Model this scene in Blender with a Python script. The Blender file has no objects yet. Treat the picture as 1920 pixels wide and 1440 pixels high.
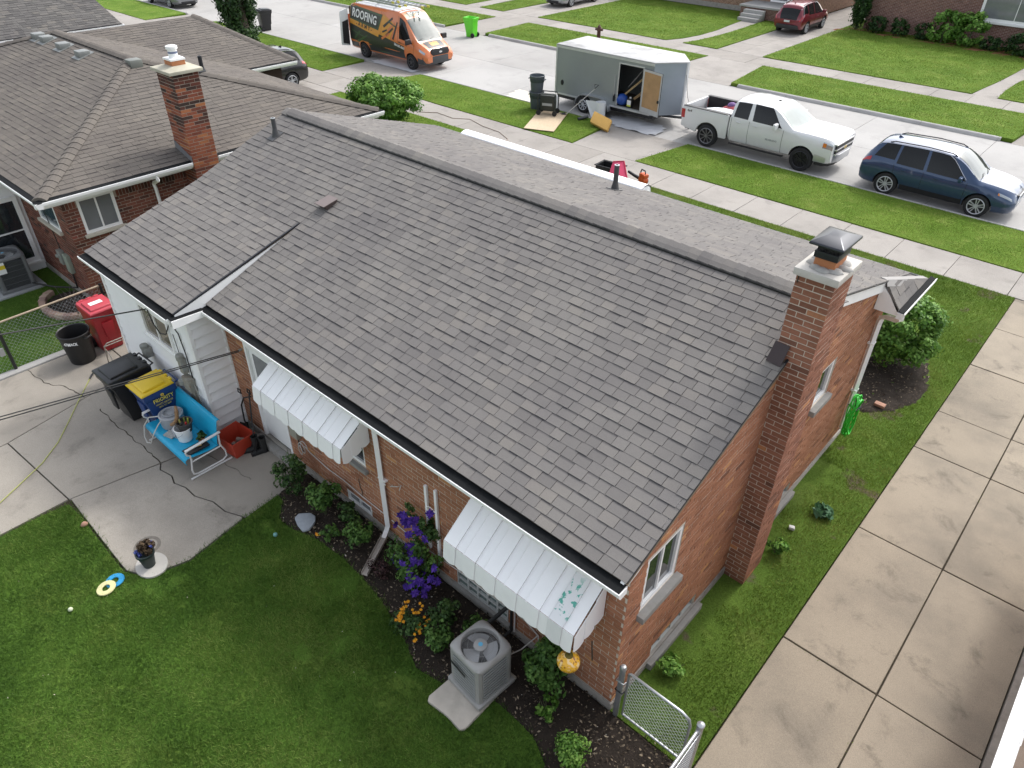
import bpy, bmesh, math, random
import numpy as np
from mathutils import Vector, Matrix

# ---------------------------------------------------------------- camera
random.seed(7); np.random.seed(7)
SC = bpy.context.scene
COL = SC.collection
YAW, PITCH, ROLL, FPX = 0.724354, 0.636520, 0.013175, 1361.166
CAMP = np.array([2.37066, -4.65828, 8.92574])
_f = np.array([-math.sin(YAW)*math.cos(PITCH), math.cos(YAW)*math.cos(PITCH), -math.sin(PITCH)])
_r0 = np.array([math.cos(YAW), math.sin(YAW), 0.0]); _u0 = np.cross(_r0, _f)
_r = _r0*math.cos(ROLL) + _u0*math.sin(ROLL); _u = -_r0*math.sin(ROLL) + _u0*math.cos(ROLL)
cd = bpy.data.cameras.new('camera'); cam = bpy.data.objects.new('camera', cd); COL.objects.link(cam)
cd.sensor_width = 36.0; cd.lens = 36.0*FPX/1920.0; cd.clip_start = 0.1; cd.clip_end = 2000
cam.matrix_world = Matrix(((_r[0], _u[0], -_f[0], CAMP[0]), (_r[1], _u[1], -_f[1], CAMP[1]), (_r[2], _u[2], -_f[2], CAMP[2]), (0, 0, 0, 1)))
SC.camera = cam

# ---------------------------------------------------------------- sky and sun
SUN_EL, SUN_AZ = math.radians(48), math.radians(3)      # azimuth measured from +Y (the street) towards +X
w = bpy.data.worlds.new('World'); SC.world = w; w.use_nodes = True
nt = w.node_tree; bg = nt.nodes['Background']
sky = nt.nodes.new('ShaderNodeTexSky'); sky.sky_type = 'NISHITA'; sky.sun_disc = False
sky.sun_elevation = SUN_EL; sky.sun_rotation = SUN_AZ
sky.air_density = 1.0; sky.dust_density = 3.5; sky.ozone_density = 1.0
hs = nt.nodes.new('ShaderNodeHueSaturation'); hs.inputs['Saturation'].default_value = 0.35
nt.links.new(sky.outputs[0], hs.inputs['Color']); nt.links.new(hs.outputs[0], bg.inputs[0])
bg.inputs[1].default_value = 0.15
sl = bpy.data.lights.new('sun', 'SUN'); sl.energy = 0.8; sl.angle = math.radians(6.0); sl.color = (1.0, 0.97, 0.93)
so = bpy.data.objects.new('sun', sl); COL.objects.link(so)
sd = Vector((math.sin(SUN_AZ)*math.cos(SUN_EL), math.cos(SUN_AZ)*math.cos(SUN_EL), math.sin(SUN_EL)))
so.rotation_euler = sd.to_track_quat('Z', 'Y').to_euler(); so.location = (0, 20, 30)
SC.view_settings.view_transform = 'Standard'; SC.view_settings.look = 'None'
SC.view_settings.exposure = 1.18; SC.view_settings.gamma = 1.0
SC.view_settings.use_curve_mapping = False

# ---------------------------------------------------------------- materials
def _n(t, typ, **k):
    n = t.nodes.new(typ)
    for a, v in k.items(): setattr(n, a, v)
    return n
def _mixc(t, fac, a, b, blend='MIX'):
    m = _n(t, 'ShaderNodeMix', data_type='RGBA', blend_type=blend)
    for s, v in ((m.inputs[0], fac), (m.inputs[6], a), (m.inputs[7], b)):
        if isinstance(v, (int, float)): s.default_value = v
        elif isinstance(v, tuple): s.default_value = v if len(v) == 4 else v + (1,)
        else: t.links.new(v, s)
    return m.outputs[2]
def _math(t, op, a, b=0.0, clamp=False):
    m = _n(t, 'ShaderNodeMath', operation=op, use_clamp=clamp)
    for s, v in ((m.inputs[0], a), (m.inputs[1], b)):
        if isinstance(v, (int, float)): s.default_value = v
        else: t.links.new(v, s)
    return m.outputs[0]
def _noise(t, vec, scale, detail=4, rough=.55, dist=0.0):
    n = _n(t, 'ShaderNodeTexNoise'); n.inputs['Scale'].default_value = scale; n.inputs['Detail'].default_value = detail
    n.inputs['Roughness'].default_value = rough; n.inputs['Distortion'].default_value = dist
    t.links.new(vec, n.inputs['Vector']); return n.outputs['Fac']
def _ramp(t, fac, stops):
    r = _n(t, 'ShaderNodeValToRGB'); e = r.color_ramp.elements
    while len(e) < len(stops): e.new(.5)
    for i, (p, c) in enumerate(stops): e[i].position = p; e[i].color = tuple(c) + (1,) if len(c) == 3 else c
    t.links.new(fac, r.inputs[0]); return r.outputs[0]
def _pos(t): return _n(t, 'ShaderNodeNewGeometry').outputs['Position']
MATS = {}
def base(name, rough=.7, metal=0.0, spec=.5):
    m = bpy.data.materials.new(name); m.use_nodes = True; t = m.node_tree
    b = t.nodes['Principled BSDF']; b.inputs['Roughness'].default_value = rough; b.inputs['Metallic'].default_value = metal
    b.inputs['Specular IOR Level'].default_value = spec
    MATS[name] = m; return m, t, b
def bump(t, b, h, strength=.3, dist=.01):
    n = _n(t, 'ShaderNodeBump'); n.inputs['Strength'].default_value = strength; n.inputs['Distance'].default_value = dist
    t.links.new(h, n.inputs['Height']); t.links.new(n.outputs[0], b.inputs['Normal'])
def mat(name, col, rough=.6, metal=0.0, var=.12, vs=6.0, bp=0.0, bs=80.0, coat=0.0, spec=.5, dirt=0.0, dcol=(.12, .10, .08), rnd=0.0):
    """plain procedural: colour with noise, optional fine bump, grime patches and per-piece variation"""
    if name in MATS: return MATS[name]
    m, t, b = base(name, rough, metal, spec); p = _pos(t)
    c1 = tuple(max(0, x*(1-var)) for x in col); c2 = tuple(min(1, x*(1+var)) for x in col)
    o = _mixc(t, _noise(t, p, vs, 5), c1, c2)
    if rnd:
        a = _n(t, 'ShaderNodeAttribute', attribute_name='rnd').outputs['Fac']
        o = _mixc(t, 1.0, o, _ramp(t, a, [(0, (1-rnd,)*3), (1, (1+rnd,)*3)]), 'MULTIPLY')
    if dirt:
        g = _ramp(t, _noise(t, p, vs*.6, 6, .65), [(.5, (0, 0, 0)), (.75, (dirt,)*3)])
        o = _mixc(t, g, o, dcol)
    t.links.new(o, b.inputs['Base Color'])
    if bp: bump(t, b, _noise(t, p, bs, 3), bp, .004)
    if coat: b.inputs['Coat Weight'].default_value = coat; b.inputs['Coat Roughness'].default_value = .04
    return m
def m_brick(name, stops, mottled=.18):
    m, t, b = base(name, .88, 0, .25); p = _pos(t)
    a = _n(t, 'ShaderNodeAttribute', attribute_name='rnd').outputs['Fac']
    o = _ramp(t, a, stops)
    o = _mixc(t, 1.0, o, _ramp(t, _noise(t, p, 30, 5, .7), [(.25, (1-mottled,)*3), (.75, (1+mottled,)*3)]), 'MULTIPLY')
    soot = _ramp(t, _noise(t, p, 1.1, 4), [(.42, (1, 1, 1)), (.75, (.72, .70, .68))])
    o = _mixc(t, 1.0, o, soot, 'MULTIPLY')
    t.links.new(o, b.inputs['Base Color']); bump(t, b, _noise(t, p, 160, 4, .7), .35, .004); return m
def m_shingle(name, c0, c1, warm):
    m, t, b = base(name, .93, 0, .18); p = _pos(t)
    at = _n(t, 'ShaderNodeAttribute', attribute_name='tab').outputs['Color']
    sx = _n(t, 'ShaderNodeSeparateColor'); t.links.new(at, sx.inputs[0])
    o = _ramp(t, sx.outputs[0], [(0, c0), (.45, tuple((x+y)/2 for x, y in zip(c0, c1))), (.8, c1), (1, warm)])
    gr = _ramp(t, _noise(t, p, 220, 2, .8), [(.3, (.72, .72, .72)), (.7, (1.28, 1.28, 1.28))])
    o = _mixc(t, 1.0, o, gr, 'MULTIPLY')
    big = _ramp(t, _noise(t, p, .7, 4), [(.3, (.90, .89, .90)), (.7, (1.10, 1.09, 1.06))])
    o = _mixc(t, 1.0, o, big, 'MULTIPLY')
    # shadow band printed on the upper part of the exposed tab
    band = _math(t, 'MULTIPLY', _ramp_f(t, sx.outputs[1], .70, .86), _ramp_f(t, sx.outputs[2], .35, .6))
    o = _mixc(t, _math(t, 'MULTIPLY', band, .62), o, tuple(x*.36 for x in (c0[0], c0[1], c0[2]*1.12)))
    t.links.new(o, b.inputs['Base Color']); bump(t, b, _noise(t, p, 260, 2, .8), .5, .003); return m
def _ramp_f(t, v, a, b_):
    n = _n(t, 'ShaderNodeMapRange', interpolation_type='SMOOTHSTEP'); n.inputs[1].default_value = a; n.inputs[2].default_value = b_
    t.links.new(v, n.inputs[0]); return n.outputs[0]
def m_concrete(name, col, dark, rough=.9, stain=.5, speck=.25, sc=1.0):
    m, t, b = base(name, rough, 0, .25); p = _pos(t)
    oi = _n(t, 'ShaderNodeObjectInfo').outputs['Random']
    o = _mixc(t, _ramp_f(t, _noise(t, p, .55*sc, 5, .6), .38, .72), col, dark)
    f2 = _math(t, 'MULTIPLY', _ramp_f(t, _noise(t, p, 1.7*sc, 6, .68, .4), .52, .75), stain)
    o = _mixc(t, f2, o, tuple(x*.5 for x in dark))
    o = _mixc(t, 1.0, o, _ramp(t, _noise(t, p, 95, 3, .8), [(.3, (1-speck,)*3), (.7, (1+speck,)*3)]), 'MULTIPLY')
    o = _mixc(t, 1.0, o, _ramp(t, oi, [(0, (.93, .925, .915)), (1, (1.06, 1.06, 1.06))]), 'MULTIPLY')
    t.links.new(o, b.inputs['Base Color']); bump(t, b, _noise(t, p, 110, 4, .75), .35, .004); return m
def m_soil(name, col, chips, sc=1.0):
    m, t, b = base(name, .95, 0, .15); p = _pos(t)
    o = _mixc(t, _noise(t, p, 5*sc, 6, .7), tuple(x*.55 for x in col), tuple(x*1.5 for x in col))
    v = _n(t, 'ShaderNodeTexVoronoi'); v.inputs['Scale'].default_value = 38*sc; t.links.new(p, v.inputs['Vector'])
    f = _math(t, 'MULTIPLY', _ramp_f(t, v.outputs['Color'], .78, .95), _ramp_f(t, _noise(t, p, 2.2, 3), .45, .62))
    o = _mixc(t, f, o, chips)
    t.links.new(o, b.inputs['Base Color']); bump(t, b, _noise(t, p, 42*sc, 6, .75), 1.0, .03); return m
def m_grass(name, dark, mid, light, bare=None, bare_amt=.0, sc=1.0):
    """soil-and-thatch sheet under the blades (same colours as the blades)"""
    m, t, b = base(name, .95, 0, .1); p = _pos(t)
    o = _mixc(t, _ramp_f(t, _noise(t, p, .55*sc, 4, .6), .35, .68), dark, mid)
    o = _mixc(t, _math(t, 'MULTIPLY', _ramp_f(t, _noise(t, p, 1.5*sc, 5, .65, .6), .5, .72), .7), o, light)
    o = _mixc(t, 1.0, o, _ramp(t, _noise(t, p, 30*sc, 5, .8), [(.28, (.55, .55, .5)), (.72, (1.4, 1.4, 1.35))]), 'MULTIPLY')
    if bare:
        o = _mixc(t, _ramp_f(t, _noise(t, p, .9, 5, .6), 1-bare_amt, 1.06-bare_amt), o, bare)
    t.links.new(o, b.inputs['Base Color']); bump(t, b, _noise(t, p, 55, 4, .8), 1.0, .02); return m
def m_leaf(name, dark, mid, light, rough=.55, trans=.25, world_var=True):
    m, t, b = base(name, rough, 0, .3)
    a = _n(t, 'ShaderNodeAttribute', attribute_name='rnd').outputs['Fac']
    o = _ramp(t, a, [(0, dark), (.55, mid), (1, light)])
    if world_var:
        o = _mixc(t, 1.0, o, _ramp(t, _noise(t, _pos(t), .9, 4), [(.3, (.75, .8, .72)), (.7, (1.22, 1.16, 1.15))]), 'MULTIPLY')
    t.links.new(o, b.inputs['Base Color'])
    tr = _n(t, 'ShaderNodeBsdfTranslucent'); t.links.new(o, tr.inputs['Color'])
    mx = _n(t, 'ShaderNodeMixShader'); mx.inputs[0].default_value = trans
    t.links.new(b.outputs[0], mx.inputs[1]); t.links.new(tr.outputs[0], mx.inputs[2])
    t.links.new(mx.outputs[0], t.nodes['Material Output'].inputs[0]); return m
def m_glass(name, tint=(.02, .025, .03), rough=.04, spec=.8):
    m, t, b = base(name, rough, 0, spec); p = _pos(t)
    o = _mixc(t, _noise(t, p, 1.3, 3), tuple(x*.6 for x in tint), tuple(min(1, x*1.5) for x in tint))
    t.links.new(o, b.inputs['Base Color']); b.inputs['Coat Weight'].default_value = .25; b.inputs['Coat Roughness'].default_value = .02
    return m
def m_paint(name, col, metal=0.0, rough=.32, flake=.0, dirt=.25):
    m, t, b = base(name, rough, metal, .5); p = _pos(t)
    o = _mixc(t, _noise(t, p, 2.0, 4), tuple(x*.94 for x in col), tuple(min(1, x*1.04) for x in col))
    sx = _n(t, 'ShaderNodeSeparateXYZ'); t.links.new(p, sx.inputs[0])
    low = _math(t, 'MULTIPLY', _math(t, 'SUBTRACT', 1.0, _ramp_f(t, sx.outputs[2], .15, .75)), _noise(t, p, 7, 5))
    o = _mixc(t, _math(t, 'MULTIPLY', low, dirt), o, (.30, .28, .25))
    t.links.new(o, b.inputs['Base Color']); b.inputs['Coat Weight'].default_value = .8; b.inputs['Coat Roughness'].default_value = .03
    return m

BRICK_MAIN = m_brick('brick_red', [(0, (.17, .080, .052)), (.2, (.31, .138, .080)), (.55, (.38, .175, .100)), (.85, (.43, .205, .120)), (1, (.52, .26, .12))])
BRICK_CHIM = m_brick('brick_chimney', [(0, (.16, .078, .055)), (.25, (.25, .112, .072)), (.6, (.31, .142, .092)), (.9, (.36, .168, .11)), (1, (.50, .23, .105))])
BRICK_DARK = m_brick('brick_brown', [(0, (.055, .036, .032)), (.3, (.12, .052, .040)), (.6, (.19, .070, .050)), (.9, (.25, .098, .068)), (1, (.28, .09, .07))])
BRICK_OLD = m_brick('brick_old_chimney', [(0, (.05, .035, .03)), (.25, (.14, .05, .036)), (.6, (.24, .075, .045)), (.9, (.32, .11, .058)), (1, (.40, .16, .07))])
BRICK_FAR = m_brick('brick_far', [(0, (.12, .062, .052)), (.5, (.185, .092, .072)), (1, (.25, .125, .092))])
MORTAR = mat('mortar', (.56, .50, .42), .95, var=.18, vs=9, bp=.3, bs=140)
MORTAR_D = mat('mortar_brown', (.36, .31, .25), .95, var=.18, vs=9, bp=.3, bs=140)
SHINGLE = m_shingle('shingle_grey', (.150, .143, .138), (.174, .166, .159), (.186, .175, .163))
SHINGLE_N = m_shingle('shingle_brown_grey', (.122, .110, .099), (.138, .125, .112), (.148, .133, .117))
SHINGLE_3 = m_shingle('shingle_third', (.08, .078, .076), (.125, .12, .115), (.13, .122, .112))
EDGE = mat('asphalt_butt_edge', (.070, .068, .070), .95, var=.2)  # dark asphalt butts; the tone also stands for shade on that face
CONC = m_concrete('concrete_drive', (.30, .258, .202), (.205, .180, .146), stain=.7)
CONC_WALK = m_concrete('concrete_walk', (.315, .294, .27), (.26, .243, .223), stain=.35)
CONC_ROAD = m_concrete('concrete_road', (.375, .367, .355), (.32, .313, .303), stain=.3, speck=.12, sc=.5)
CONC_PATIO = m_concrete('concrete_patio', (.325, .297, .257), (.245, .224, .195), stain=.5)
CONC_CURB = m_concrete('concrete_curb', (.36, .355, .345), (.28, .276, .27), stain=.3)
FOUND = mat('foundation_grey', (.30, .28, .25), .95, var=.2, vs=7, bp=.5, dirt=.6, dcol=(.14, .13, .11))
SOIL = m_soil('mulch_dark', (.040, .032, .026), (.30, .24, .17))
DIRT = m_soil('bare_dirt', (.085, .068, .050), (.34, .29, .21), .8)
MULCH_R = m_soil('mulch_red', (.22, .09, .055), (.36, .18, .12), .8)
JOINT = m_soil('joint_dirt', (.07, .058, .042), (.16, .13, .09), 2.0)
WHITE = mat('white_paint', (.86, .86, .85), .45, var=.04, vs=5, dirt=.10, dcol=(.5, .48, .44))
WHITE_AL = mat('white_aluminium', (.93, .93, .93), .42, var=.03, vs=4, dirt=.10, dcol=(.52, .51, .48))
SIDING = mat('white_vinyl', (.86, .865, .87), .5, var=.03, vs=4, dirt=.10, dcol=(.5, .5, .48))
BLACK = mat('black_plastic', (.014, .014, .015), .48, var=.2, vs=8, bp=.1)
BLACK_R = mat('black_rubber', (.018, .018, .018), .8, var=.25, vs=10, bp=.2)
GUARD = mat('gutter_guard_black', (.009, .010, .011), .85, var=.35, vs=30, bp=.4, bs=300, spec=.15)
GLASS = m_glass('window_glass'); GLASS_L = m_glass('window_glass_curtain', (.17, .18, .185), .06, .6)
GLASS_CAR = m_glass('car_glass', (.008, .009, .010), .06, .22); GLASS_WS = m_glass('windscreen_glass', (.045, .06, .056), .03, .5)
GLASS_SEA = m_glass('window_blue_blind', (.05, .08, .10), .1, .5)
GALV = mat('galvanised_steel', (.46, .48, .50), .42, .75, var=.15, vs=9)
DKMETAL = mat('dark_metal', (.035, .037, .042), .45, .6, var=.2)
CHROME = mat('chrome', (.72, .73, .75), .14, 1.0, var=.04)

# ---------------------------------------------------------------- geometry helpers
def link(name, me, parent=None, mats=()):
    for m in mats: me.materials.append(m)
    o = bpy.data.objects.new(name, me); COL.objects.link(o)
    if parent is not None: o.parent = parent
    return o
def tag(o, label=None, cat=None, group=None, kind=None):
    if label: o['label'] = label
    if cat: o['category'] = cat
    if group: o['group'] = group
    if kind: o['kind'] = kind
    return o
def empty(name, loc=(0, 0, 0), rz=0.0, label=None, cat=None, group=None):
    o = bpy.data.objects.new(name, None); COL.objects.link(o); o.location = loc; o.rotation_euler = (0, 0, rz)
    o.empty_display_size = .2
    return tag(o, label, cat, group)
def kids(o): return [x for x in bpy.data.objects if x.parent == o]
def copy_tree(o, parent=None):
    c = o.copy(); COL.objects.link(c); c.parent = parent
    for k in kids(o): copy_tree(k, c)
    return c
def npmesh(name, V, F, parent=None, mats=(), rnd=None, smooth=False):
    """V (n,3) array, F (m,k) array of equal-sized faces"""
    me = bpy.data.meshes.new(name); V = np.asarray(V, np.float32); F = np.asarray(F, np.int32); k = F.shape[1]
    me.vertices.add(len(V)); me.vertices.foreach_set('co', V.ravel())
    me.loops.add(F.size); me.loops.foreach_set('vertex_index', F.ravel())
    me.polygons.add(len(F)); me.polygons.foreach_set('loop_start', np.arange(0, F.size, k, dtype=np.int32))
    if rnd is not None:
        a = me.attributes.new('rnd', 'FLOAT', 'POINT'); a.data.foreach_set('value', np.asarray(rnd, np.float32))
    me.update(calc_edges=True)
    if smooth: me.polygons.foreach_set('use_smooth', np.ones(len(F), dtype=bool))
    return link(name, me, parent, mats)

class MB:
    def __init__(s): s.v = []; s.f = []; s.mi = []; s.r = []; s.tab = []
    def add(s, vs, fs, mi=0, rnd=.5, tab=None):
        n = len(s.v); s.v += [tuple(map(float, x)) for x in vs]; s.f += [tuple(i+n for i in f) for f in fs]
        s.mi += [mi]*len(fs); s.r += [rnd]*len(vs); s.tab += (tab if tab else [(rnd, 0, 0, 1)]*len(vs)); return s
    def box(s, x0, x1, y0, y1, z0, z1, mi=0, rnd=.5):
        return s.add([(x0,y0,z0),(x1,y0,z0),(x1,y1,z0),(x0,y1,z0),(x0,y0,z1),(x1,y0,z1),(x1,y1,z1),(x0,y1,z1)],
                     [(0,3,2,1),(4,5,6,7),(0,1,5,4),(1,2,6,5),(2,3,7,6),(3,0,4,7)], mi, rnd)
    def hexa(s, p, mi=0, rnd=.5):   # 8 points ordered like box
        return s.add(p, [(0,3,2,1),(4,5,6,7),(0,1,5,4),(1,2,6,5),(2,3,7,6),(3,0,4,7)], mi, rnd)
    def obox(s, c, a, b, d, mi=0, rnd=.5):  # centre, half vectors
        c, a, b, d = (np.array(x, float) for x in (c, a, b, d))
        return s.hexa([c-a-b-d, c+a-b-d, c+a+b-d, c-a+b-d, c-a-b+d, c+a-b+d, c+a+b+d, c-a+b+d], mi, rnd)
    def frame_of(s, d):
        d = np.array(d, float); d /= np.linalg.norm(d); h = np.array([0, 0, 1.]) if abs(d[2]) < .9 else np.array([1., 0, 0])
        a = np.cross(d, h); a /= np.linalg.norm(a); return a, np.cross(d, a)
    def tube(s, path, r, n=8, mi=0, closed=False, cap=True):
        P = [np.array(p, float) for p in path]; m = len(P); rr = r if hasattr(r, '__len__') else [r]*m
        vs = []; a0 = None
        for i, p in enumerate(P):
            if closed: d = P[(i+1) % m]-P[i-1]
            else: d = P[min(i+1, m-1)]-P[max(i-1, 0)]
            d = d/(np.linalg.norm(d)+1e-12)
            if a0 is None: a, b = s.frame_of(d)
            else:
                a = a0-d*(a0@d); a /= (np.linalg.norm(a)+1e-12); b = np.cross(d, a)
            a0 = a
            for k in range(n):
                t = 2*math.pi*k/n; vs.append(p+rr[i]*(a*math.cos(t)+b*math.sin(t)))
        fs = []
        for i in range(m if closed else m-1):
            j = (i+1) % m
            for k in range(n): fs.append((i*n+k, i*n+(k+1) % n, j*n+(k+1) % n, j*n+k))
        if cap and not closed: fs += [tuple(range(n))[::-1], tuple((m-1)*n+k for k in range(n))]
        return s.add(vs, fs, mi)
    def cyl(s, p0, p1, r0, r1=None, n=16, mi=0): return s.tube([p0, p1], [r0, r0 if r1 is None else r1], n, mi)
    def lathe(s, prof, n=24, c=(0, 0, 0), mi=0, sx=1.0, sy=1.0, closed=False):
        vs = []; fs = []; m = len(prof)
        for (r, z) in prof:
            for k in range(n):
                t = 2*math.pi*k/n; vs.append((c[0]+r*sx*math.cos(t), c[1]+r*sy*math.sin(t), c[2]+z))
        for i in range(m if closed else m-1):
            j = (i+1) % m
            for k in range(n): fs.append((i*n+k, i*n+(k+1) % n, j*n+(k+1) % n, j*n+k))
        if not closed:
            if prof[0][0] > 1e-6: fs.append(tuple(range(n))[::-1])
            if prof[-1][0] > 1e-6: fs.append(tuple((m-1)*n+k for k in range(n)))
        return s.add(vs, fs, mi)
    def prism(s, poly, vec, mi=0, rnd=.5):   # 3d polygon extruded by vec
        n = len(poly); P = [np.array(p, float) for p in poly]; v = np.array(vec, float)
        fs = [tuple(range(n))[::-1], tuple(range(n, 2*n))]+[(i, (i+1) % n, n+(i+1) % n, n+i) for i in range(n)]
        return s.add(P+[p+v for p in P], fs, mi, rnd)
    def grid(s, fn, nu, nv, mi=0, thick=None):
        vs = [fn(i/nu, j/nv) for i in range(nu+1) for j in range(nv+1)]
        fs = [(i*(nv+1)+j, (i+1)*(nv+1)+j, (i+1)*(nv+1)+j+1, i*(nv+1)+j+1) for i in range(nu) for j in range(nv)]
        return s.add(vs, fs, mi)
    def build(s, name, mats, parent=None, smooth=None, bevel=0.0, solid=0.0, seg=2, recalc=True):
        me = bpy.data.meshes.new(name); me.from_pydata(s.v, [], s.f)
        mats = mats if isinstance(mats, (list, tuple)) else [mats]
        me.polygons.foreach_set('material_index', s.mi)
        if bevel or recalc or solid:
            bm = bmesh.new(); bm.from_mesh(me)
            if bevel:
                bmesh.ops.remove_doubles(bm, verts=bm.verts, dist=1e-5)
                ed = [e for e in bm.edges if len(e.link_faces) == 2 and e.calc_face_angle(0) > .5]
                bmesh.ops.bevel(bm, geom=ed, offset=bevel, segments=seg, profile=.6, affect='EDGES', clamp_overlap=True)
            if recalc: bmesh.ops.recalc_face_normals(bm, faces=bm.faces)
            if solid: bmesh.ops.solidify(bm, geom=bm.faces, thickness=solid)
            bm.to_mesh(me); bm.free()
        elif len(s.v):
            a = me.attributes.new('rnd', 'FLOAT', 'POINT'); a.data.foreach_set('value', s.r)
            c = me.attributes.new('tab', 'FLOAT_COLOR', 'POINT'); c.data.foreach_set('color', np.array(s.tab, np.float32).ravel())
        if smooth is not None or bevel:
            me.polygons.foreach_set('use_smooth', [True]*len(me.polygons)); me.set_sharp_from_angle(angle=math.radians(smooth or 40))
        me.update()
        return link(name, me, parent, mats)

def pix_score(c, n, area):
    d = CAMP-np.asarray(c, float); L = np.linalg.norm(d); k = max(0.0, float(np.dot(d/L, n)))
    q = -d; z = q@_f
    if z < .5: return 0
    x = 960+FPX*(q@_r)/z; y = 720-FPX*(q@_u)/z
    if not (-15 < x < 1935 and -15 < y < 1455): return 0
    return area*k/(L*L)
def emit_pieces(pieces, name, field, material, parent, limit=300, edge=None):
    """pieces: (score, verts, faces, rnd, tab) - the largest in view become objects, the rest one joined part"""
    off = np.array(parent.location) if parent is not None else np.zeros(3)
    pieces.sort(key=lambda p: -p[0]); rest = MB()
    for i, (sc, vs, fs, rn, tb) in enumerate(pieces):
        if i < limit and sc > 0:
            m = MB(); m.add([np.array(v)-off for v in vs], fs, 0, rn, tb)
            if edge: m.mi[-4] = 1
            m.build(name, [material, edge] if edge else material, parent, recalc=False)
        else:
            rest.add([np.array(v)-off for v in vs], fs, 0, rn, tb)
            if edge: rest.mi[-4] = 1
    if rest.v: tag(rest.build(field, [material, edge] if edge else material, parent, recalc=False), kind='stuff')
BOXF = [(0,3,2,1),(4,5,6,7),(0,1,5,4),(1,2,6,5),(2,3,7,6),(3,0,4,7)]

def shingles(O, U, Vv, v_len, ulo, uhi, expo=.148, out=None, tab=(.165, .25), keep=None, seed=1, thick=(.0085, .0135)):
    """courses laid on the plane O + u*U + v*Vv; ulo/uhi give the ends of a course at slope distance v"""
    R = random.Random(seed); O, U, Vv = (np.array(x, float) for x in (O, U, Vv)); N = np.cross(U, Vv); N /= np.linalg.norm(N)
    if N[2] < 0: N = -N
    out = [] if out is None else out; n = int(math.ceil(v_len/expo))
    for k in range(n):
        v0 = k*expo; v1 = min(v0+expo, v_len)
        a0, a1, b0, b1 = ulo(v0), ulo(v1), uhi(v0), uhi(v1)
        u = min(a0, a1)-R.uniform(0, .25); U1 = max(b0, b1)
        while u < U1:
            w = R.uniform(*tab); e = u+w
            def cl(x, lo, hi): return min(max(x, lo), hi)
            p0, q0, p1, q1 = cl(u, a0, b0), cl(e, a0, b0), cl(u, a1, b1), cl(e, a1, b1)
            u = e
            if q0-p0 < .01 and q1-p1 < .01: continue
            if keep and not keep(.5*(p0+q0), .5*(v0+v1)): continue
            hi = R.random() < .5; t0 = thick[1] if hi else thick[0]; t0 += R.uniform(-.0015, .0015); t1 = .003+R.uniform(0, .0008)
            g = .0030; dv = R.uniform(-.003, .003)
            def P(uu, vv, h): return O+U*uu+Vv*vv+N*h
            vs = [P(p0+g, v0+dv, -.004), P(q0-g, v0+dv, -.004), P(q1-g, v1+.008, -.004), P(p1+g, v1+.008, -.004),
                  P(p0+g, v0+dv, t0), P(q0-g, v0+dv, t0), P(q1-g, v1+.008, t1), P(p1+g, v1+.008, t1)]
            c = R.random(); b2 = R.random() if not hi else R.random()*.45
            if R.random() < .05: c = 1.0
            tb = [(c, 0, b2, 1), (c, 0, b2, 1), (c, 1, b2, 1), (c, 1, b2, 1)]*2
            ctr = P(.5*(p0+q0), .5*(v0+v1), 0)
            out.append((pix_score(ctr, N, (q0-p0+q1-p1)/2*(v1-v0)), vs, BOXF, c, tb))
    return out

BL, BH, MJ = .224, .0745, .0115
def brick_rows(O, U, N, L, z0, z1, holes=(), ztop=None, out=None, seed=3, phase=0, proud=.004, flush_end=(0, 0), dark=0.0, bl=BL, bh=BH, rmap=None):
    """running-bond bricks standing proud of a mortar sheet; holes are (u0,u1,za,zb)"""
    R = random.Random(seed); O, U, N = (np.array(x, float) for x in (O, U, N)); out = [] if out is None else out
    n = int(round((z1-z0)/bh))
    for k in range(n):
        za = z0+k*bh+MJ/2; zb = z0+(k+1)*bh-MJ/2
        u = -bl*.5 if (k+phase) % 2 else 0.0
        while u < L-.01:
            segs = [(max(u, 0)+MJ/2, min(u+bl, L)-MJ/2)]; u += bl
            for (h0, h1, ha, hb) in holes:
                if za < hb and zb > ha:
                    ns = []
                    for (a, b) in segs:
                        if b <= h0 or a >= h1: ns.append((a, b))
                        else:
                            if h0-a > .03: ns.append((a, h0-MJ/2))
                            if b-h1 > .03: ns.append((h1+MJ/2, b))
                    segs = ns
            for (a, b) in segs:
                if b-a < .02: continue
                if ztop and zb > min(ztop(a), ztop(b)): continue
                j = R.uniform(-.0018, .0018); p = proud+R.uniform(-.002, .002)
                def P(uu, nn, z): return O+U*uu+N*nn+np.array([0, 0, z])
                ea = p if (flush_end[0] and a < .02) else 0; eb = p if (flush_end[1] and b > L-.02) else 0
                a2 = a-(MJ/2+p if ea else 0); b2 = b+(MJ/2+p if eb else 0)
                vs = [P(a2, p, za+j), P(b2, p, za+j), P(b2, -.02, za+j), P(a2, -.02, za+j), P(a2, p, zb+j), P(b2, p, zb+j), P(b2, -.02, zb+j), P(a2, -.02, zb+j)]
                rn = min(1, max(0, R.gauss(.55-dark, .17)))
                if R.random() < .02: rn = 1.0
                if R.random() < .02: rn = .06
                if rmap: rn = rmap(.5*(a+b), za, rn, R)
                out.append((pix_score(P(.5*(a+b), 0, .5*(za+zb)), N, (b-a)*(zb-za)), vs, BOXF, rn, None))
    return out
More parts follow.
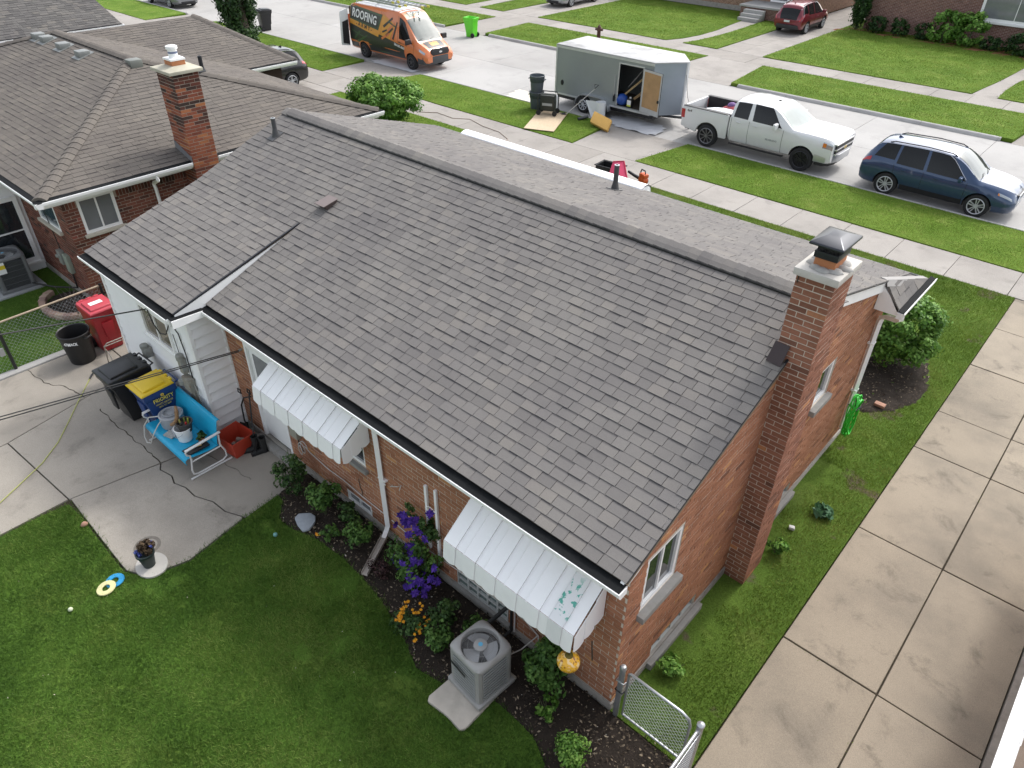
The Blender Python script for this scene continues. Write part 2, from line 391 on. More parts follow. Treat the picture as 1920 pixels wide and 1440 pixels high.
def wall_sheet(mb, O, U, N, L, z0, z1, holes=(), depth=.10, mi=0):
    """mortar sheet around the openings, with reveals"""
    O, U, N = (np.array(x, float) for x in (O, U, N))
    us = sorted({0, L, *[h[0] for h in holes], *[h[1] for h in holes]}); zs = sorted({z0, z1, *[h[2] for h in holes], *[h[3] for h in holes]})
    def P(u, z, n=0): return O+U*u+N*n+np.array([0, 0, z])
    for i in range(len(us)-1):
        for j in range(len(zs)-1):
            uc, zc = .5*(us[i]+us[i+1]), .5*(zs[j]+zs[j+1])
            if any(h[0] < uc < h[1] and h[2] < zc < h[3] for h in holes): continue
            mb.add([P(us[i], zs[j]), P(us[i+1], zs[j]), P(us[i+1], zs[j+1]), P(us[i], zs[j+1])], [(0, 1, 2, 3)], mi)
    for (a, b, c, d) in holes:
        for (p, q) in (((a, c), (b, c)), ((b, c), (b, d)), ((b, d), (a, d)), ((a, d), (a, c))):
            mb.add([P(*p), P(*q), P(*q, -depth), P(*p, -depth)], [(0, 1, 2, 3)], mi)
def window(parent, O, U, N, u0, u1, z0, z1, name='window', inset=.05, fr=.055, mull=1, cross=0, frame=None, glass=None, sill=None, sill_d=.06, sill_h=.07, sill_o=.06, label=None):
    O, U, N = (np.array(x, float) for x in (O, U, N)); Z = np.array([0, 0, 1.])
    frame = frame or WHITE; glass = glass or GLASS; f = MB()
    def bx(m, a, b, c, d, n0, n1):
        ctr = O+U*(a+b)/2+N*(n0+n1)/2+Z*(c+d)/2; m.obox(ctr, U*(b-a)/2, N*(n1-n0)/2, Z*(d-c)/2)
    i = -inset; bx(f, u0, u1, z0, z0+fr, i-.03, i+.03); bx(f, u0, u1, z1-fr, z1, i-.03, i+.03)
    bx(f, u0, u0+fr, z0+fr, z1-fr, i-.03, i+.03); bx(f, u1-fr, u1, z0+fr, z1-fr, i-.03, i+.03)
    cuts = [u0+fr+(u1-u0-2*fr)*k/(mull+1) for k in range(mull+2)]
    for k in range(1, mull+1): bx(f, cuts[k]-.018, cuts[k]+.018, z0+fr, z1-fr, i-.02, i+.02)
    zc = [z0+fr+(z1-z0-2*fr)*k/(cross+1) for k in range(cross+2)]
    for k in range(1, cross+1): bx(f, u0+fr, u1-fr, zc[k]-.016, zc[k]+.016, i-.022, i+.022)
    w = f.build(name, frame, parent)
    if label: w['label'] = label
    for k in range(mull+1):
        for q in range(cross+1):
            g = MB(); bx(g, cuts[k], cuts[k+1], zc[q], zc[q+1], i-.012, i-.004-.001*k); g.build('pane', glass, w)
    if sill:
        s = MB(); bx(s, u0-sill_o, u1+sill_o, z0-sill_h, z0-.001, -inset-.02, sill_d); s.build('sill', sill, w, bevel=.008)
    return w

# ---------------------------------------------------------------- foliage
def leaf_quads(C, Nrm, size, rng, aspect=.55):
    n = len(C); t = rng.normal(size=(n, 3)); t -= Nrm*np.sum(t*Nrm, 1, keepdims=True); t /= np.linalg.norm(t, axis=1, keepdims=True)+1e-9
    b = np.cross(Nrm, t); s = size[:, None]
    V = np.stack([C-t*s, C+b*s*aspect+Nrm*s*.12, C+t*s, C-b*s*aspect+Nrm*s*.12], 1).reshape(-1, 3)
    return V, np.arange(4*n).reshape(-1, 4)
def cloud(center, rad, n, size, seed, clumps=40, spread=.26, flat=0.0, hollow=.35, zmin=None, boxy=0.0, up=.35):
    rng = np.random.default_rng(seed); center = np.array(center, float); rad = np.array(rad, float)
    d = rng.normal(size=(clumps, 3)); d /= np.linalg.norm(d, axis=1, keepdims=True)
    if boxy:
        m = np.max(np.abs(d), 1, keepdims=True); d = d*(1-boxy)+d/m*boxy
    r = hollow+(1-hollow)*rng.random((clumps, 1))**.6; cc = d*r*(1-spread*.8)
    idx = rng.integers(0, clumps, n); sp = spread*(.7+.6*rng.random(clumps))[idx][:, None]
    q = rng.normal(size=(n, 3)); q /= np.linalg.norm(q, axis=1, keepdims=True); q *= rng.random((n, 1))**.4
    p = cc[idx]+q*sp
    P = center+p*rad
    Nn = q*.9+p*.5+rng.normal(size=(n, 3))*.45; Nn[:, 2] += up; Nn /= np.linalg.norm(Nn, axis=1, keepdims=True)
    sz = size*(.65+.7*rng.random(n))
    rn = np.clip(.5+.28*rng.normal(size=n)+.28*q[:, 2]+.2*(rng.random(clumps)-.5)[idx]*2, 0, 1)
    if zmin is not None:
        k = P[:, 2] > zmin; P, Nn, sz, rn = P[k], Nn[k], sz[k], rn[k]
    return P, Nn, sz, rn, rng
def foliage(name, parent, material, parts, aspect=.55):
    """parts: list of cloud(...) results joined into one foliage mesh"""
    Vs, Fs, Rs, o = [], [], [], 0
    for (P, Nn, sz, rn, rng) in parts:
        V, F = leaf_quads(P, Nn, sz, rng, aspect); Vs.append(V); Fs.append(F+o); Rs.append(np.repeat(rn, 4)); o += len(V)
    off = np.array(parent.location) if parent is not None else 0
    return npmesh(name, np.concatenate(Vs)-off, np.concatenate(Fs), parent, [material], np.concatenate(Rs))
def in_poly(pts, poly):
    x, y = pts[:, 0], pts[:, 1]; c = np.zeros(len(pts), bool); n = len(poly)
    for i in range(n):
        x0, y0 = poly[i]; x1, y1 = poly[(i+1) % n]
        if y0 == y1: continue
        c ^= ((y0 > y) != (y1 > y)) & (x < (x1-x0)*(y-y0)/(y1-y0)+x0)
    return c
def vnoise(x, y, sc, seed=0):
    """cheap smooth value noise"""
    rs = np.random.RandomState(seed); T = rs.rand(64, 64); x = np.asarray(x)*sc; y = np.asarray(y)*sc
    xi = np.floor(x).astype(int); yi = np.floor(y).astype(int); fx = x-xi; fy = y-yi; fx = fx*fx*(3-2*fx); fy = fy*fy*(3-2*fy)
    g = lambda a, b: T[a % 64, b % 64]
    return (g(xi, yi)*(1-fx)+g(xi+1, yi)*fx)*(1-fy)+(g(xi, yi+1)*(1-fx)+g(xi+1, yi+1)*fx)*fy
def visible2d(p, z=0.0, m=25):
    q = np.c_[p, np.full(len(p), z)]-CAMP; d = q@_f; x = 960+FPX*(q@_r)/d; y = 720-FPX*(q@_u)/d
    return (d > .5) & (x > -m) & (x < 1920+m) & (y > -m) & (y < 1440+m)
def blades(name, poly, dens, h, w, z, material, seed, parent=None, mask=None, holes=(), spill=.02, label=None):
    """grass blades (one triangle each) growing inside a polygon"""
    rng = np.random.default_rng(seed); P = np.array(poly); lo, hi = P.min(0)-spill, P.max(0)+spill
    n = int((hi[0]-lo[0])*(hi[1]-lo[1])*dens); pts = lo+rng.random((n, 2))*(hi-lo)
    jit = pts+rng.normal(size=pts.shape)*spill
    k = in_poly(jit, poly) & visible2d(pts)
    for hp in holes: k &= ~in_poly(pts, hp)
    pts = pts[k]
    if mask is not None: pts = pts[rng.random(len(pts)) < mask(pts)]
    n = len(pts); t = rng.random(n)*2*math.pi; tall = h*(.55+.75*rng.random(n))*(.7+.6*vnoise(pts[:, 0], pts[:, 1], 1.7, seed))
    lean = rng.normal(size=(n, 2))*.55*tall[:, None]; ww = w*(.7+.6*rng.random(n))
    dx = np.c_[np.cos(t), np.sin(t)]*ww[:, None]/2
    zz = np.full(n, z) if np.isscalar(z) else z(pts)
    V = np.empty((n, 3, 3)); V[:, 0, :2] = pts-dx; V[:, 1, :2] = pts+dx; V[:, 2, :2] = pts+lean
    V[:, 0, 2] = zz; V[:, 1, 2] = zz; V[:, 2, 2] = zz+tall
    rn = np.clip(.45+.20*rng.normal(size=n)+.8*(vnoise(pts[:, 0], pts[:, 1], .8, seed+1)-.5)+.6*(vnoise(pts[:, 0], pts[:, 1], 2.6, seed+2)-.5)+.35*(vnoise(pts[:, 0], pts[:, 1], 9, seed+3)-.5), 0, 1)
    o = npmesh(name, V.reshape(-1, 3), np.arange(3*n).reshape(-1, 3), parent, [material], np.repeat(rn, 3))
    return tag(o, label, 'grass' if label else None, kind='stuff')
def sheet(name, poly, z, material, parent=None, thick=.12, hole=None):
    m = MB(); m.prism([(x, y, z-thick) for x, y in poly], (0, 0, thick)); return m.build(name, material, parent)
def text_mesh(name, s, size, material, parent, loc, rot, ext=.002, align='CENTER', sx=1.0, bold=0.0):
    cu = bpy.data.curves.new(name, 'FONT'); cu.body = s; cu.size = size; cu.extrude = ext; cu.align_x = align; cu.align_y = 'CENTER'
    cu.offset = bold; cu.resolution_u = 2
    t = bpy.data.objects.new(name, cu); COL.objects.link(t)
    dg = bpy.context.evaluated_depsgraph_get(); me = bpy.data.meshes.new_from_object(t.evaluated_get(dg))
    bpy.data.objects.remove(t); o = link(name, me, parent, [material]); me.name = name
    o.location = loc; o.rotation_euler = rot; o.scale = (sx, 1, 1); return o

# ================================================================ SETTING
G_BACK = m_grass('lawn_back', (.055, .115, .018), (.085, .160, .026), (.140, .205, .042), (.13, .10, .065), .25)
G_SIDE = m_grass('lawn_side', (.07, .125, .02), (.10, .165, .028), (.14, .19, .045), (.11, .088, .062), .42)
G_FRONT = m_grass('lawn_front', (.085, .155, .018), (.125, .20, .03), (.19, .24, .06), (.19, .17, .08), .20)
L_BACK = m_leaf('blade_back', (.058, .125, .018), (.100, .190, .028), (.190, .265, .062), .7, .3)
L_FRONT = m_leaf('blade_front', (.095, .160, .016), (.155, .228, .032), (.245, .285, .074), .7, .3)

g = MB(); g.prism([(-400, -300, -.5), (400, -300, -.5), (400, 500, -.5), (-400, 500, -.5)], (0, 0, .33))
tag(g.build('ground', m_grass('far_ground', (.05, .09, .02), (.07, .12, .025), (.10, .14, .04)), None), kind='structure')

def slabs(name, x_cuts, y_cuts, z, material, thick=.12, gap=.012, skip=None, jit=.004, bed=True):
    """a paved strip: one slab object per cell over a dirt bed that shows in the joints"""
    x0, x1, y0, y1 = x_cuts[0], x_cuts[-1], y_cuts[0], y_cuts[-1]
    b = MB(); b.box(x0, x1, y0, y1, z-thick-.03, z-.030); root = b.build(name, JOINT); tag(root, kind='structure')
    R = random.Random(hash(name) % 1000 if False else len(name)*7+int(abs(x0)*3))
    for i in range(len(x_cuts)-1):
        for j in range(len(y_cuts)-1):
            if skip and skip(i, j): continue
            s = MB(); h = z+R.uniform(-jit, jit)
            s.box(x_cuts[i]+gap/2, x_cuts[i+1]-gap/2, y_cuts[j]+gap/2, y_cuts[j+1]-gap/2, z-thick, h)
            s.build('slab', material, root, bevel=.006, seg=1)
    return root
RZ = -.10
# street: two lanes of big concrete panels
xs = [-75]+[-71.5+4.6*k for k in range(18)]+[14]
slabs('road', xs, [20.36, 24.75, 29.25], RZ, CONC_ROAD, .2, .014, jit=.001)
for (yc, sgn) in ((20.27, 1), (29.34, -1)):
    cu = MB(); cu.box(-75, 14, yc-.05, yc+.05, -.45, -.12); root = tag(cu.build('curb', CONC_CURB), kind='structure')
    gaps = [(-14.9, -10.7), (-30.3, -25.8), (-48.5, -44.5)] if sgn > 0 else [(-33.7, -29.9), (-18.2, -13.7), (-2.4, 3.0), (-52, -48)]
    k = -75.0
    while k < 14:
        e = k+2.9; parts = [(k, e)]
        for (a, b) in gaps:
            parts = [q for (p0, p1) in parts for q in ((p0, min(p1, a)), (max(p0, b), p1)) if q[1]-q[0] > .1]
        for (a, b) in parts:
            s = MB(); yo = yc-sgn*.09; yi = yc+sgn*.12
            A = a if not any(abs(a-g1) < .01 for _, g1 in gaps) else a; ra = .0
            prof = [(yo, -.2), (yi, -.2), (yi, RZ+.012), (yc+sgn*.035, .02), (yc-sgn*.02, .035), (yo, .035)]
            s.prism([(a+.004, y, z) for y, z in prof], (b-a-.008, 0, 0)); s.build('curb_section', CONC_CURB, root, bevel=.012, seg=1)
        k = e
# sidewalks
slabs('sidewalk', [-75+1.52*k for k in range(60)], [15.62, 17.26], .0, CONC_WALK)
slabs('far_sidewalk', [-76.4+1.52*k for k in range(60)], [33.72, 35.5], .0, CONC_WALK)
# driveway aprons across the grass strips (flared at the road)
def apron(name, x0, x1, y0, y1, flare, z0=0.0, z1=RZ+.006):
    m = MB(); f0, f1 = (flare, 0) if y0 > 28 else (0, flare); za, zb = (z1, z0) if y0 > 28 else (z0, z1)
    m.hexa([(x0-f0, y0, -.3), (x1+f0, y0, -.3), (x1+f1, y1, -.3), (x0-f1, y1, -.3), (x0-f0, y0, za), (x1+f0, y0, za), (x1+f1, y1, zb), (x0-f1, y1, zb)])
    return tag(m.build(name, CONC_WALK), kind='structure')
apron('driveway_apron', -14.15, -11.35, 17.27, 20.37, .42); apron('driveway_apron', -29.7, -26.2, 17.27, 20.37, .4); apron('driveway_apron', -48.0, -45.0, 17.27, 20.37, .4)
apron('driveway_apron', -33.4, -30.6, 29.24, 33.71, .3); apron('driveway_apron', -17.75, -14.6, 29.24, 33.71, .5); apron('driveway_apron', -1.6, 2.5, 29.24, 33.71, .4)
# our driveway, right of the house
slabs('driveway', [1.19, 2.5, 3.78], [-9.5, -6.0, -2.9, -.1, 2.53, 5.32, 8.04, 9.49, 11.69, 13.7, 15.6], .0, CONC, gap=.020)
slabs('driveway_next_door', [3.80, 4.6], [7.9, 10.5, 13.0, 15.6], .0, CONC)
# front walk of our house
slabs('front_walk', [-13.7, -12.45, -11.2], [8.6, 10.9, 13.2, 15.6], .0, CONC_WALK)
slabs('driveway_left_neighbour', [-30.2, -28.2, -26.1], [-3, 0, 3, 6, 9, 12, 15.6], .0, CONC_WALK)
slabs('far_driveway', [-18.25, -16.9, -15.52], [35.52, 38.0, 40.6, 43.2, 45.8, 49, 53, 58], .0, CONC_WALK)
slabs('far_driveway', [-34.4, -32.9, -31.35], [35.52, 38.0, 40.6, 43.2, 46, 50, 55], .0, CONC_WALK)
def curvewalk(name, left, right):
    m = MB(); n = len(left)
    m.add([(x, y, -.1) for x, y in left]+[(x, y, -.1) for x, y in right]+[(x, y, .0) for x, y in left]+[(x, y, .0) for x, y in right],
          [(2*n+i, 2*n+i+1, 3*n+i+1, 3*n+i) for i in range(n-1)]+[(i, i+1, 2*n+i+1, 2*n+i) for i in range(n-1)]+[(n+i, n+i+1, 3*n+i+1, 3*n+i) for i in range(n-1)])
    return tag(m.build(name, CONC_WALK), kind='structure')
WALK_L = [(-21.55, 35.51), (-21.1, 36.6), (-20.85, 38.2), (-20.85, 40.2), (-21.1, 42.4), (-21.25, 44.1)]
WALK_R = [(-20.45, 35.51), (-20.15, 36.8), (-20.0, 38.4), (-19.95, 40.3), (-20.0, 42.2), (-20.1, 44.1)]
curvewalk('path', WALK_L, WALK_R)
WALK2_L = [(-5.1, 35.51), (-4.98, 37.0), (-4.8, 38.6), (-4.65, 40.8), (-4.5, 43.5), (-4.4, 46.8)]
WALK2_R = [(-4.05, 35.51), (-4.1, 37.2), (-4.05, 38.9), (-3.85, 41.0), (-3.6, 43.5), (-3.4, 46.8)]
curvewalk('path', WALK2_L, WALK2_R)
curvewalk('path', [(-37.9, 35.51), (-38.2, 38), (-38.6, 42)], [(-36.6, 35.51), (-36.9, 38), (-37.3, 42)])

# back patio: slabs with wide joints and a long crack
PJ = JOINT
pb = MB(); pb.box(-13.42, -6.42, -10, -.02, -.2, -.035); patio = tag(pb.build('patio', JOINT), kind='structure')
def patio_slab(poly, z):
    m = MB(); m.prism([(x, y, -.16) for x, y in poly], (0, 0, .16+z)); m.build('slab', CONC_PATIO, patio, bevel=.005, seg=1)
patio_slab([(-13.42, -10), (-11.03, -10), (-11.24, -3.30), (-11.55, -1.9), (-11.84, -.62), (-13.42, -.62)], .0)
patio_slab([(-13.42, -.60), (-11.85, -.60), (-11.85, -.02), (-13.42, -.02)], .003)
patio_slab([(-11.22, -3.28), (-8.93, -3.12), (-8.66, -1.6), (-8.5, -.62), (-11.82, -.62), (-11.53, -1.9)], .002)
patio_slab([(-11.01, -10), (-8.86, -10), (-8.95, -3.14), (-11.22, -3.30)], -.003)
cr = [(-6.44, -1.37), (-6.75, -1.50), (-7.1, -1.52), (-7.45, -1.66), (-7.75, -1.66), (-8.0, -1.74), (-8.2, -1.68), (-8.5, -1.74), (-8.64, -1.66)]
patio_slab([(-8.91, -3.10), (-8.5, -3.12), (-6.98, -3.16), (-6.75, -3.16), (-6.50, -3.03), (-6.36, -2.8), (-6.24, -2.42), (-6.40, -1.40)]+[(x, y-.012) for x, y in cr], .004)
patio_slab([(x, y+.010) for x, y in cr[::-1]]+[(-6.38, -1.32), (-6.44, -.67), (-6.6, -.02), (-8.36, -.02), (-8.48, -.62)], .0)
def crack(pts, w=.010):
    m = MB(); R = random.Random(5)
    for a, b in zip(pts[:-1], pts[1:]):
        a, b = np.array(a), np.array(b); n = 6; prev = a
        for i in range(1, n+1):
            q = a+(b-a)*i/n+np.array([R.uniform(-.025, .025), R.uniform(-.025, .025)])*(i < n)
            d = q-prev; p = np.array([-d[1], d[0]])/(np.linalg.norm(d)+1e-9)*w*R.uniform(.3, .8)
            m.add([(*(prev-p), .0055), (*(q-p), .0055), (*(q+p), .0055), (*(prev+p), .0055)], [(0, 1, 2, 3)]); prev = q
    m.build('crack', JOINT, patio)
crack([(-8.64, -1.66), (-9.2, -1.66), (-9.85, -1.69), (-10.45, -1.72), (-11.0, -1.70)], .014)
crack([(-11.6, -1.75), (-12.2, -1.85), (-12.7, -2.1), (-13.4, -2.15)], .012)
crack([(-8.3, -1.0), (-7.6, -.86), (-7.1, -.8)], .006)
ring = MB(); ring.lathe([(.15, .0), (.20, .0), (.20, -.003), (.15, -.003)], 32, (-6.98, -2.72, .0095), closed=True); ring.build('pot_stain', mat('pot_stain', (.19, .17, .145), .95, var=.3, vs=18), patio)

# garden bed along the back wall and the bed at the corner
BED = [(-6.44, -.67), (-6.25, -.72), (-5.95, -1.0), (-5.62, -.99), (-5.1, -.84), (-4.5, -.80), (-3.98, -.84), (-3.4, -.92), (-2.7, -1.12), (-2.25, -1.30), (-1.85, -1.22),
       (-1.75, -1.1), (-1.1, -.92), (-.75, -.93), (-.45, -.96), (-.15, -1.12), (.05, -1.5), (.15, -2.2), (.2, -4), (1.12, -4), (1.12, .0), (-.02, -.005), (-6.55, -.005)]
def lumpy(name, poly, z, amp, material, seed, step=.06, edge=.12):
    """ground patch with small relief: grid clipped to polygon"""
    P = np.array(poly); lo, hi = P.min(0), P.max(0); nx = max(2, int((hi[0]-lo[0])/step)); ny = max(2, int((hi[1]-lo[1])/step))
    X, Y = np.meshgrid(np.linspace(lo[0], hi[0], nx), np.linspace(lo[1], hi[1], ny), indexing='ij'); pts = np.c_[X.ravel(), Y.ravel()]
    ins = in_poly(pts, poly).reshape(nx, ny)
    Z = z+amp*(vnoise(X, Y, 6, seed)-.5)+amp*.7*(vnoise(X, Y, 15, seed+1)-.5); Z = np.where(ins, Z, z-.06)
    V = np.c_[pts, Z.ravel()]; I = np.arange(nx*ny).reshape(nx, ny); Q = np.stack([I[:-1, :-1], I[1:, :-1], I[1:, 1:], I[:-1, 1:]], -1).reshape(-1, 4)
    k = ins[:-1, :-1] | ins[1:, :-1] | ins[1:, 1:] | ins[:-1, 1:]
    return tag(npmesh(name, V, Q[k.ravel()], None, [material], smooth=True), kind='structure')
lumpy('garden_bed', BED, .02, .035, SOIL, 3, .05)
def scatter_chips(name, poly, n, seed, material, size, z, label):
    rng = np.random.default_rng(seed); P = np.array(poly); lo, hi = P.min(0), P.max(0); pts = lo+rng.random((n*4, 2))*(hi-lo)
    pts = pts[in_poly(pts, poly)][:n]; C = np.c_[pts, np.full(len(pts), z)+rng.random(len(pts))*.02]; Nn = rng.normal(size=C.shape)*.5; Nn[:, 2] += 1; Nn /= np.linalg.norm(Nn, axis=1, keepdims=True)
    V, F = leaf_quads(C, Nn, size*(.4+rng.random(len(C))**2*1.6), rng, .45)
    return tag(npmesh(name, V, F, None, [material], np.repeat(rng.random(len(C)), 4)), label, 'mulch' if label else None, kind='stuff')
CHIP = m_leaf('bark_chip', (.030, .022, .016), (.075, .055, .038), (.34, .28, .20), .9, .0, False)
CHIP_L = m_leaf('litter_bits', (.30, .25, .18), (.50, .46, .38), (.68, .66, .6), .9, .0, False)
scatter_chips('bark_mulch', BED, 5200, 4, CHIP, .016, .035, 'dark bark mulch bits covering the garden bed along the back wall')
scatter_chips('bed_litter', BED, 150, 9, CHIP_L, .012, .05, 'pale fallen bits strewn over the dark garden bed')
# front-corner bed
FB = [(-.35, 8.35), (.1, 8.42), (.55, 8.85), (.85, 9.6), (.75, 10.4), (.45, 11.3), (-.1, 12.2), (-.9, 12.3), (-2.2, 11.0), (-2.2, 8.35)]
lumpy('front_garden_bed', FB, .03, .05, SOIL, 8, .08)
scatter_chips('front_bark_mulch', FB, 1500, 14, CHIP, .02, .05, 'dark bark mulch bits in the bed at the front corner of the brick house')
lumpy('far_mulch_bed', [(-15.9, 45.6), (-14.5, 45.75), (-10, 45.4), (-6, 44.9), (-3.2, 44.5), (-3.2, 47.1), (-14.8, 47.1)], .03, .05, MULCH_R, 6, .25)

# lawns: thin sheets of turf, then the blades
def lawn(name, poly, z, m): return tag(sheet(name, poly, z, m, None, .14), kind='structure')
BACK = [(-8.84, -14), (-8.86, -3.6), (-8.80, -3.18), (-8.45, -3.16), (-6.98, -3.2), (-6.74, -3.2), (-6.46, -3.05), (-6.30, -2.8), (-6.19, -2.42), (-6.36, -1.40), (-6.42, -.70)]+BED[1:19]+[(.2, -14)]
lawn('back_lawn', BACK, .015, G_BACK)
SIDE = [(.0, -.02), (1.18, -.02), (1.18, 15.6), (-11.19, 15.6), (-11.19, 8.0), (.0, 7.4)]
lawn('side_lawn', SIDE, .006, G_SIDE)
lawn('front_lawn_left', [(-26.08, 8.0), (-13.72, 8.0), (-13.72, 15.6), (-26.08, 15.6)], .012, G_FRONT)
lawn('neighbour_lawn', [(-26, -14), (-13.65, -14), (-13.65, 8), (-26, 8)], .004, G_BACK)
kb = MB(); kb.box(-13.64, -13.43, -10, -.5, -.2, .03); tag(kb.build('edging_kerb', CONC_CURB, bevel=.02), kind='structure')
FRONT_STRIPS = [[(-11.33, 17.28), (14, 17.28), (14, 20.16), (-10.9, 20.16)], [(-26.18, 17.28), (-14.17, 17.28), (-14.6, 20.16), (-25.8, 20.16)], [(-44.98, 17.28), (-29.72, 17.28), (-30.1, 20.16), (-44.6, 20.16)], [(-75, 17.28), (-48.02, 17.28), (-48.4, 20.16), (-75, 20.16)]]
FAR_STRIPS = [[(-30.3, 29.45), (-18.2, 29.45), (-17.77, 33.7), (-30.58, 33.7)], [(-14.1, 29.45), (-2.0, 29.45), (-1.62, 33.7), (-14.58, 33.7)], [(-75, 29.45), (-33.7, 29.45), (-33.42, 33.7), (-75, 33.7)]]
FAR_LAWNS = [[(-31.33, 35.52)]+[(-21.57, 35.52)]+WALK_L[1:]+[(-21.3, 47), (-31.33, 47)], [(-20.43, 35.52), (-18.27, 35.52), (-18.27, 47), (-20.08, 47)]+WALK_R[::-1][:-1],
             [(-15.5, 35.52), (-5.12, 35.52)]+WALK2_L[1:]+[(-4.45, 47), (-15.5, 58)], [(-4.02, 35.52), (12, 35.52), (12, 47), (-3.4, 47)]+WALK2_R[::-1][1:-1], [(-36.58, 35.52), (-34.42, 35.52), (-34.42, 60), (-37.28, 60)], [(-75, 35.52), (-37.95, 35.52), (-38.6, 60), (-75, 60)]]
for p in FRONT_STRIPS: lawn('verge', p, .022, G_FRONT)
for p in FAR_STRIPS: lawn('far_verge', p, .022, G_FRONT)
for p in FAR_LAWNS: lawn('far_lawn', p, .035, G_FRONT)
lawn('left_front_lawn', [(-75, 8), (-30.25, 8), (-30.25, 15.6), (-75, 15.6)], .012, G_FRONT)

bare = lambda p: np.clip(1.55-2.6*np.clip(vnoise(p[:, 0], p[:, 1], 1.1, 21)*.6+vnoise(p[:, 0], p[:, 1], 3.0, 22)*.4-.22, 0, 1)*0-1.0*((vnoise(p[:, 0], p[:, 1], .9, 31) > .72) & (vnoise(p[:, 0], p[:, 1], 4, 32) > .45)), 0.06, 1)
BARE_SPOTS = [(-6.15, -3.05, .35, .16), (-6.0, -2.75, .18, .2), (-5.85, -1.25, .35, .14), (-4.05, -1.1, .22, .2), (-3.3, -1.75, .16, .3), (-3.6, -2.2, .2, .12), (-2.25, -1.55, .3, .2), (-1.15, -1.2, .15, .15), (-5.3, -1.5, .12, .1)]
def backmask(p):
    k = bare(p)
    for (x, y, a, b) in BARE_SPOTS:
        d = ((p[:, 0]-x)/a)**2+((p[:, 1]-y)/b)**2; k = k*np.clip(.12+d*.8, 0, 1)
    return k
blades('grass', BACK, 5600, .046, .0100, .012, L_BACK, 11, mask=backmask, spill=.045, label='mown dark green grass of the back lawn')
def sidemask(p):
    n1 = vnoise(p[:, 0], p[:, 1], 1.6, 41); n2 = vnoise(p[:, 0], p[:, 1], 5, 42); e = np.clip((p[:, 0]-.15)/.75, 0, 1)
    k = np.where(p[:, 1] < 6.5, np.clip((n1*.6+n2*.5+e*.75-.62)*3, .03, 1), 1.0)
    return k*~in_poly(p, FB)
blades('grass', SIDE, 3000, .042, .009, .004, L_BACK if False else L_FRONT, 12, mask=sidemask, label='patchy grass between the brick house and the driveway')
blades('grass', [(-26.08, 8.0), (-13.72, 8.0), (-13.72, 15.6), (-26.08, 15.6)], 700, .04, .012, .01, L_FRONT, 13, label='lawn grass in front of the neighbouring house')
blades('grass', [(-26, -14), (-13.65, -14), (-13.65, 0), (-26, 0)], 2400, .04, .009, .0, L_BACK, 14, label='back yard grass behind the chain-link fence')
for i, p in enumerate(FRONT_STRIPS[:3]): blades('grass', p, 1100 if i == 0 else 800, .034, .011, .02, L_FRONT, 20+i, spill=.05, label=['mown verge grass beside the pickup and the blue car', 'mown verge grass in front of the van and the trailer', 'mown verge grass around the ivy-covered tree'][i])
for i, p in enumerate(FAR_STRIPS): blades('grass', p, 420, .042, .019, .02, L_FRONT, 30+i, spill=.05, label=['far verge grass behind the trailer', 'far verge grass behind the white pickup', 'far verge grass behind the van'][i])
for i, p in enumerate(FAR_LAWNS): blades('grass', p, 330, .045, .022, .03, L_FRONT, 40+i, spill=.05, label=['far lawn grass left of the curved path', 'narrow far lawn between path and red car', 'far lawn grass in front of the shrubs', 'far lawn grass at the right edge', 'far lawn grass beside the silver car', 'far lawn grass at the top left'][i])

# ================================================================ MAIN HOUSE
house = empty('brick_house', (0, 0, 0), 0, 'red brick ranch house with new grey shingle roof and white striped awnings in the foreground', 'house')
YR, ZRG, MBK, MFR, MEX = 3.965, 4.404, .3855, .296, .2875
zb = lambda y: ZRG+MBK*(y-YR)                # back slope
zf = lambda y: ZRG-MFR*(y-YR)                # front slope
YE, YH = -.215, 1.65                          # back eave, hinge of the left part
zx = lambda y: zb(YH)+MEX*(y-YH)             # shallower left rear part
YX, YF, XL, XS, XRT = -.765, 8.10, -11.70, -8.38, .075
# roof deck (closed, below the shingles)
def deck(x0, x1, prof, name='roof_deck'):
    m = MB(); m.prism([(x0, y, z) for y, z in prof], (x1-x0, 0, 0)); return m.build(name, mat('roof_deck_wood', (.20, .15, .10), .9), house)
t = .025
roof = deck(XL+.02, XRT-.02, [(YE+.02, zb(YE)-t), (YR, ZRG-t), (YF-.02, zf(YF)-t), (YF-.02, zf(YF)-.12), (YR, ZRG-.16), (YE+.02, zb(YE)-.14)], 'roof')
deck(XL+.025, XS-.02, [(YX+.02, zx(YX)-t), (YH, zx(YH)-t), (YH, zx(YH)-.10), (YX+.02, zx(YX)-.13)])
# shingles of the back slope
sb = math.sqrt(1+MBK**2); Vb = np.array([0, 1, MBK])/sb; U = np.array([1., 0, 0])
pcs = []
nfull = 31; EXP = (YR-YE)*sb/nfull
shingles((0, YE-.015, zb(YE-.015)), U, Vb, (YR-YE)*sb, lambda v: XS+.03, lambda v: XRT, EXP, pcs, seed=1, keep=lambda u, v: not (u > -.10 and (2.94-YE)*sb-.02 < v < (3.53-YE)*sb))
kh = (YH-YE)*sb
shingles((0, YH, zb(YH)), U, Vb, (YR-YH)*sb, lambda v: XL, lambda v: XS+.03, EXP, pcs, seed=2)
sx_ = math.sqrt(1+MEX**2); Vx = np.array([0, 1, MEX])/sx_
shingles((0, YX-.015, zx(YX-.015)), U, Vx, (YH-YX)*sx_, lambda v: XL, lambda v: XS+.012, (YH-YX)*sx_/17, pcs, seed=3)
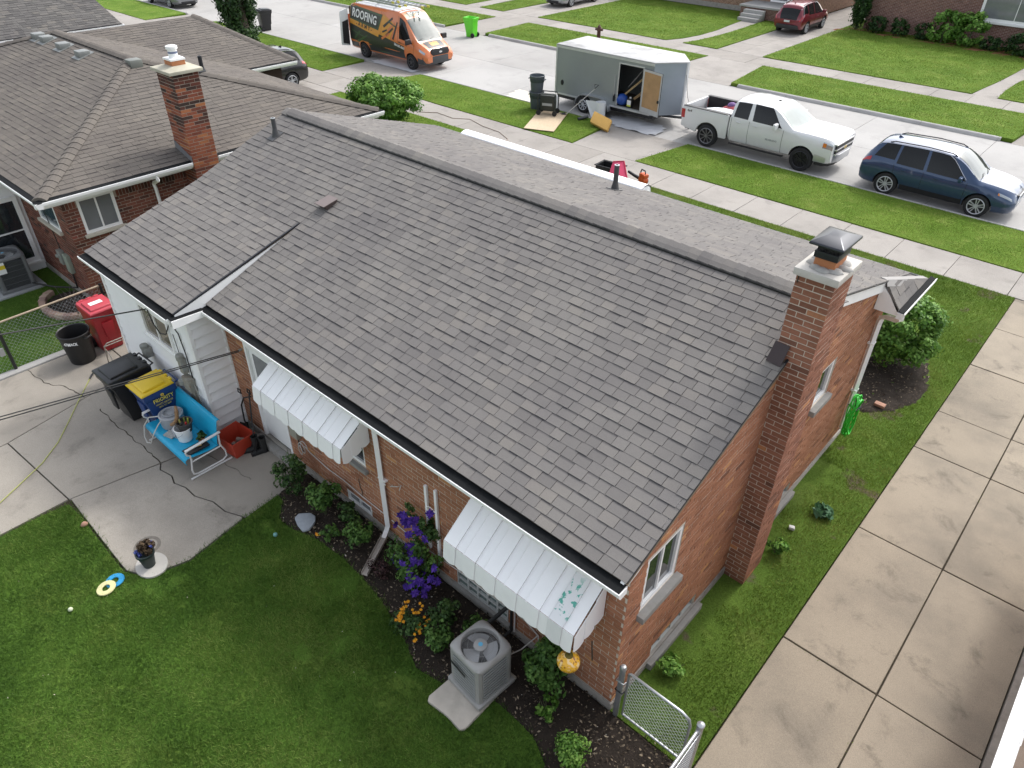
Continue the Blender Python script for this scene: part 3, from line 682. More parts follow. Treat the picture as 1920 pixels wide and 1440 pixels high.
# front slope
sf = math.sqrt(1+MFR**2); Vf = np.array([0, -1, MFR])/sf
shingles((0, YF+.015, zf(YF+.015)), U, Vf, (YF-YR)*sf, lambda v: XL, lambda v: XRT, EXP, pcs, seed=4)
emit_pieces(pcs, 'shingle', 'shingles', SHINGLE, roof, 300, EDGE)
# small hip slope over the front right corner
A = (XRT-.02, 6.66, zf(6.66)-.015); Cc = (.36, YF, 3.16); D = (.36, 6.66, 3.20); E_ = (XRT-.02, YF, zf(YF)-.01)
hp = MB(); hp.prism([A, Cc, D], (0, 0, -.05)); hp.prism([A, E_, Cc], (0, 0, -.05)); hp.build('corner_roof', SHINGLE, roof)
pc2 = []; n_ = np.array(D)-np.array(A)
Uh = np.array([0, 1., 0]); Vh = np.array([A[0]-D[0], 0, A[2]-D[2]]); lh = np.linalg.norm(Vh); Vh = Vh/lh
shingles((.36, 6.66, 3.205), Uh, Vh, lh*.97, lambda v: 0.0, lambda v: 1.42*(1-v/lh), lh/3.1, pc2, seed=9, tab=(.2, .34))
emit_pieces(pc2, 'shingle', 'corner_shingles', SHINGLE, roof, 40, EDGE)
cap = MB(); A0 = np.array(A)+np.array([0, 0, .03]); C0 = np.array(Cc)+np.array([0, 0, .035]); sl1 = np.array([-.10, .02, .004]); sl2 = np.array([.055, -.06, -.075])
cap.add([A0+sl1, A0, A0+sl2, C0+sl1, C0, C0+sl2], [(0, 1, 4, 3), (1, 2, 5, 4)]); cap.build('hip_cap', mat('pale_cap', (.27, .26, .25), .8), roof, solid=.008)  # pale grey puts the light falling on this cap into its colour
tri = MB(); tri.prism([(.012, 6.66, zf(6.66)-.06), (.40, 6.66, 3.16), (.40, 6.66, 3.09), (.012, 6.66, 3.09)], (0, .04, 0)); tri.build('soffit_return', WHITE, house)
so_ = MB(); so_.box(.0, .40, 6.70, YF, 3.09, 3.12); so_.build('soffit', WHITE, house)
# ridge vent and ridge caps
rv = MB(); rv.prism([(-11.45, YR-.178, zb(YR-.178)+.012), (-11.45, YR-.178, zb(YR-.178)+.034), (-11.45, YR, ZRG+.05), (-11.45, YR+.165, zf(YR+.165)+.036), (-11.45, YR+.175, zf(YR+.175)+.012)], (11.38, 0, 0)); rv.build('ridge_vent', BLACK, roof)
k = XL-.02; R = random.Random(12)
while k < XRT-.03:
    e = k+.178; h0 = .052 if -11.47 < k+.1 < -.1 else .028; tilt = .016; j = R.uniform(-.003, .003)
    ys = [-.165, -.10, 0, .10, .165]; top = []; bot = []
    m = MB(); pr = lambda y, h: (zb(YR+y) if y < 0 else zf(YR+y))+h*(1 if abs(y) < .15 else .78)+(0.012 if y == 0 else 0)*0
    c_ = R.random()
    vs = [(k, YR+y, pr(y, h0+tilt)+j) for y in ys]+[(e+.03, YR+y, pr(y, h0)+j) for y in ys]+[(k, YR+y, pr(y, h0+tilt)-.012) for y in ys]+[(e+.03, YR+y, pr(y, h0)-.012) for y in ys]
    fs = [(i, i+1, 6+i, 5+i) for i in range(4)]+[(10+i, 15+i, 16+i, 11+i) for i in range(4)]+[(i, 10+i, 11+i, i+1) for i in range(4)]+[(5+i, 6+i, 16+i, 15+i) for i in range(4)]+[(0, 5, 15, 10), (4, 14, 19, 9)]
    m.add(vs, fs, 0, c_, [(c_, .2, .1, 1)]*20); m.build('ridge_cap', SHINGLE, roof, recalc=False); k = e
# gutters: white trough with black leaf guard
def gutter(p0, p1, out, w=.16, h=.115, guard=True, name='gutter', gm=None):
    p0, p1, o = (np.array(x, float) for x in (p0, p1, out)); d = p1-p0; L = np.linalg.norm(d); Z = np.array([0, 0, 1.])
    m = MB()
    prof = [(0, 0), (0, -h), (w*.72, -h), (w*.98, -h*.45), (w, 0), (w-.010, .004), (w-.014, -.012), (.012, -.012)]
    m.prism([p0+o*a+Z*b for a, b in prof], d); g = m.build(name, WHITE, house)
    if guard:
        q = MB(); q.prism([p0+o*.004+Z*.018+d/L*.012, p0+o*(w-.016)+Z*-.002+d/L*.012, p0+o*(w-.016)+Z*-.008+d/L*.012, p0+o*.004+Z*.002+d/L*.012], d*(1-.024/L)); q.build('gutter_guard', GUARD, g)
    return g
gutter((XS-.02, YE+.005, 2.735), (XRT+.01, YE+.005, 2.735), (0, -1, 0))
gutter((XL-.02, YX+.005, zx(YX)-.055), (XS-.02, YX+.005, zx(YX)-.055), (0, -1, 0))
gr_ = MB(); gr_.hexa([(XS-.02, YE-.12, 2.62), (XS+.02, YE-.12, 2.62), (XS+.02, YX-.12, 2.62), (XS-.02, YX-.12, 2.62), (XS-.02, YE-.12, 2.735), (XS+.02, YE-.12, 2.735), (XS+.02, YX-.12, zx(YX)-.05), (XS-.02, YX-.12, zx(YX)-.05)]); gr_.build('gutter_return', WHITE, house)
gk = MB(); gk.hexa([(XS-.02, YX-.11, zx(YX)-.05), (XS+.10, YX-.11, zx(YX)-.05), (XS+.10, YE-.1, 2.742), (XS-.02, YE-.1, 2.742), (XS-.02, YX-.11, zx(YX)-.04), (XS+.10, YX-.11, zx(YX)-.04), (XS+.10, YE-.1, 2.752), (XS-.02, YE-.1, 2.752)]); gk.build('gutter_guard', GUARD, house)
gk = MB(); gk.hexa([(XS+.10, YX-.115, 2.63), (XS+.125, YX-.115, 2.63), (XS+.125, YE-.12, 2.63), (XS+.10, YE-.12, 2.63), (XS+.10, YX-.115, zx(YX)-.055), (XS+.118, YX-.115, zx(YX)-.055), (XS+.118, YE-.12, 2.735), (XS+.10, YE-.12, 2.735)]); gk.build('gutter_lip', WHITE, house)
gutter((.365, 6.62, 3.185), (.365, YF+.12, 3.185), (1, 0, 0), w=.11)
gutter((XL-.02, YF-.005, zf(YF)-.05), (.30, YF-.005, zf(YF)-.05), (0, 1, 0))
# white wedge between the two roof planes, with dark flashing on its top edge
wd = MB(); wd.prism([(XS, YH+.05, zb(YH)-.02), (XS, YX, zx(YX)-.012), (XS, YX, zx(YX)-.14), (XS, YE-.02, zb(YE)-.10), (XS, YE, zb(YE)+.0)], (.022, 0, 0)); wd.build('rake_board', WHITE, house)
fl = MB(); fl.prism([(XS-.005, YH+.12, zb(YH+.12)+.018), (XS-.005, YX-.02, zx(YX)+.012), (XS-.005, YX-.02, zx(YX)-.012), (XS-.005, YH+.12, zb(YH+.12)-.004)], (.032, 0, 0)); fl.build('rake_flashing', DKMETAL, house)
# rake trims on the right gable
rk = MB(); rk.prism([(.004, YE-.05, zb(YE)-.10), (.004, YE-.05, zb(YE)-.19), (.004, .05, 2.70), (.004, .80, zb(.80)-.03), (.004, .80, zb(.8)-.005), (.004, YE, zb(YE)-.005)], (.045, 0, 0)); rk.build('rake_board', WHITE, house)
rk = MB(); rk.prism([(.012, 3.50, zf(3.50)-.02), (.012, 3.50, zf(3.5)-.20), (.012, 6.70, zf(6.7)-.20), (.012, 6.70, zf(6.7)-.02)], (.048, 0, 0)); rk.build('rake_board', WHITE, house)
de = MB(); de.prism([(.05, YE, zb(YE)-.004), (.05, YR, ZRG-.004), (.05, YR, ZRG-.022), (.05, YE, zb(YE)-.022)], (.03, 0, 0)); de.prism([(.05, YR, ZRG-.004), (.05, YF, zf(YF)-.004), (.05, YF, zf(YF)-.022), (.05, YR, ZRG-.022)], (.03, 0, 0)); de.build('drip_edge', DKMETAL, house)
rl = MB(); rl.prism([(XL, YX, zx(YX)-.02), (XL, YH, zx(YH)-.02), (XL, YR, ZRG-.02), (XL, YF, zf(YF)-.02), (XL, YF, zf(YF)-.18), (XL, YR, ZRG-.18), (XL, YH, zx(YH)-.18), (XL, YX, zx(YX)-.15)], (.02, 0, 0)); rl.build('rake_board', WHITE, house)
sf_ = MB(); sf_.box(XS+.02, .0, YE+.01, .03, 2.60, 2.625); sf_.box(XL+.05, XS-.02, YX+.01, -.55, 2.575, 2.60); sf_.build('soffit', WHITE, house)

# ---- walls
HB = [(.58, 1.50, .12, 2.16), (2.22, 3.70, 1.22, 2.18), (6.42, 7.82, 1.42, 2.2), (5.66, 6.66, .17, .47), (3.06, 3.68, .14, .36)]   # u = x + 8.42
HR = [(.35, 1.12, 1.66, 2.56), (4.94, 5.50, 2.05, 2.74), (.90, 2.05, .12, .36), (4.35, 5.15, .12, .36)]
def zgab(y): return (min(zb(y), zf(y))-.05)
ws = MB(); wall_sheet(ws, (-8.42, 0, 0), (1, 0, 0), (0, -1, 0), 8.42, 0, 2.62, HB, .12); bw = ws.build('back_wall', MORTAR, house, recalc=False)
ws = MB(); wall_sheet(ws, (0, 0, 0), (0, 1, 0), (1, 0, 0), 7.47, 0, 2.745, HR, .12)
ws.add([(0, 0, 2.745), (0, 7.47, 2.745), (0, 7.47, zgab(7.47)), (0, YR, ZRG-.05), (0, 0, zgab(0))], [(0, 1, 2, 3, 4)])
rw = ws.build('right_wall', MORTAR, house, recalc=False)
ws = MB(); ws.box(XL+.1, -.02, 7.42, 7.47, 0, 3.2); ws.box(XL+.1, XL+.15, -.02, 7.42, 0, 2.7); ws.build('outer_walls', BRICK_MAIN, house)
inn = MB(); inn.box(-11.4, -.25, .25, 7.2, .02, 2.55); inn.build('dark_interior', mat('dark_interior', (.02, .02, .02), .9), house)
br = brick_rows((-8.42, 0, 0), (1, 0, 0), (0, -1, 0), 8.42, .15, 2.62, HB, seed=5, flush_end=(0, 1))
br += brick_rows((0, 0, 0), (0, 1, 0), (1, 0, 0), 7.47, .15, 4.36, HR+[(2.97, 3.52, 0, 9)], ztop=zgab, seed=6, phase=1)
emit_pieces(br, 'brick', 'bricks', BRICK_MAIN, bw, 230)
fo = MB(); fo.box(-8.42, .025, -.025, .05, -.1, .142); fo.box(-.05, .025, .05, 7.5, -.1, .142); fo.build('foundation', FOUND, house, bevel=.012)
OB = ((-8.42, 0, 0), (1, 0, 0), (0, -1, 0)); OR = ((0, 0, 0), (0, 1, 0), (1, 0, 0))
CONC_SILL = mat('concrete_sill', (.27, .262, .245), .9, var=.2, vs=9, bp=.4, dirt=.5, dcol=(.20, .18, .15))
window(house, *OB, 2.22, 3.70, 1.22, 2.18, mull=1, sill=CONC_SILL, sill_d=.07, glass=GLASS)
window(house, *OB, 6.42, 7.82, 1.42, 2.2, mull=1, sill=CONC_SILL, sill_d=.07, glass=GLASS)
window(house, *OR, .35, 1.12, 1.66, 2.56, mull=1, sill=CONC_SILL, sill_d=.10, sill_h=.11, glass=GLASS, inset=.04, fr=.06)
window(house, *OR, 4.94, 5.50, 2.05, 2.74, mull=0, sill=CONC_SILL, sill_d=.09, sill_h=.10, glass=GLASS, inset=.05, fr=.07)
BLKGL = m_glass('glass_block', (.10, .135, .125), .18, .6); GREYF = mat('block_mortar', (.40, .41, .39), .8, var=.1)
window(house, *OB, 5.66, 6.66, .17, .47, 'basement_window', inset=.02, fr=.02, mull=4, cross=1, frame=GREYF, glass=BLKGL, sill=CONC_SILL, sill_d=.06, sill_h=.06)
window(house, *OB, 3.06, 3.68, .14, .36, 'basement_window', inset=.03, fr=.03, mull=1, frame=WHITE, glass=GLASS_L, sill=CONC_SILL, sill_d=.06, sill_h=.05)
window(house, *OR, .90, 2.05, .12, .36, 'basement_window', inset=.05, fr=.03, mull=3, frame=GREYF, glass=BLKGL, sill=CONC_SILL, sill_d=.10, sill_h=.12, sill_o=.1)
window(house, *OR, 4.35, 5.15, .12, .36, 'basement_window', inset=.05, fr=.03, mull=2, frame=GREYF, glass=BLKGL, sill=CONC_SILL, sill_d=.10, sill_h=.12, sill_o=.1)
# back door
dr = MB(); dr.box(-7.78, -6.98, .035, .075, .17, 2.10)
door = dr.build('back_door', WHITE, house, bevel=.004)
df = MB(); df.box(-7.84, -7.78, -.012, .09, .12, 2.16); df.box(-6.98, -6.92, -.012, .09, .12, 2.16); df.box(-7.78, -6.98, -.012, .09, 2.10, 2.16); df.build('door_frame', WHITE, door)
dg = MB(); dg.box(-7.66, -7.10, .022, .034, 1.05, 1.98); dg.build('pane', GLASS_L, door)
dm = MB(); dm.box(-7.68, -7.08, .018, .034, 1.02, 1.05); dm.box(-7.68, -7.08, .018, .034, 1.48, 1.51); dm.build('rail', WHITE, door)
dh = MB(); dh.tube([(-7.70, .03, 1.0), (-7.70, -.03, 1.0), (-7.70, -.03, 1.14), (-7.70, .03, 1.14)], .009, 6); dh.build('handle', DKMETAL, door)
ds = MB(); ds.box(-7.95, -6.85, -.16, -.03, 0, .115); ds.build('door_step', CONC_SILL, house, bevel=.012)
# ---- sided bump-out
bo = MB(); bo.box(-11.80, -8.47, -.57, -.0, .14, 2.58); bump_w = bo.build('sided_room', SIDING, house)
BW = (-10.42, -9.30, 1.50, 2.20)
for k in range(13):
    z0 = .12+k*.19; z1 = min(z0+.19, 2.575)
    for (xa, xb) in ([(-11.80, -8.50)] if (z1 < BW[2] or z0 > BW[3]) else [(-11.80, BW[0]-.06), (BW[1]+.06, -8.50)]):
        s = MB(); s.prism([(xa, -.575, z1+.012), (xa, -.602, z0), (xa, -.590, z0), (xa, -.570, z0+.02)], (xb-xa, 0, 0)); s.build('siding_board', SIDING, bump_w)
    s = MB(); s.prism([(-8.468, -.56, z1+.004), (-8.418, -.56, z0+.006), (-8.418, -.56, z0-.004), (-8.47, -.56, z0-.004)], (0, .55, 0)); s.build('siding_board', SIDING, bump_w)
for q in ((-8.52, -8.425, -.615, -.555, .08, 2.58), (-11.86, -11.79, -.615, -.5, .05, 2.58), (-8.50, -8.42, -.03, -.001, .1, 2.58)): cp = MB(); cp.box(*q); cp.build('corner_post', WHITE, bump_w)
bs_ = MB(); bs_.box(-11.78, -8.55, -.50, -.0, 0, .14); bs_.build('under_gap_shade', mat('gap_shade_dark', (.05, .045, .04), .9), bump_w)  # dark block stands in for the shaded gap under the raised room
window(house, (-8.42, -.57, 0), (1, 0, 0), (0, -1, 0), BW[0]+8.42, BW[1]+8.42, BW[2], BW[3], mull=1, inset=-.01, fr=.06, glass=m_glass('window_tan_blind', (.16, .14, .10), .1, .5), sill=WHITE, sill_d=.06, sill_h=.03)

# ---- awnings: stepped aluminium pans with folded valance
def awning(x0, x1, zt, zm, zv, yf, n, name, worn=None):
    m = MB(); m.box(x0, x1, -.03, -.004, zt-.02, zt+.02); m.tube([(x0+.03, -.02, zv+.1), (x0+.03, yf+.06, zm-.03)], .01, 6); m.tube([(x1-.03, -.02, zv+.1), (x1-.03, yf+.06, zm-.03)], .01, 6)
    aw = m.build('awning', WHITE_AL, house); w = (x1-x0)/n; d = np.array([0, yf, zm-zt]); L = np.linalg.norm(d); nn = np.array([0, -d[2], d[1]])/L
    if nn[2] < 0: nn = -nn
    for k in range(n):
        a, b = x0+k*w, x0+(k+1)*w; h = .022 if k % 2 == 0 else .004; s = MB()
        def Q(x, tt, hh): return np.array([x, -.02, zt])+d*tt+nn*hh
        ov = .018; xa, xb = a-ov*(k % 2 == 0), b+ov*(k % 2 == 0)
        # pan, bent edge, valance with scalloped hem
        s.hexa([Q(xa, 0, h-.004), Q(xb, 0, h-.004), Q(xb, 1, h-.004), Q(xa, 1, h-.004), Q(xa, 0, h), Q(xb, 0, h), Q(xb, 1, h), Q(xa, 1, h)])
        e = Q(0, 1, h); pts = []
        m_ = 6
        for i in range(m_+1):
            u = i/m_; pts.append((xa+(xb-xa)*u, zv+.035*(1-math.sin(math.pi*u))))
        yv = e[1]-.004
        s.prism([(xb, yv, e[2]), (xa, yv, e[2])]+[(x, yv-.03, z) for x, z in pts], (0, -.004, 0))
        if k % 2 == 0:
            for xx in (xa, xb-.006):
                s.hexa([Q(xx, 0, -.002), Q(xx+.006, 0, -.002), Q(xx+.006, 1, -.002), Q(xx, 1, -.002), Q(xx, 0, h+.006), Q(xx+.006, 0, h+.006), Q(xx+.006, 1, h+.006), Q(xx, 1, h+.006)])
        s.build('slat', worn if (worn and k == n-2) else WHITE_AL, aw)
    # right-hand end panels hanging in steps
    for i in range(3):
        y0 = -.03+(yf+.02)*i/3; y1 = -.03+(yf+.02)*(i+1)/3-.012; zt0 = zt+(zm-zt)*(i/3)-.01; zt1 = zt+(zm-zt)*((i+1)/3)-.01; s = MB(); zlow = zv+.12-.05*i
        pts = [(y0, zt0), (y1, zt1)]+[(y1+(y0-y1)*q/5, zlow-.04*math.sin(math.pi*q/5)) for q in range(6)]
        s.prism([(x1+.012+.006*(i % 2), y, z) for y, z in pts], (.004, 0, 0)); s.build('end_panel', WHITE_AL, aw)
    return aw
def m_worn():
    m, t, b = base('worn_awning_paint', .45); p = _pos(t)
    n = _n(t, 'ShaderNodeTexNoise'); n.inputs['Scale'].default_value = 13; n.inputs['Detail'].default_value = 6; n.inputs['Roughness'].default_value = .6; t.links.new(p, n.inputs['Vector'])
    sx = _n(t, 'ShaderNodeSeparateXYZ'); t.links.new(p, sx.inputs[0])
    zone = _math(t, 'MULTIPLY', _ramp_f(t, sx.outputs[1], -.10, -.24), _math(t, 'SUBTRACT', 1.0, _ramp_f(t, _math(t, 'MULTIPLY', sx.outputs[1], -1), .50, .56)))
    f = _math(t, 'MULTIPLY', zone, _ramp_f(t, n.outputs['Fac'], .55, .59))
    o = _mixc(t, f, (.78, .79, .79), (.10, .42, .33)); t.links.new(o, b.inputs['Base Color']); return m
awning(-2.30, -.27, 2.36, 1.93, 1.62, -.57, 12, 'awning', m_worn())
awning(-6.70, -4.50, 2.42, 2.08, 1.80, -.50, 12, 'awning')

# ---- downspouts
def downspout(path, w=.05, material=None, name='downspout'):
    m = MB(); P = [np.array(p, float) for p in path]
    m.tube(path, w*.80, 4); o = m.build(name, material or WHITE_AL, house); return o
dsp = downspout([(-4.31, YE-.03, 2.62), (-4.31, YE-.03, 2.56), (-4.30, -.06, 2.40), (-4.29, -.055, 2.0), (-4.27, -.055, .34), (-4.27, -.10, .24), (-4.22, -.20, .19)], .062)
st = MB(); st.box(-4.36, -4.19, -.062, -.004, 1.30, 1.325); st.box(-4.20, -4.14, -.10, -.09, 1.31, 1.33); st.build('strap', WHITE_AL, dsp)
tr_ = MB(); a = np.array([-4.22, -.18, .20]); b = np.array([-3.97, -.80, .06]); d = b-a; s_ = np.cross(d, [0, 0, 1.]); s_ = s_/np.linalg.norm(s_)*.05
zz = np.array([0, 0, .05]); tr_.hexa([a-s_-zz*.2, a+s_-zz*.2, b+s_-zz*.2, b-s_-zz*.2, a-s_, a+s_, b+s_, b-s_]); tr_.hexa([a-s_, a-s_*.9, b-s_*.9, b-s_, a-s_+zz, a-s_*.9+zz, b-s_*.9+zz, b-s_+zz]); tr_.hexa([a+s_*.9, a+s_, b+s_, b+s_*.9, a+s_*.9+zz, a+s_+zz, b+s_+zz, b+s_*.9+zz])
tr_.build('splash_trough', mat('weathered_wood', (.40, .36, .32), .85, var=.25, vs=20), dsp)
dsp = downspout([(.42, 6.72, 3.09), (.42, 6.74, 3.02), (.36, 6.86, 2.93), (.16, 7.06, 2.82), (.075, 7.14, 2.74), (.06, 7.17, 2.62), (.06, 7.19, .32)], .062)
for z in (2.2, 1.2): st = MB(); st.box(.0, .105, 7.13, 7.26, z, z+.022); st.build('strap', WHITE_AL, dsp)
# ---- vent pipes, vent hood
PIPE = mat('grey_pipe', (.060, .060, .062), .55, var=.2)
def vent_pipe(x, y, zroof, slope, h, r=.045, parent=None, boot=True, lean=0):
    p = MB(); n = 16; zz = zroof
    p.lathe([(r, -.05), (r, h), (r*.55, h), (r*.55, h-.25)], n, (x, y, zz)); o = p.build('vent_pipe', PIPE, parent, smooth=40)
    q = MB(); q.lathe([(r*1.9, -.02), (r*1.5, .05), (r*1.05, .15), (r*1.02, .16)], n, (x, y, zz)); q.prism([(x-.11, y-.16, zz-.16*slope+.012), (x+.11, y-.16, zz-.16*slope+.012), (x+.11, y+.12, zz+.12*slope+.012), (x-.11, y+.12, zz+.12*slope+.012)], (0, 0, .01)); q.build('pipe_boot', PIPE, o, smooth=40)
    lp = MB(); lp.lathe([(r*1.03, 0), (r*1.03, .012), (r*.56, .014), (r*.56, 0)], n, (x, y, zz+h-.008), closed=True); lp.build('pipe_lip', GALV, o, smooth=40)
    return o
vent_pipe(-11.16, 3.26, zb(3.26), MBK, .36, parent=house)
vent_pipe(-5.33, 7.04, zf(7.04), -MFR, .50, .05, parent=house)
BROWN = mat('brown_metal', (.100, .075, .070), .5, .2, var=.1)
vh = MB(); x, y = -8.22, 2.24
vh.hexa([(x-.10, y-.02, zb(y)), (x+.10, y-.02, zb(y)), (x+.10, y+.20, zb(y+.2)), (x-.10, y+.20, zb(y+.2)), (x-.11, y-.07, zb(y)+.085), (x+.11, y-.07, zb(y)+.085), (x+.12, y+.20, zb(y+.2)+.07), (x-.12, y+.20, zb(y+.2)+.07)])
o = vh.build('roof_vent', BROWN, house, bevel=.008)
vh = MB(); vh.hexa([(x-.135, y-.11, zb(y)+.085), (x+.135, y-.11, zb(y)+.085), (x+.135, y+.21, zb(y+.2)+.07), (x-.135, y+.21, zb(y+.2)+.07), (x-.135, y-.11, zb(y)+.095), (x+.135, y-.11, zb(y)+.095), (x+.135, y+.21, zb(y+.2)+.08), (x-.135, y+.21, zb(y+.2)+.08)]); vh.build('hood', mat('brown_metal_lit', (.17, .135, .125), .4, .2), o)  # paler copy of the brown metal, light on the hood put into its colour
# ---- chimney
CX0, CX1, CY0, CY1, CT = -.096, .335, 2.955, 3.53, 5.10
cm = MB(); cm.box(CX0, CX1, CY0, CY1, 0, CT); chim = cm.build('chimney', MORTAR, house)
NB = 68; bhc = CT/NB
cb = brick_rows((CX0, CY0, 0), (1, 0, 0), (0, -1, 0), CX1-CX0, 0, CT, seed=15, bl=(CX1-CX0)/2, bh=bhc, flush_end=(1, 1), dark=.08)
cb += brick_rows((CX1, CY0, 0), (0, 1, 0), (1, 0, 0), CY1-CY0, 0, CT, seed=16, bl=(CY1-CY0)/2.5, bh=bhc, phase=1)
cb += brick_rows((CX0, CY1, 3.6), (0, -1, 0), (-1, 0, 0), CY1-CY0, 0, CT-3.6, seed=17, bl=(CY1-CY0)/2.5, bh=bhc)
emit_pieces(cb, 'brick', 'bricks', BRICK_CHIM, chim, 70)
sl_ = MB(); sl_.box(CX0-.04, CX1+.045, CY0-.05, CY1+.05, CT+.002, CT+.095); sl_.build('chimney_crown', mat('crown_concrete', (.52, .50, .46), .85, var=.12, vs=5, bp=.3, dirt=.4, dcol=(.36, .32, .26)), chim, bevel=.014)
R = random.Random(2); cx_, cy_ = .13, 3.22
mc = MB()
for k in range(9):
    tt = k*.7; mc.lathe([(.09, 0), (.075, .02), (.03, .034), (0.001, .035)], 7, (cx_+.15*math.cos(tt)+R.uniform(-.02, .02), cy_+.21*math.sin(tt), CT+.10), sx=R.uniform(.7, 1.3), sy=R.uniform(.6, 1.2))
mc.build('mortar_patch', mat('mortar_patch', (.36, .35, .33), .95, var=.2, vs=14, bp=.6), chim, smooth=50)
fl = MB(); fl.box(cx_-.12, cx_+.12, cy_-.17, cy_+.17, CT+.10, CT+.245); fl.build('flue', mat('clay_orange', (.42, .17, .075), .85, var=.15, vs=12), chim, bevel=.01)
ck = MB(); ck.box(cx_-.135, cx_+.135, cy_-.19, cy_+.19, CT+.22, CT+.30); ck.build('cap_skirt', DKMETAL, chim, bevel=.006)
ms = MB()
for k in range(9):
    u = -.115+.23*k/8
    for yy in (cy_-.165, cy_+.165): ms.cyl((cx_+u, yy, CT+.29), (cx_+u, yy, CT+.42), .005, n=5)
for k in range(12):
    u = -.165+.33*k/11
    for xx in (cx_-.115, cx_+.115): ms.cyl((xx, cy_+u, CT+.29), (xx, cy_+u, CT+.42), .005, n=5)
for z in (CT+.33, CT+.38): ms.tube([(cx_-.115, cy_-.165, z), (cx_+.115, cy_-.165, z), (cx_+.115, cy_+.165, z), (cx_-.115, cy_+.165, z)], .004, 4, closed=True)
ms.build('cap_mesh', BLACK, chim)
ld = MB(); a_, b_ = .195, .275; z0 = CT+.415
ld.add([(cx_-a_, cy_-b_, z0-.03), (cx_+a_, cy_-b_, z0-.03), (cx_+a_, cy_+b_, z0-.03), (cx_-a_, cy_+b_, z0-.03), (cx_-a_*.98, cy_-b_*.98, z0), (cx_+a_*.98, cy_-b_*.98, z0), (cx_+a_*.98, cy_+b_*.98, z0), (cx_-a_*.98, cy_+b_*.98, z0), (cx_-.07, cy_-.1, z0+.055), (cx_+.07, cy_-.1, z0+.055), (cx_+.07, cy_+.1, z0+.055), (cx_-.07, cy_+.1, z0+.055)],
       [(0, 3, 2, 1), (0, 1, 5, 4), (1, 2, 6, 5), (2, 3, 7, 6), (3, 0, 4, 7), (4, 5, 9, 8), (5, 6, 10, 9), (6, 7, 11, 10), (7, 4, 8, 11), (8, 9, 10, 11)])
ld.build('cap_lid', mat('cap_black_metal', (.045, .048, .055), .30, .7, var=.1), chim, bevel=.01, smooth=60)
bf = MB(); bf.prism([(-.135, 2.80, zb(2.80)+.02), (.05, 2.80, zb(2.8)+.005), (.055, 2.94, zb(2.94)+.18), (-.125, 2.94, zb(2.94)+.19)], (0, -.006, .006)); bf.prism([(-.135, 2.80, zb(2.8)+.02), (-.125, 2.94, zb(2.94)+.19), (-.125, 2.94, zb(2.94))], (-.006, 0, 0)); bf.build('chimney_flashing', mat('brown_flashing', (.048, .034, .034), .45, .3, var=.15), chim)
ps = MB(); ps.box(CX0+.02, CX0+.03, CY0-.012, CY0-.008, CT-.10, CT+.06); ps.build('crown_crack', BLACK, chim)
# ---- porch awning in front
pa = MB(); pts = [(8.02, 3.235), (8.12, 3.275), (8.24, 3.275), (8.34, 3.21), (8.38, 3.08)]
pa.prism([(-10.65, y, z) for y, z in pts]+[(-10.65, y-.01, z-.02) for y, z in pts[::-1]], (5.35, 0, 0)); po = pa.build('porch_awning', WHITE_AL, house)
pe = MB(); pe.prism([(-5.31, y, z) for y, z in pts]+[(-5.31, 8.36, 2.95), (-5.31, 8.10, 3.05)], (.01, 0, 0)); pe.build('end_panel', WHITE_AL, po)
pp = MB(); pp.box(-10.6, -10.52, 8.27, 8.35, 0, 3.1); pp.box(-5.4, -5.32, 8.27, 8.35, 0, 3.1); pp.build('post', WHITE, po)
# ---- wall fittings on the back
bx_ = MB(); bx_.box(-6.72, -6.50, -.10, -.008, .80, 1.12); o = bx_.build('meter_box', mat('box_tan', (.30, .29, .24), .7, var=.1), house, bevel=.01)
bx_ = MB(); bx_.box(-1.52, -1.34, -.09, -.008, .62, .92); o = bx_.build('disconnect_box', mat('box_pale', (.50, .50, .44), .6, var=.1), house, bevel=.008)
cdv = MB(); cdv.tube([(-1.62, -.03, .95), (-1.62, -.03, .1)], .012, 8); cdv.build('conduit', WHITE, house)
CABLE_W = mat('white_cable', (.55, .53, .50), .6, var=.2); CABLE = mat('black_cable', (.02, .02, .02), .6, var=.2)
cw = MB(); cw.tube([(-6.45, -.02, .66), (-6.3, -.02, .60), (-5.8, -.02, .53), (-5.4, -.02, .55), (-4.9, -.02, .50), (-4.34, -.02, .48)], .009, 6); cw.tube([(-4.2, -.02, .47), (-3.7, -.02, .42), (-3.2, -.02, .44), (-2.6, -.02, .50), (-2.1, -.02, .47)], .009, 6); cw.build('wall_cable', CABLE_W, house)
co = MB(); co.tube([(-6.40+.09*math.cos(t_*.55)*(1-.01*t_), -.05-.004*t_, .70+.12*math.sin(t_*.55)) for t_ in range(26)], .008, 6); co.build('cable_coil', CABLE_W, house)
co = MB(); co.tube([(-6.62, -.02, .80), (-6.60, -.03, .6), (-6.5, -.03, .5)], .012, 6); co.build('wall_cable', CABLE, house)
co = MB(); co.tube([(-4.95, -.02, .86), (-4.93, -.025, .7), (-4.9, -.02, .62), (-4.92, -.02, .52)], .006, 5); co.build('wall_cable', CABLE, house)
for (x, z) in ((-3.98, 1.42), (-2.66, 1.55), (-3.78, .50)):
    h_ = MB(); h_.tube([(x-.10, -.008, z-.12), (x-.10, -.05, z-.12), (x+.08, -.06, z), (x+.10, -.008, z), (x+.10, -.05, z-.07)], .007, 6); h_.build('wall_hook', CABLE_W, house)
tw = MB()
for (x, z0, z1) in ((-3.30, .55, 1.82), (-3.10, .38, 1.86)): tw.box(x-.022, x+.022, -.045, -.010, z0, z1)
tw.tube([(-3.3+.2*q/8, -.05, 1.42+.05*math.sin(math.pi*q/8)) for q in range(9)], .006, 5); tw.build('trellis', WHITE_AL, house)
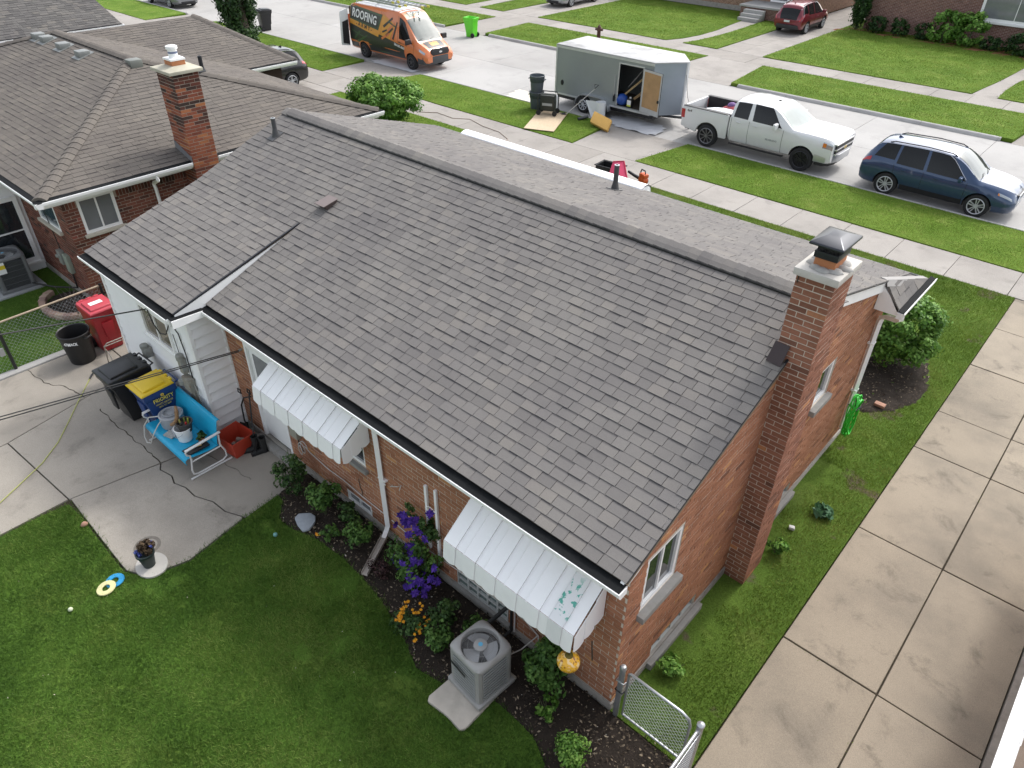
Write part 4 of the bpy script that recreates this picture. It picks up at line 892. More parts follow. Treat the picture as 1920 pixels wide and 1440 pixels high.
# insulated line set to the condenser
ls = MB(); ls.tube([(-1.60, -.01, .78), (-1.62, -.12, .80), (-1.72, -.34, .62), (-1.82, -.52, .50), (-1.80, -.60, .40)], .030, 8); ls.tube([(-1.66, -.05, .75), (-1.66, -.05, .12), (-1.7, -.4, .06)], .022, 8); ls.build('line_set', BLACK_R, house)
sp = MB(); sp.tube([(-1.45, -.01, .5), (-1.2, -.03, .42), (-1.12, -.1, .40)], .011, 6); sp.tube([(-1.2, -.03, .42), (-1.3, -.25, .25), (-1.35, -.5, .32)], .009, 6); sp.build('spigot', CABLE_W, house)
# meters on the sided wall
GREYB = mat('meter_grey', (.28, .29, .27), .6, .2, var=.15, dirt=.5, dcol=(.20, .12, .07)); PEEL = mat('peeling_grey', (.26, .25, .21), .8, var=.3, vs=16, dirt=.9, dcol=(.16, .09, .05))
mb = MB(); mb.box(-9.07, -8.93, -.70, -.60, 1.30, 1.62); mb.lathe([(.07, 0), (.07, .10), (.05, .12), (.001, .12)], 16, (-9.0, -.66, 1.58)); mb.build('utility_meter', GREYB, house, bevel=.012)
mb = MB(); mb.box(-9.05, -8.80, -.72, -.60, .95, 1.24); mb.box(-9.02, -8.84, -.66, -.60, .66, .95); o = mb.build('utility_meter', PEEL, house, bevel=.012)
mb = MB(); mb.lathe([(.08, 0), (.08, .08), (.001, .1)], 14, (-9.15, -.68, 1.0)); mb.build('meter_dial', GREYB, o, smooth=40)
mb = MB(); mb.tube([(-8.98, -.64, .68), (-8.96, -.63, .3), (-8.9, -.64, .05)], .018, 8); mb.tube([(-8.78, -.64, 1.12), (-8.70, -.65, 1.0), (-8.66, -.65, .82), (-8.72, -.64, .78)], .012, 6); mb.build('meter_pipe', GREYB, o)
mb = MB(); mb.box(-10.62, -10.42, -.74, -.60, .98, 1.18); mb.lathe([(.07, 0), (.075, .08), (.001, .10)], 14, (-10.52, -.70, 1.16)); mb.build('gas_meter', GREYB, house, bevel=.012)
wl = MB(); wl.tube([(-9.95, -.62, 2.20), (-9.75, -.66, 2.02), (-9.5, -.68, 1.92), (-9.3, -.66, 1.98), (-9.22, -.63, 2.12), (-9.12, -.62, 2.26), (-9.0, -.62, 2.27), (-8.86, -.615, 2.16), (-8.80, -.615, 1.75), (-8.82, -.615, 1.25)], .011, 6); wl.tube([(-9.1, -.62, 2.05), (-9.07, -.62, 1.6)], .007, 5); wl.build('wall_cable', CABLE, house)
an = MB(); an.tube([(-7.92, -.0, 1.98), (-7.92, -.07, 1.98)], .02, 8); an.build('cable_anchor', GREYB, house)

# ================================================================ BACK YARD THINGS
def plas(name, col, rough=.42): return mat(name, col, rough, var=.10, vs=5, bp=.08, bs=60, dirt=.18, dcol=tuple(x*.6+.03 for x in col))
def cart(name, loc, rz, body, lid, label, cat='trash cart', group=None, w=.62, d=.74, h=1.02, lidm=None, open_=False):
    """wheeled cart: front faces local -y, hinge, handle and wheels at +y"""
    c = empty(name, loc, rz, label, cat, group); b = MB(); w2, d2 = w/2, d/2; t = .78
    def ring(k, sx, sy, z, oy=0): return [(-w2*sx, -d2*sy+oy, z), (w2*sx, -d2*sy+oy, z), (w2*sx, d2*sy+oy, z), (-w2*sx, d2*sy+oy, z)]
    lv = [ring(0, .74, .66, .02, .05), ring(0, .78, .72, .30, .04), ring(0, .90, .90, h*.80, 0), ring(0, .92, .94, h*.84, 0), ring(0, .985, 1.0, h*.86, 0), ring(0, 1.0, 1.0, h, 0)]
    vs = [p for r in lv for p in r]; fs = [(0, 3, 2, 1)]
    for i in range(len(lv)-1): fs += [(4*i+k, 4*i+(k+1) % 4, 4*i+4+(k+1) % 4, 4*i+4+k) for k in range(4)]
    if open_:
        inn = [(x*.93, y*.93, h) for x, y, z in lv[-1]]; low = [(x*.9, y*.9, .2) for x, y, z in lv[0]]; n = len(vs); vs += inn+low
        fs += [(4*(len(lv)-1)+k, 4*(len(lv)-1)+(k+1) % 4, n+(k+1) % 4, n+k) for k in range(4)]+[(n+k, n+(k+1) % 4, n+4+(k+1) % 4, n+4+k) for k in range(4)]+[(n+4, n+5, n+6, n+7)]
    else: fs += [tuple(4*(len(lv)-1)+k for k in range(4))]
    b.add(vs, fs); b.build('body', body, c, bevel=.022, seg=2)
    g = MB(); g.hexa([(-w2*.30, -d2*.86-.012, h*.30), (w2*.30, -d2*.86-.012, h*.30), (w2*.30, -d2*.80, h*.30), (-w2*.30, -d2*.80, h*.30), (-w2*.42, -d2*.93-.012, h*.72), (w2*.42, -d2*.93-.012, h*.72), (w2*.42, -d2*.84, h*.72), (-w2*.42, -d2*.84, h*.72)]); g.build('front_panel', body, c, bevel=.012)
    if lid is not None:
        l = MB(); n = 6
        for (sx, z0, z1, y0, y1) in ((1.04, h+.004, h+.035, -d2-.035, d2*.92), (.80, h+.035, h+.075, -d2*.86, d2*.52)):
            l.hexa([(-w2*sx, y0, z0-.02*(z0 == h+.004)), (w2*sx, y0, z0-.02*(z0 == h+.004)), (w2*sx, y1, z0), (-w2*sx, y1, z0), (-w2*sx*.96, y0+.02, z1-.012), (w2*sx*.96, y0+.02, z1-.012), (w2*sx*.96, y1-.02, z1+.012), (-w2*sx*.96, y1-.02, z1+.012)])
        lo = l.build('lid', lid, c, bevel=.014)
        for sx in (-.55, 0, .55):
            hh = MB(); hh.box(w2*sx-.05, w2*sx+.05, d2*.80, d2*.98, h+.02, h+.062); hh.build('hinge', lid, lo, bevel=.01)
    hn = MB(); hn.tube([(-w2*.8, d2*.9, h-.04), (-w2*.8, d2+.07, h-.01), (w2*.8, d2+.07, h-.01), (w2*.8, d2*.9, h-.04)], .016, 8); hn.build('handle', body, c)
    for s in (-1, 1):
        wv = MB(); wv.cyl((s*w2*.78, d2*.80, .125), (s*(w2*.78+.06), d2*.80, .125), .125, n=20); wo = wv.build('wheel', BLACK_R, c, smooth=40)
        wv = MB(); wv.cyl((s*(w2*.78+.058), d2*.80, .125), (s*(w2*.78+.066), d2*.80, .125), .06, n=12); wv.build('hub', DKMETAL, wo)
    return c
RED = plas('cart_red', (.38, .020, .028)); RED_L = plas('cart_red_lid', (.46, .055, .075), .5); YEL = plas('lid_yellow', (.72, .50, .02)); BLUE = plas('cart_blue', (.022, .055, .185)); BLKP = plas('cart_black', (.013, .014, .016), .35)
rc = cart('trash_cart', (-13.06, -.56, 0), math.radians(92), RED, RED_L, 'red wheeled trash cart with white label on its lid beside the fence', w=.56, d=.66, h=1.04)
lb = MB(); lb.box(-.14, .12, -.12, .02, 1.118, 1.122); lb.build('lid_label', WHITE, rc)
lt = text_mesh('label_print', '7751', .06, mat('print_grey', (.35, .35, .36), .7), rc, (-.01, -.05, 1.123), (0, 0, 0), .0005)
cart('trash_cart', (-10.36, -1.24, 0), math.radians(2), BLKP, BLKP, 'black wheeled trash cart with closed lid against the white siding', w=.64, d=.78, h=1.05)
bc = cart('recycling_cart', (-9.58, -1.08, 0), math.radians(1), BLUE, YEL, 'blue recycling cart with yellow lid behind the turquoise bench', w=.60, d=.62, h=1.0)
YT = mat('print_yellow', (.62, .52, .08), .6)
text_mesh('brand_print', 'PRIORITY', .105, YT, bc, (.302, .02, .80), (math.radians(84), 0, math.radians(90)), .001, sx=.85, bold=.002)
text_mesh('brand_print', 'WASTE SERVICES', .05, YT, bc, (.298, .02, .71), (math.radians(84), 0, math.radians(90)), .001, sx=.85)
text_mesh('brand_print', '(855) 927-8365', .045, YT, bc, (.293, .02, .65), (math.radians(84), 0, math.radians(90)), .001, sx=.85)
lg = MB(); lg.cyl((.298, .02, .885), (.304, .02, .885), .032, n=20); lo = lg.build('brand_emblem', YT, bc); lg = MB(); lg.cyl((.303, .02, .885), (.306, .02, .885), .016, n=16); lg.build('emblem_core', mat('print_orange', (.6, .2, .05), .6), lo)
# round black can
tc = empty('trash_can', (-12.98, -1.18, 0), 0, 'round black open trash can beside the red cart', 'trash can')
m = MB(); m.lathe([(.24, .0), (.25, .02), (.30, .62), (.315, .64), (.325, .70), (.315, .715), (.295, .70), (.285, .60), (.235, .04), (.001, .04)], 32); m.build('body', BLACK, tc, smooth=40)
for a in (0.5, 3.64):
    m = MB(); m.tube([(.30*math.cos(a-.25), .30*math.sin(a-.25), .62), (.38*math.cos(a-.15), .38*math.sin(a-.15), .64), (.38*math.cos(a+.15), .38*math.sin(a+.15), .64), (.30*math.cos(a+.25), .30*math.sin(a+.25), .62)], .016, 8); m.build('handle', BLACK, tc)
for k, (s_, q) in enumerate((('4765', -.9), ('MACK', -.55))): text_mesh('painted_letters', s_, .085, WHITE, tc, (.300*math.cos(q), .300*math.sin(q), .55), (math.radians(86), 0, q+math.pi/2), .001, sx=.8, bold=.003)

# ---- glider bench
bn = empty('glider_bench', (-8.62, -1.1, 0), 0, 'turquoise metal glider bench with white tube arms and clutter on its seat', 'bench')
TURQ = mat('turquoise_enamel', (.012, .35, .58), .4, var=.08, vs=7, dirt=.12, dcol=(.02, .2, .3))
x0, x1 = -.72, .72
def bend(pts, name, th=.012):
    m = MB(); n = len(pts); nrm = []
    for i in range(n):
        a = np.array(pts[max(i-1, 0)]); b = np.array(pts[min(i+1, n-1)]); d = b-a; d = d/np.linalg.norm(d); nrm.append((-d[1]*th, d[0]*th))
    prof = pts+[(p[0]+q[0], p[1]+q[1]) for p, q in zip(pts[::-1], nrm[::-1])]
    m.prism([(x0, y, z) for y, z in prof], (x1-x0, 0, 0)); return m.build(name, TURQ, bn, bevel=.003, seg=1)
bend([(-.37, .30), (-.385, .34), (-.375, .385), (-.34, .405), (-.29, .40), (-.1, .37), (.1, .35), (.24, .36)], 'seat')
bend([(.22, .39), (.245, .50), (.28, .68), (.315, .83), (.33, .86), (.36, .865), (.375, .84)], 'backrest')
pf = MB(); dk = mat('perforation_dark', (.01, .10, .17), .6)
for i in range(28):
    for j in range(7):
        X = x0+.06+i*(x1-x0-.12)/27; t = .12+.76*j/6; Y = .225+(.315-.225)*t; Z = .40+.43*t
        pf.obox((X, Y-.009, Z), (.012, 0, 0), (0, .002, 0), (0, 0, .012))
tag(pf.build('perforations', dk, bn), kind='stuff')
WT = mat('white_tube', (.66, .66, .65), .35, var=.08, dirt=.25, dcol=(.4, .37, .33))
for s, X in ((-1, x0-.03), (1, x1+.06)):
    m = MB(); m.tube([(X, -.30, .63), (X, -.36, .60), (X, -.35, .54), (X, -.30, .50), (X, -.30, .40), (X, -.34, .20), (X, -.33, .10), (X, -.26, .07), (X, .22, .07), (X, .30, .12), (X, .30, .24), (X, .24, .42), (X, .26, .62)], .016, 8); ar = m.build('side_frame', WT, bn, smooth=50)
    m = MB(); m.prism([(X-.028, -.36, .62), (X+.028, -.36, .62), (X+.028, .30, .66), (X-.028, .30, .66)], (0, 0, .02)); m.build('armrest', WT, ar, bevel=.008)
    m = MB(); m.tube([(X, -.30, .36), (X, .25, .38)], .013, 8); m.tube([(X, -.40, .02), (X, .38, .02)], .018, 8); m.build('runner', WT, ar)
def thing_at(name, loc, label, cat, rz=0): return empty(name, loc, rz, label, cat)
GREYP = mat('grey_plastic', (.33, .34, .36), .5, var=.1, vs=9)
hr = thing_at('hose_pot', (-8.98, -1.12, .40), 'round grey plastic hose pot standing on the turquoise bench', 'hose pot')
m = MB(); m.lathe([(.19, 0), (.20, .02), (.21, .22), (.215, .25), (.19, .265), (.17, .25), (.13, .255), (.11, .235), (.07, .24), (.06, .26), (.001, .265)], 32); m.build('body', GREYP, hr, smooth=40)
m = MB(); m.tube([(.13*math.cos(t*.35), .13*math.sin(t*.35), .262+.001*t) for t in range(0, 22)], .016, 6); m.build('coil', mat('grey_hose', (.26, .27, .29), .5), hr)
ho = MB(); ho.tube([(-9.08, -1.3, .63), (-9.22, -1.42, .60), (-9.30, -1.52, .42), (-9.28, -1.58, .22), (-9.18, -1.60, .14), (-9.04, -1.58, .20), (-8.96, -1.52, .40), (-8.95, -1.40, .55), (-8.98, -1.25, .64)], .011, 8); tag(ho.build('hose', mat('pale_hose', (.50, .49, .45), .6)), 'thin pale hose looped over the front edge of the turquoise bench', 'hose')
bk = thing_at('bucket', (-8.44, -1.18, .40), 'white plastic bucket with wire handle on the bench seat', 'bucket')
m = MB(); m.lathe([(.115, 0), (.12, .01), (.145, .25), (.155, .255), (.155, .27), (.14, .27), (.135, .25), (.11, .03), (.001, .03)], 28); m.build('body', WHITE, bk, smooth=40)
m = MB(); m.tube([(.15*math.cos(t), .15*math.sin(t)-.01, .22-.10*math.sin((t-3.3)/2.5*math.pi)) for t in np.linspace(3.3, 5.8, 10)], .005, 5); m.build('handle', GALV, bk)
pt = thing_at('flower_pot', (-8.42, -1.13, .58), 'dark grey pot of odds and ends stacked in the white bucket', 'pot')
m = MB(); m.lathe([(.10, 0), (.13, .17), (.145, .17), (.145, .20), (.125, .20), (.12, .13), (.001, .13)], 24); m.build('body', mat('pot_charcoal', (.05, .048, .048), .6), pt, smooth=40)
R = random.Random(8)
for k, cl in enumerate([(.45, .03, .03), (.30, .34, .05), (.16, .2, .05), (.45, .40, .12), (.05, .05, .05)]):
    m = MB(); a = k*1.3; m.tube([(.06*math.cos(a), .06*math.sin(a), .12), (.075*math.cos(a), .075*math.sin(a), .22+.02*(k % 2))], .016, 8); m.build('trinket', mat('trinket_%d' % k, cl, .5), pt)
wb = MB(); pth = [(-8.62, -1.28, .68), (-8.52, -1.24, .76), (-8.47, -1.20, .88), (-8.48, -1.17, 1.0), (-8.52, -1.15, 1.08)]
wb.tube(pth, [.030, .036, .034, .032, .02], 8); tag(wb.build('wooden_club', mat('varnished_wood', (.26, .15, .075), .5, var=.25, vs=14)), 'curved brown wooden stick leaning out of the clutter on the bench', 'stick')
m = MB(); m.box(-8.16, -7.96, -1.40, -.98, .402, .43); tag(m.build('tray', BLACK, bevel=.008), 'black tray lying on the bench seat beside the right armrest', 'tray')
m = MB(); m.tube([(-8.10, -1.30, .445), (-8.02, -1.10, .455)], .012, 6); tag(m.build('trowel', mat('trowel_wood', (.45, .28, .08), .5)), 'small wooden handled trowel on the black tray', 'trowel')
m = MB(); m.obox((-8.72, -1.30, .425), (.10, .03, 0), (-.03, .09, 0), (0, 0, .012)); m.obox((-8.70, -1.30, .445), (.08, .05, 0), (-.04, .07, 0), (0, 0, .008)); tag(m.build('newspaper', mat('newsprint', (.34, .35, .34), .9, var=.6, vs=45)), 'crumpled newspaper lying on the bench seat in front of the hose pot', 'newspaper')
m = MB(); m.obox((-8.64, -1.20, .48), (.055, .04, .02), (-.04, .055, .0), (-.02, 0, .08)); tag(m.build('plastic_scoop', mat('scoop_grey', (.40, .41, .44), .5), bevel=.012), 'grey ribbed plastic scoop between the hose pot and the bucket', 'scoop')
pl_ = thing_at('potted_weed', (-8.16, -1.02, .40), 'straggly green plant in the bench corner beside the bucket', 'plant')
m = MB(); m.lathe([(.05, 0), (.065, .08), (.001, .08)], 12); m.build('pot', mat('clay_pot', (.35, .16, .08), .8), pl_)
# ---- red tub
rt = thing_at('storage_tub', (-8.0, -.50, 0), 'red plastic tub with dirty bricks inside by the siding corner', 'tub', math.radians(6))
m = MB(); w_, d_, h_ = .27, .24, .36; RT = plas('tub_red', (.42, .045, .022))
o_ = [(-w_*.84, -d_*.84, 0), (w_*.84, -d_*.84, 0), (w_*.84, d_*.84, 0), (-w_*.84, d_*.84, 0)]; t_ = [(-w_, -d_, h_), (w_, -d_, h_), (w_, d_, h_), (-w_, d_, h_)]; i_ = [(x*.95, y*.95, h_) for x, y, z in t_]; b_ = [(x*.93, y*.93, .03) for x, y, z in o_]
m.add(o_+t_+i_+b_, [(0, 3, 2, 1)]+[(k, (k+1) % 4, 4+(k+1) % 4, 4+k) for k in range(4)]+[(4+k, 4+(k+1) % 4, 8+(k+1) % 4, 8+k) for k in range(4)]+[(8+k, 8+(k+1) % 4, 12+(k+1) % 4, 12+k) for k in range(4)]+[(12, 13, 14, 15)]); m.build('body', RT, rt, bevel=.008)
R = random.Random(4)
for k in range(6):
    m = MB(); a = R.uniform(0, 6.3); r = R.uniform(0, .15); c = np.array([-8.0+r*math.cos(a), -.5+r*math.sin(a), .07+R.uniform(0, .09)]); u = np.array([math.cos(a*2), math.sin(a*2), R.uniform(-.3, .3)]); u /= np.linalg.norm(u); v = np.cross(u, [0, 0, 1.]); v /= np.linalg.norm(v); m.obox(c, u*.07, v*.035, np.cross(u, v)*.025)
    tag(m.build('brick_piece', mat('tub_rubble_%d' % (k % 3), [(.30, .18, .13), (.16, .09, .07), (.34, .28, .24)][k % 3], .9, var=.3, vs=14), bevel=.012), 'dirty broken brick piece lying in the red tub', 'brick', 'brick pieces in the red tub')
# ---- tools and boots by the back door
for k, (a, b, lab) in enumerate((((-7.97, -.06, 1.03), (-7.74, -.28, .30), 'black long-handled shovel leaning on the brick beside the door'), ((-8.25, -.10, .92), (-8.20, -.16, .28), 'black scoop shovel with bent handle against the siding by the red tub'))):
    sh = empty('shovel', (b[0], b[1], 0), 0, lab, 'shovel'); m = MB(); off = np.array([b[0], b[1], 0]); a_, b_ = np.array(a)-off, np.array(b)-off
    if k == 0: m.tube([a_, b_], .014, 8)
    else: m.tube([np.array((-7.93, -.06, .98))-off, a_+np.array([.1, 0, -.06]), a_+np.array([-.02, -.02, -.28]), b_+np.array([-.02, 0, .06]), b_+np.array([.12, -.02, -.16])], .014, 8)
    m.build('handle', BLACK, sh, smooth=50)
    m = MB(); m.tube([a_+np.array([-.05, 0, .0]), a_+np.array([-.04, .0, .08]), a_+np.array([.04, 0, .09]), a_+np.array([.05, .0, .01])], .012, 8, closed=True); m.build('grip', BLACK, sh)
    m = MB(); m.grid(lambda u, v: (b_[0]+(u-.5)*.30+.02, b_[1]-.05-.10*v+.05*math.cos((u-.5)*3), b_[2]-.02-.28*v), 6, 4); m.build('blade', BLACK, sh, solid=.008, smooth=50)
for k, (x, y, a) in enumerate(((-7.72, -.34, -.5), (-7.58, -.27, -.3))):
    bt = empty('rubber_boot', (x, y, 0), a, ['black rubber boot nearer the red tub', 'black rubber boot nearer the door step'][k], 'boot', 'boots by the back door')
    m = MB(); m.lathe([(.055, 0), (.058, .10), (.062, .30), (.066, .34), (.058, .34), (.05, .12), (.001, .10)], 14, (0, .05, .0)); m.build('shaft', BLACK_R, bt, smooth=50)
    m = MB(); m.tube([(0, .08, .045), (0, -.02, .05), (0, -.12, .042), (0, -.17, .035)], [.05, .052, .048, .025], 12); m.build('foot', BLACK_R, bt, smooth=50)
    m = MB(); m.box(-.05, .05, -.19, .11, 0, .022); m.build('sole', BLACK, bt, bevel=.01)
# ---- folded chair behind the black cart
fc = empty('folding_chair', (-12.25, -.66, 0), 0, 'bare metal folding chair frame between the red and black carts', 'chair')
TAN = mat('tan_tube', (.32, .29, .25), .4, .4)
m = MB(); m.tube([(-.12, -.25, 0), (-.02, -.24, .50), (.0, -.18, .56), (.0, .24, .56), (-.02, .28, .50), (-.12, .29, 0)], .013, 8); m.build('back_frame', TAN, fc)
m = MB(); m.tube([(.30, -.24, 0), (.05, -.22, .36), (-.15, -.22, .42), (-.15, .26, .42), (.05, .26, .36), (.30, .28, 0)], .013, 8); m.build('seat_frame', TAN, fc)
for k in range(4):
    m = MB(); m.tube([(.0, -.15+.12*k, .55), (-.02, -.12+.12*k, .50), (.0, -.09+.12*k, .55)], .005, 5); m.build('spring', mat('spring_red', (.35, .06, .04), .5), fc)
# ---- garden hose and overhead cables
ho = MB(); P_ = [(-9.2, -4.6), (-9.66, -3.95), (-9.95, -3.45), (-10.17, -3.08), (-10.55, -2.66), (-11.05, -2.26), (-11.55, -1.88), (-12.0, -1.52), (-12.12, -1.42)]
ho.tube([(x, y, .02) for x, y in P_], .0085, 8); hs_ = ho.build('garden_hose', mat('hose_lime', (.36, .38, .10), .5)); tag(hs_, 'yellow-green garden hose lying across the concrete patio', 'hose')
m = MB(); m.tube([(-12.12, -1.42, .022), (-12.22, -1.33, .03), (-12.27, -1.28, .03)], [.016, .02, .014], 8); m.build('nozzle', DKMETAL, hs_)
def span(a, b, far, sag, name, label, r=.011, twin=.0, cat='cable'):
    a, b = np.array(a, float), np.array(b, float); e = a+(b-a)*far; n = 28; m = MB()
    for off in ((0, twin) if twin else (0,)):
        m.tube([a+(e-a)*k/n+np.array([0, 0, -sag*math.sin(math.pi*k/n)*.0+off]) for k in range(n+1)], r, 6)
    return tag(m.build(name, CABLE), label, cat)
span((-7.92, -.07, 1.98), (-8.09, -3.54, 2.5), 2.2, .0, 'overhead_cable', 'thin black overhead cable running to the brick beside the back door', .0085)
span((-7.92, -.07, 1.955), (-8.09, -3.54, 2.452), 2.2, .0, 'overhead_cable', 'lower thin black cable paired with the one by the back door', .0085)
span((-9.95, -.62, 2.22), (-9.38, -2.92, 3.0), 2.4, 0, 'service_cable', 'thick grey twisted service cable reaching the window of the white sided room', .012)
# ---- chain link fence at the left
cf = empty('chain_link_fence', (-13.6, -2.3, 0), 0, 'chain-link fence with tan top rail and black post left of the patio', 'fence')
m = MB(); m.tube([(0, -6, 1.08), (0, 0, 1.12), (0, 2.1, 1.16)], .022, 8); m.build('top_rail', mat('rail_tan', (.36, .29, .21), .6, .2, var=.3, vs=20), cf)
m = MB(); m.tube([(0, 0, -.1), (0, 0, 1.16)], .034, 10); po = m.build('post', BLACK, cf); m = MB(); m.tube([(0, 2.1, -.1), (0, 2.1, 1.2)], .03, 10); m.build('post', DKMETAL, cf)
m = MB(); m.box(.03, .05, -.16, -.06, .42, .60); m.build('tag', GALV, po)
def chainlink(parent, fn, L, H, z0, pitch, r, material):
    """woven diagonal wires over a panel; fn maps (s,z) to a point"""
    m = MB(); n = int((L+H)/pitch)
    for k in range(n+1):
        s0 = k*pitch
        for sgn in (1, -1):
            a = (s0-H, 0) if sgn > 0 else (s0, 0); b = (s0, H) if sgn > 0 else (s0-H, H)
            pts = [a, b]; (sa, za), (sb_, zb_) = pts
            def clip(p, q):
                (s1, z1), (s2, z2) = p, q
                if s1 < 0: t = (0-s1)/(s2-s1); p = (0, z1+(z2-z1)*t)
                if s1 > L: t = (L-s1)/(s2-s1); p = (L, z1+(z2-z1)*t)
                return p
            p = clip(a, b); q = clip(b, a)
            if (p[0]-q[0])**2+(p[1]-q[1])**2 < .002: continue
            m.tube([np.array(fn(p[0], z0+p[1]))+sgn*.0015, np.array(fn(q[0], z0+q[1]))+sgn*.0015], r, 4, cap=False)
    return tag(m.build('wire_mesh', material, parent, recalc=False), kind='stuff')
chainlink(cf, lambda s, z: (0, -4+s, z), 6.1, 1.05, .05, .09, .0014, GALV)
# ---- chain link gate and fence at the right corner
gt = empty('chain_link_gate', (.11, .0, 0), 0, 'galvanised chain-link gate between the house corner and the driveway', 'gate')
m = MB(); m.tube([(-.01, -.01, -.1), (-.01, -.01, 1.02)], .038, 14); po = m.build('post', GALV, gt, smooth=40)
m = MB(); m.lathe([(.044, 0), (.044, .03), (.03, .055), (.001, .062)], 14, (-.01, -.01, 1.01)); m.build('post_cap', GALV, po, smooth=40)
for z in (.78, .58): m = MB(); m.tube([(-.05, .03, z), (-.05, -.05, z), (.05, -.05, z), (.06, .0, z)], .011, 6); m.build('hinge', GALV if z > .7 else DKMETAL, po)
m = MB(); m.tube([(.08, 0, .10), (.08, 0, .98), (.10, 0, 1.0), (.80, 0, 1.0), (.90, 0, .96), (.93, 0, .86), (.93, 0, .10)], .018, 10, closed=True); fr_ = m.build('frame', GALV, gt, smooth=50)
chainlink(gt, lambda s, z: (.09+s, 0, z), .83, .88, .10, .070, .0030, mat('bright_wire', (.60, .62, .64), .4, .3))
cf = empty('chain_link_fence', (1.15, .0, 0), 0, 'galvanised chain-link fence running from the gate post towards the viewer', 'fence')
m = MB(); m.tube([(0, 0, -.1), (0, 0, 1.0)], .038, 14); po = m.build('post', GALV, cf, smooth=40); m = MB(); m.lathe([(.046, 0), (.046, .03), (.02, .05), (.001, .055)], 14, (0, 0, 1.0)); m.build('post_cap', GALV, po, smooth=40)
m = MB(); m.tube([(0, -.02, .96), (0, -4, .96)], .021, 10); m.build('top_rail', GALV, cf); m = MB(); m.tube([(.03, -.04, .93), (.03, -4, .93)], .006, 6); m.build('tension_wire', GALV, cf)
m = MB(); m.box(.02, .03, -.06, -.03, .1, .95); m.build('tension_bar', GALV, cf); chainlink(cf, lambda s, z: (.025, -s, z), 4, .9, .04, .058, .0030, MATS['bright_wire'])
# ---- condensers
def condenser(loc, rz, body, slat, label, w=.57, h=.80, vertical=False):
    c = empty('air_conditioner', loc, rz, label, 'air conditioner'); w2 = w/2
    m = MB(); m.box(-w2-.03, w2+.03, -w2-.03, w2+.03, 0, .07); m.build('base_pan', body, c, bevel=.012)
    m = MB(); m.box(-w2+.045, w2-.045, -w2+.045, w2-.045, .07, h-.13); m.build('coil', mat('coil_dark', (.055, .057, .06), .7), c)
    for sx in (-1, 1):
        for sy in (-1, 1):
            m = MB(); m.prism([(sx*(w2-.10), sy*(w2-.01), .07), (sx*(w2-.05), sy*w2, .07), (sx*(w2-.012), sy*(w2-.012), .07), (sx*w2, sy*(w2-.05), .07), (sx*(w2-.01), sy*(w2-.10), .07), (sx*(w2-.04), sy*(w2-.04), .07)], (0, 0, h-.10)); m.build('corner_post', body, c)
    n = 11
    if not vertical:
        for k in range(n):
            z = .10+k*(h-.20)/(n-1)
            for a in range(4):
                m = MB(); ca, sa = [(1, 0), (0, 1), (-1, 0), (0, -1)][a]
                pr = [(w2-.008, z-.015), (w2+.003, z-.015), (w2+.003, z+.013), (w2-.008, z+.013)]
                L = w2-.075; m.prism([(ca*p-sa*-L, sa*p+ca*-L, zz) for p, zz in pr], (-sa*2*L, ca*2*L, 0)); m.build('louvre', slat, c)
    else:
        for a in range(4):
            ca, sa = [(1, 0), (0, 1), (-1, 0), (0, -1)][a]; m = MB()
            for k in range(22):
                u = -w2+.09+k*(w-.18)/21
                m.obox((ca*(w2-.01)-sa*u, sa*(w2-.01)+ca*u, h*.5), (.006*abs(ca)+.004*abs(sa), .006*abs(sa)+.004*abs(ca), 0), (0, .0001, 0), (0, 0, h*.5-.10))
            for z in (.2, .35, .5, .62): m.obox((ca*(w2-.008), sa*(w2-.008), z), (-sa*(w2-.08), ca*(w2-.08), 0), (ca*.006, sa*.006, 0), (0, 0, .006))
            tag(m.build('side_grille', slat, c), kind='stuff')
    # top cover with round opening
    N = 48; ro = .43*w; vs = []; 
    def sq(t, r):
        cx, sy = math.cos(t), math.sin(t); p = 7.0; k = (abs(cx)**p+abs(sy)**p)**(-1/p); return (r*k*cx, r*k*sy)
    rings = []
    for (kind, r, z) in (('s', w2+.012, h-.075), ('s', w2+.014, h-.03), ('s', w2-.012, h), ('c', ro+.03, h+.004), ('c', ro+.008, h-.002), ('c', ro, h-.018), ('c', ro, h-.09)):
        rings.append([(*(sq(2*math.pi*k/N, r) if kind == 's' else (r*math.cos(2*math.pi*k/N), r*math.sin(2*math.pi*k/N))), z) for k in range(N)])
    m = MB(); m.add([p for r in rings for p in r], [(i*N+k, i*N+(k+1) % N, (i+1)*N+(k+1) % N, (i+1)*N+k) for i in range(len(rings)-1) for k in range(N)]); m.build('top_cover', body, c, smooth=45)
    m = MB()
    for k in range(72):
        t = 2*math.pi*k/72; m.tube([(.085*math.cos(t), .085*math.sin(t), h-.012), (ro*math.cos(t+.12), ro*math.sin(t+.12), h-.012)], .0016, 3, cap=False)
    m.tube([(.165*math.cos(2*math.pi*k/32), .165*math.sin(2*math.pi*k/32), h-.015) for k in range(32)], .0018, 3, closed=True)
    tag(m.build('fan_grille', body, c, recalc=False), kind='stuff')
    m = MB(); m.lathe([(.09, h-.015), (.088, h+.0), (.06, h+.006), (.001, h+.006)], 24); hb = m.build('motor_cap', body, c, smooth=40)
    m = MB(); m.cyl((0, 0, h+.006), (0, 0, h+.008), .030, n=20); m.build('badge', mat('badge_blue', (.12, .42, .62), .4), hb)
    for k in range(3):
        a = k*2.094+.5; m = MB(); m.grid(lambda u, v: ((.06+(.16)*u)*math.cos(a+(v-.5)*1.5), (.06+.16*u)*math.sin(a+(v-.5)*1.5), h-.075+.05*(v-.5)), 4, 5); m.build('fan_blade', mat('blade_grey', (.42, .43, .44), .4, .2), c, solid=.004, smooth=60)
    return c
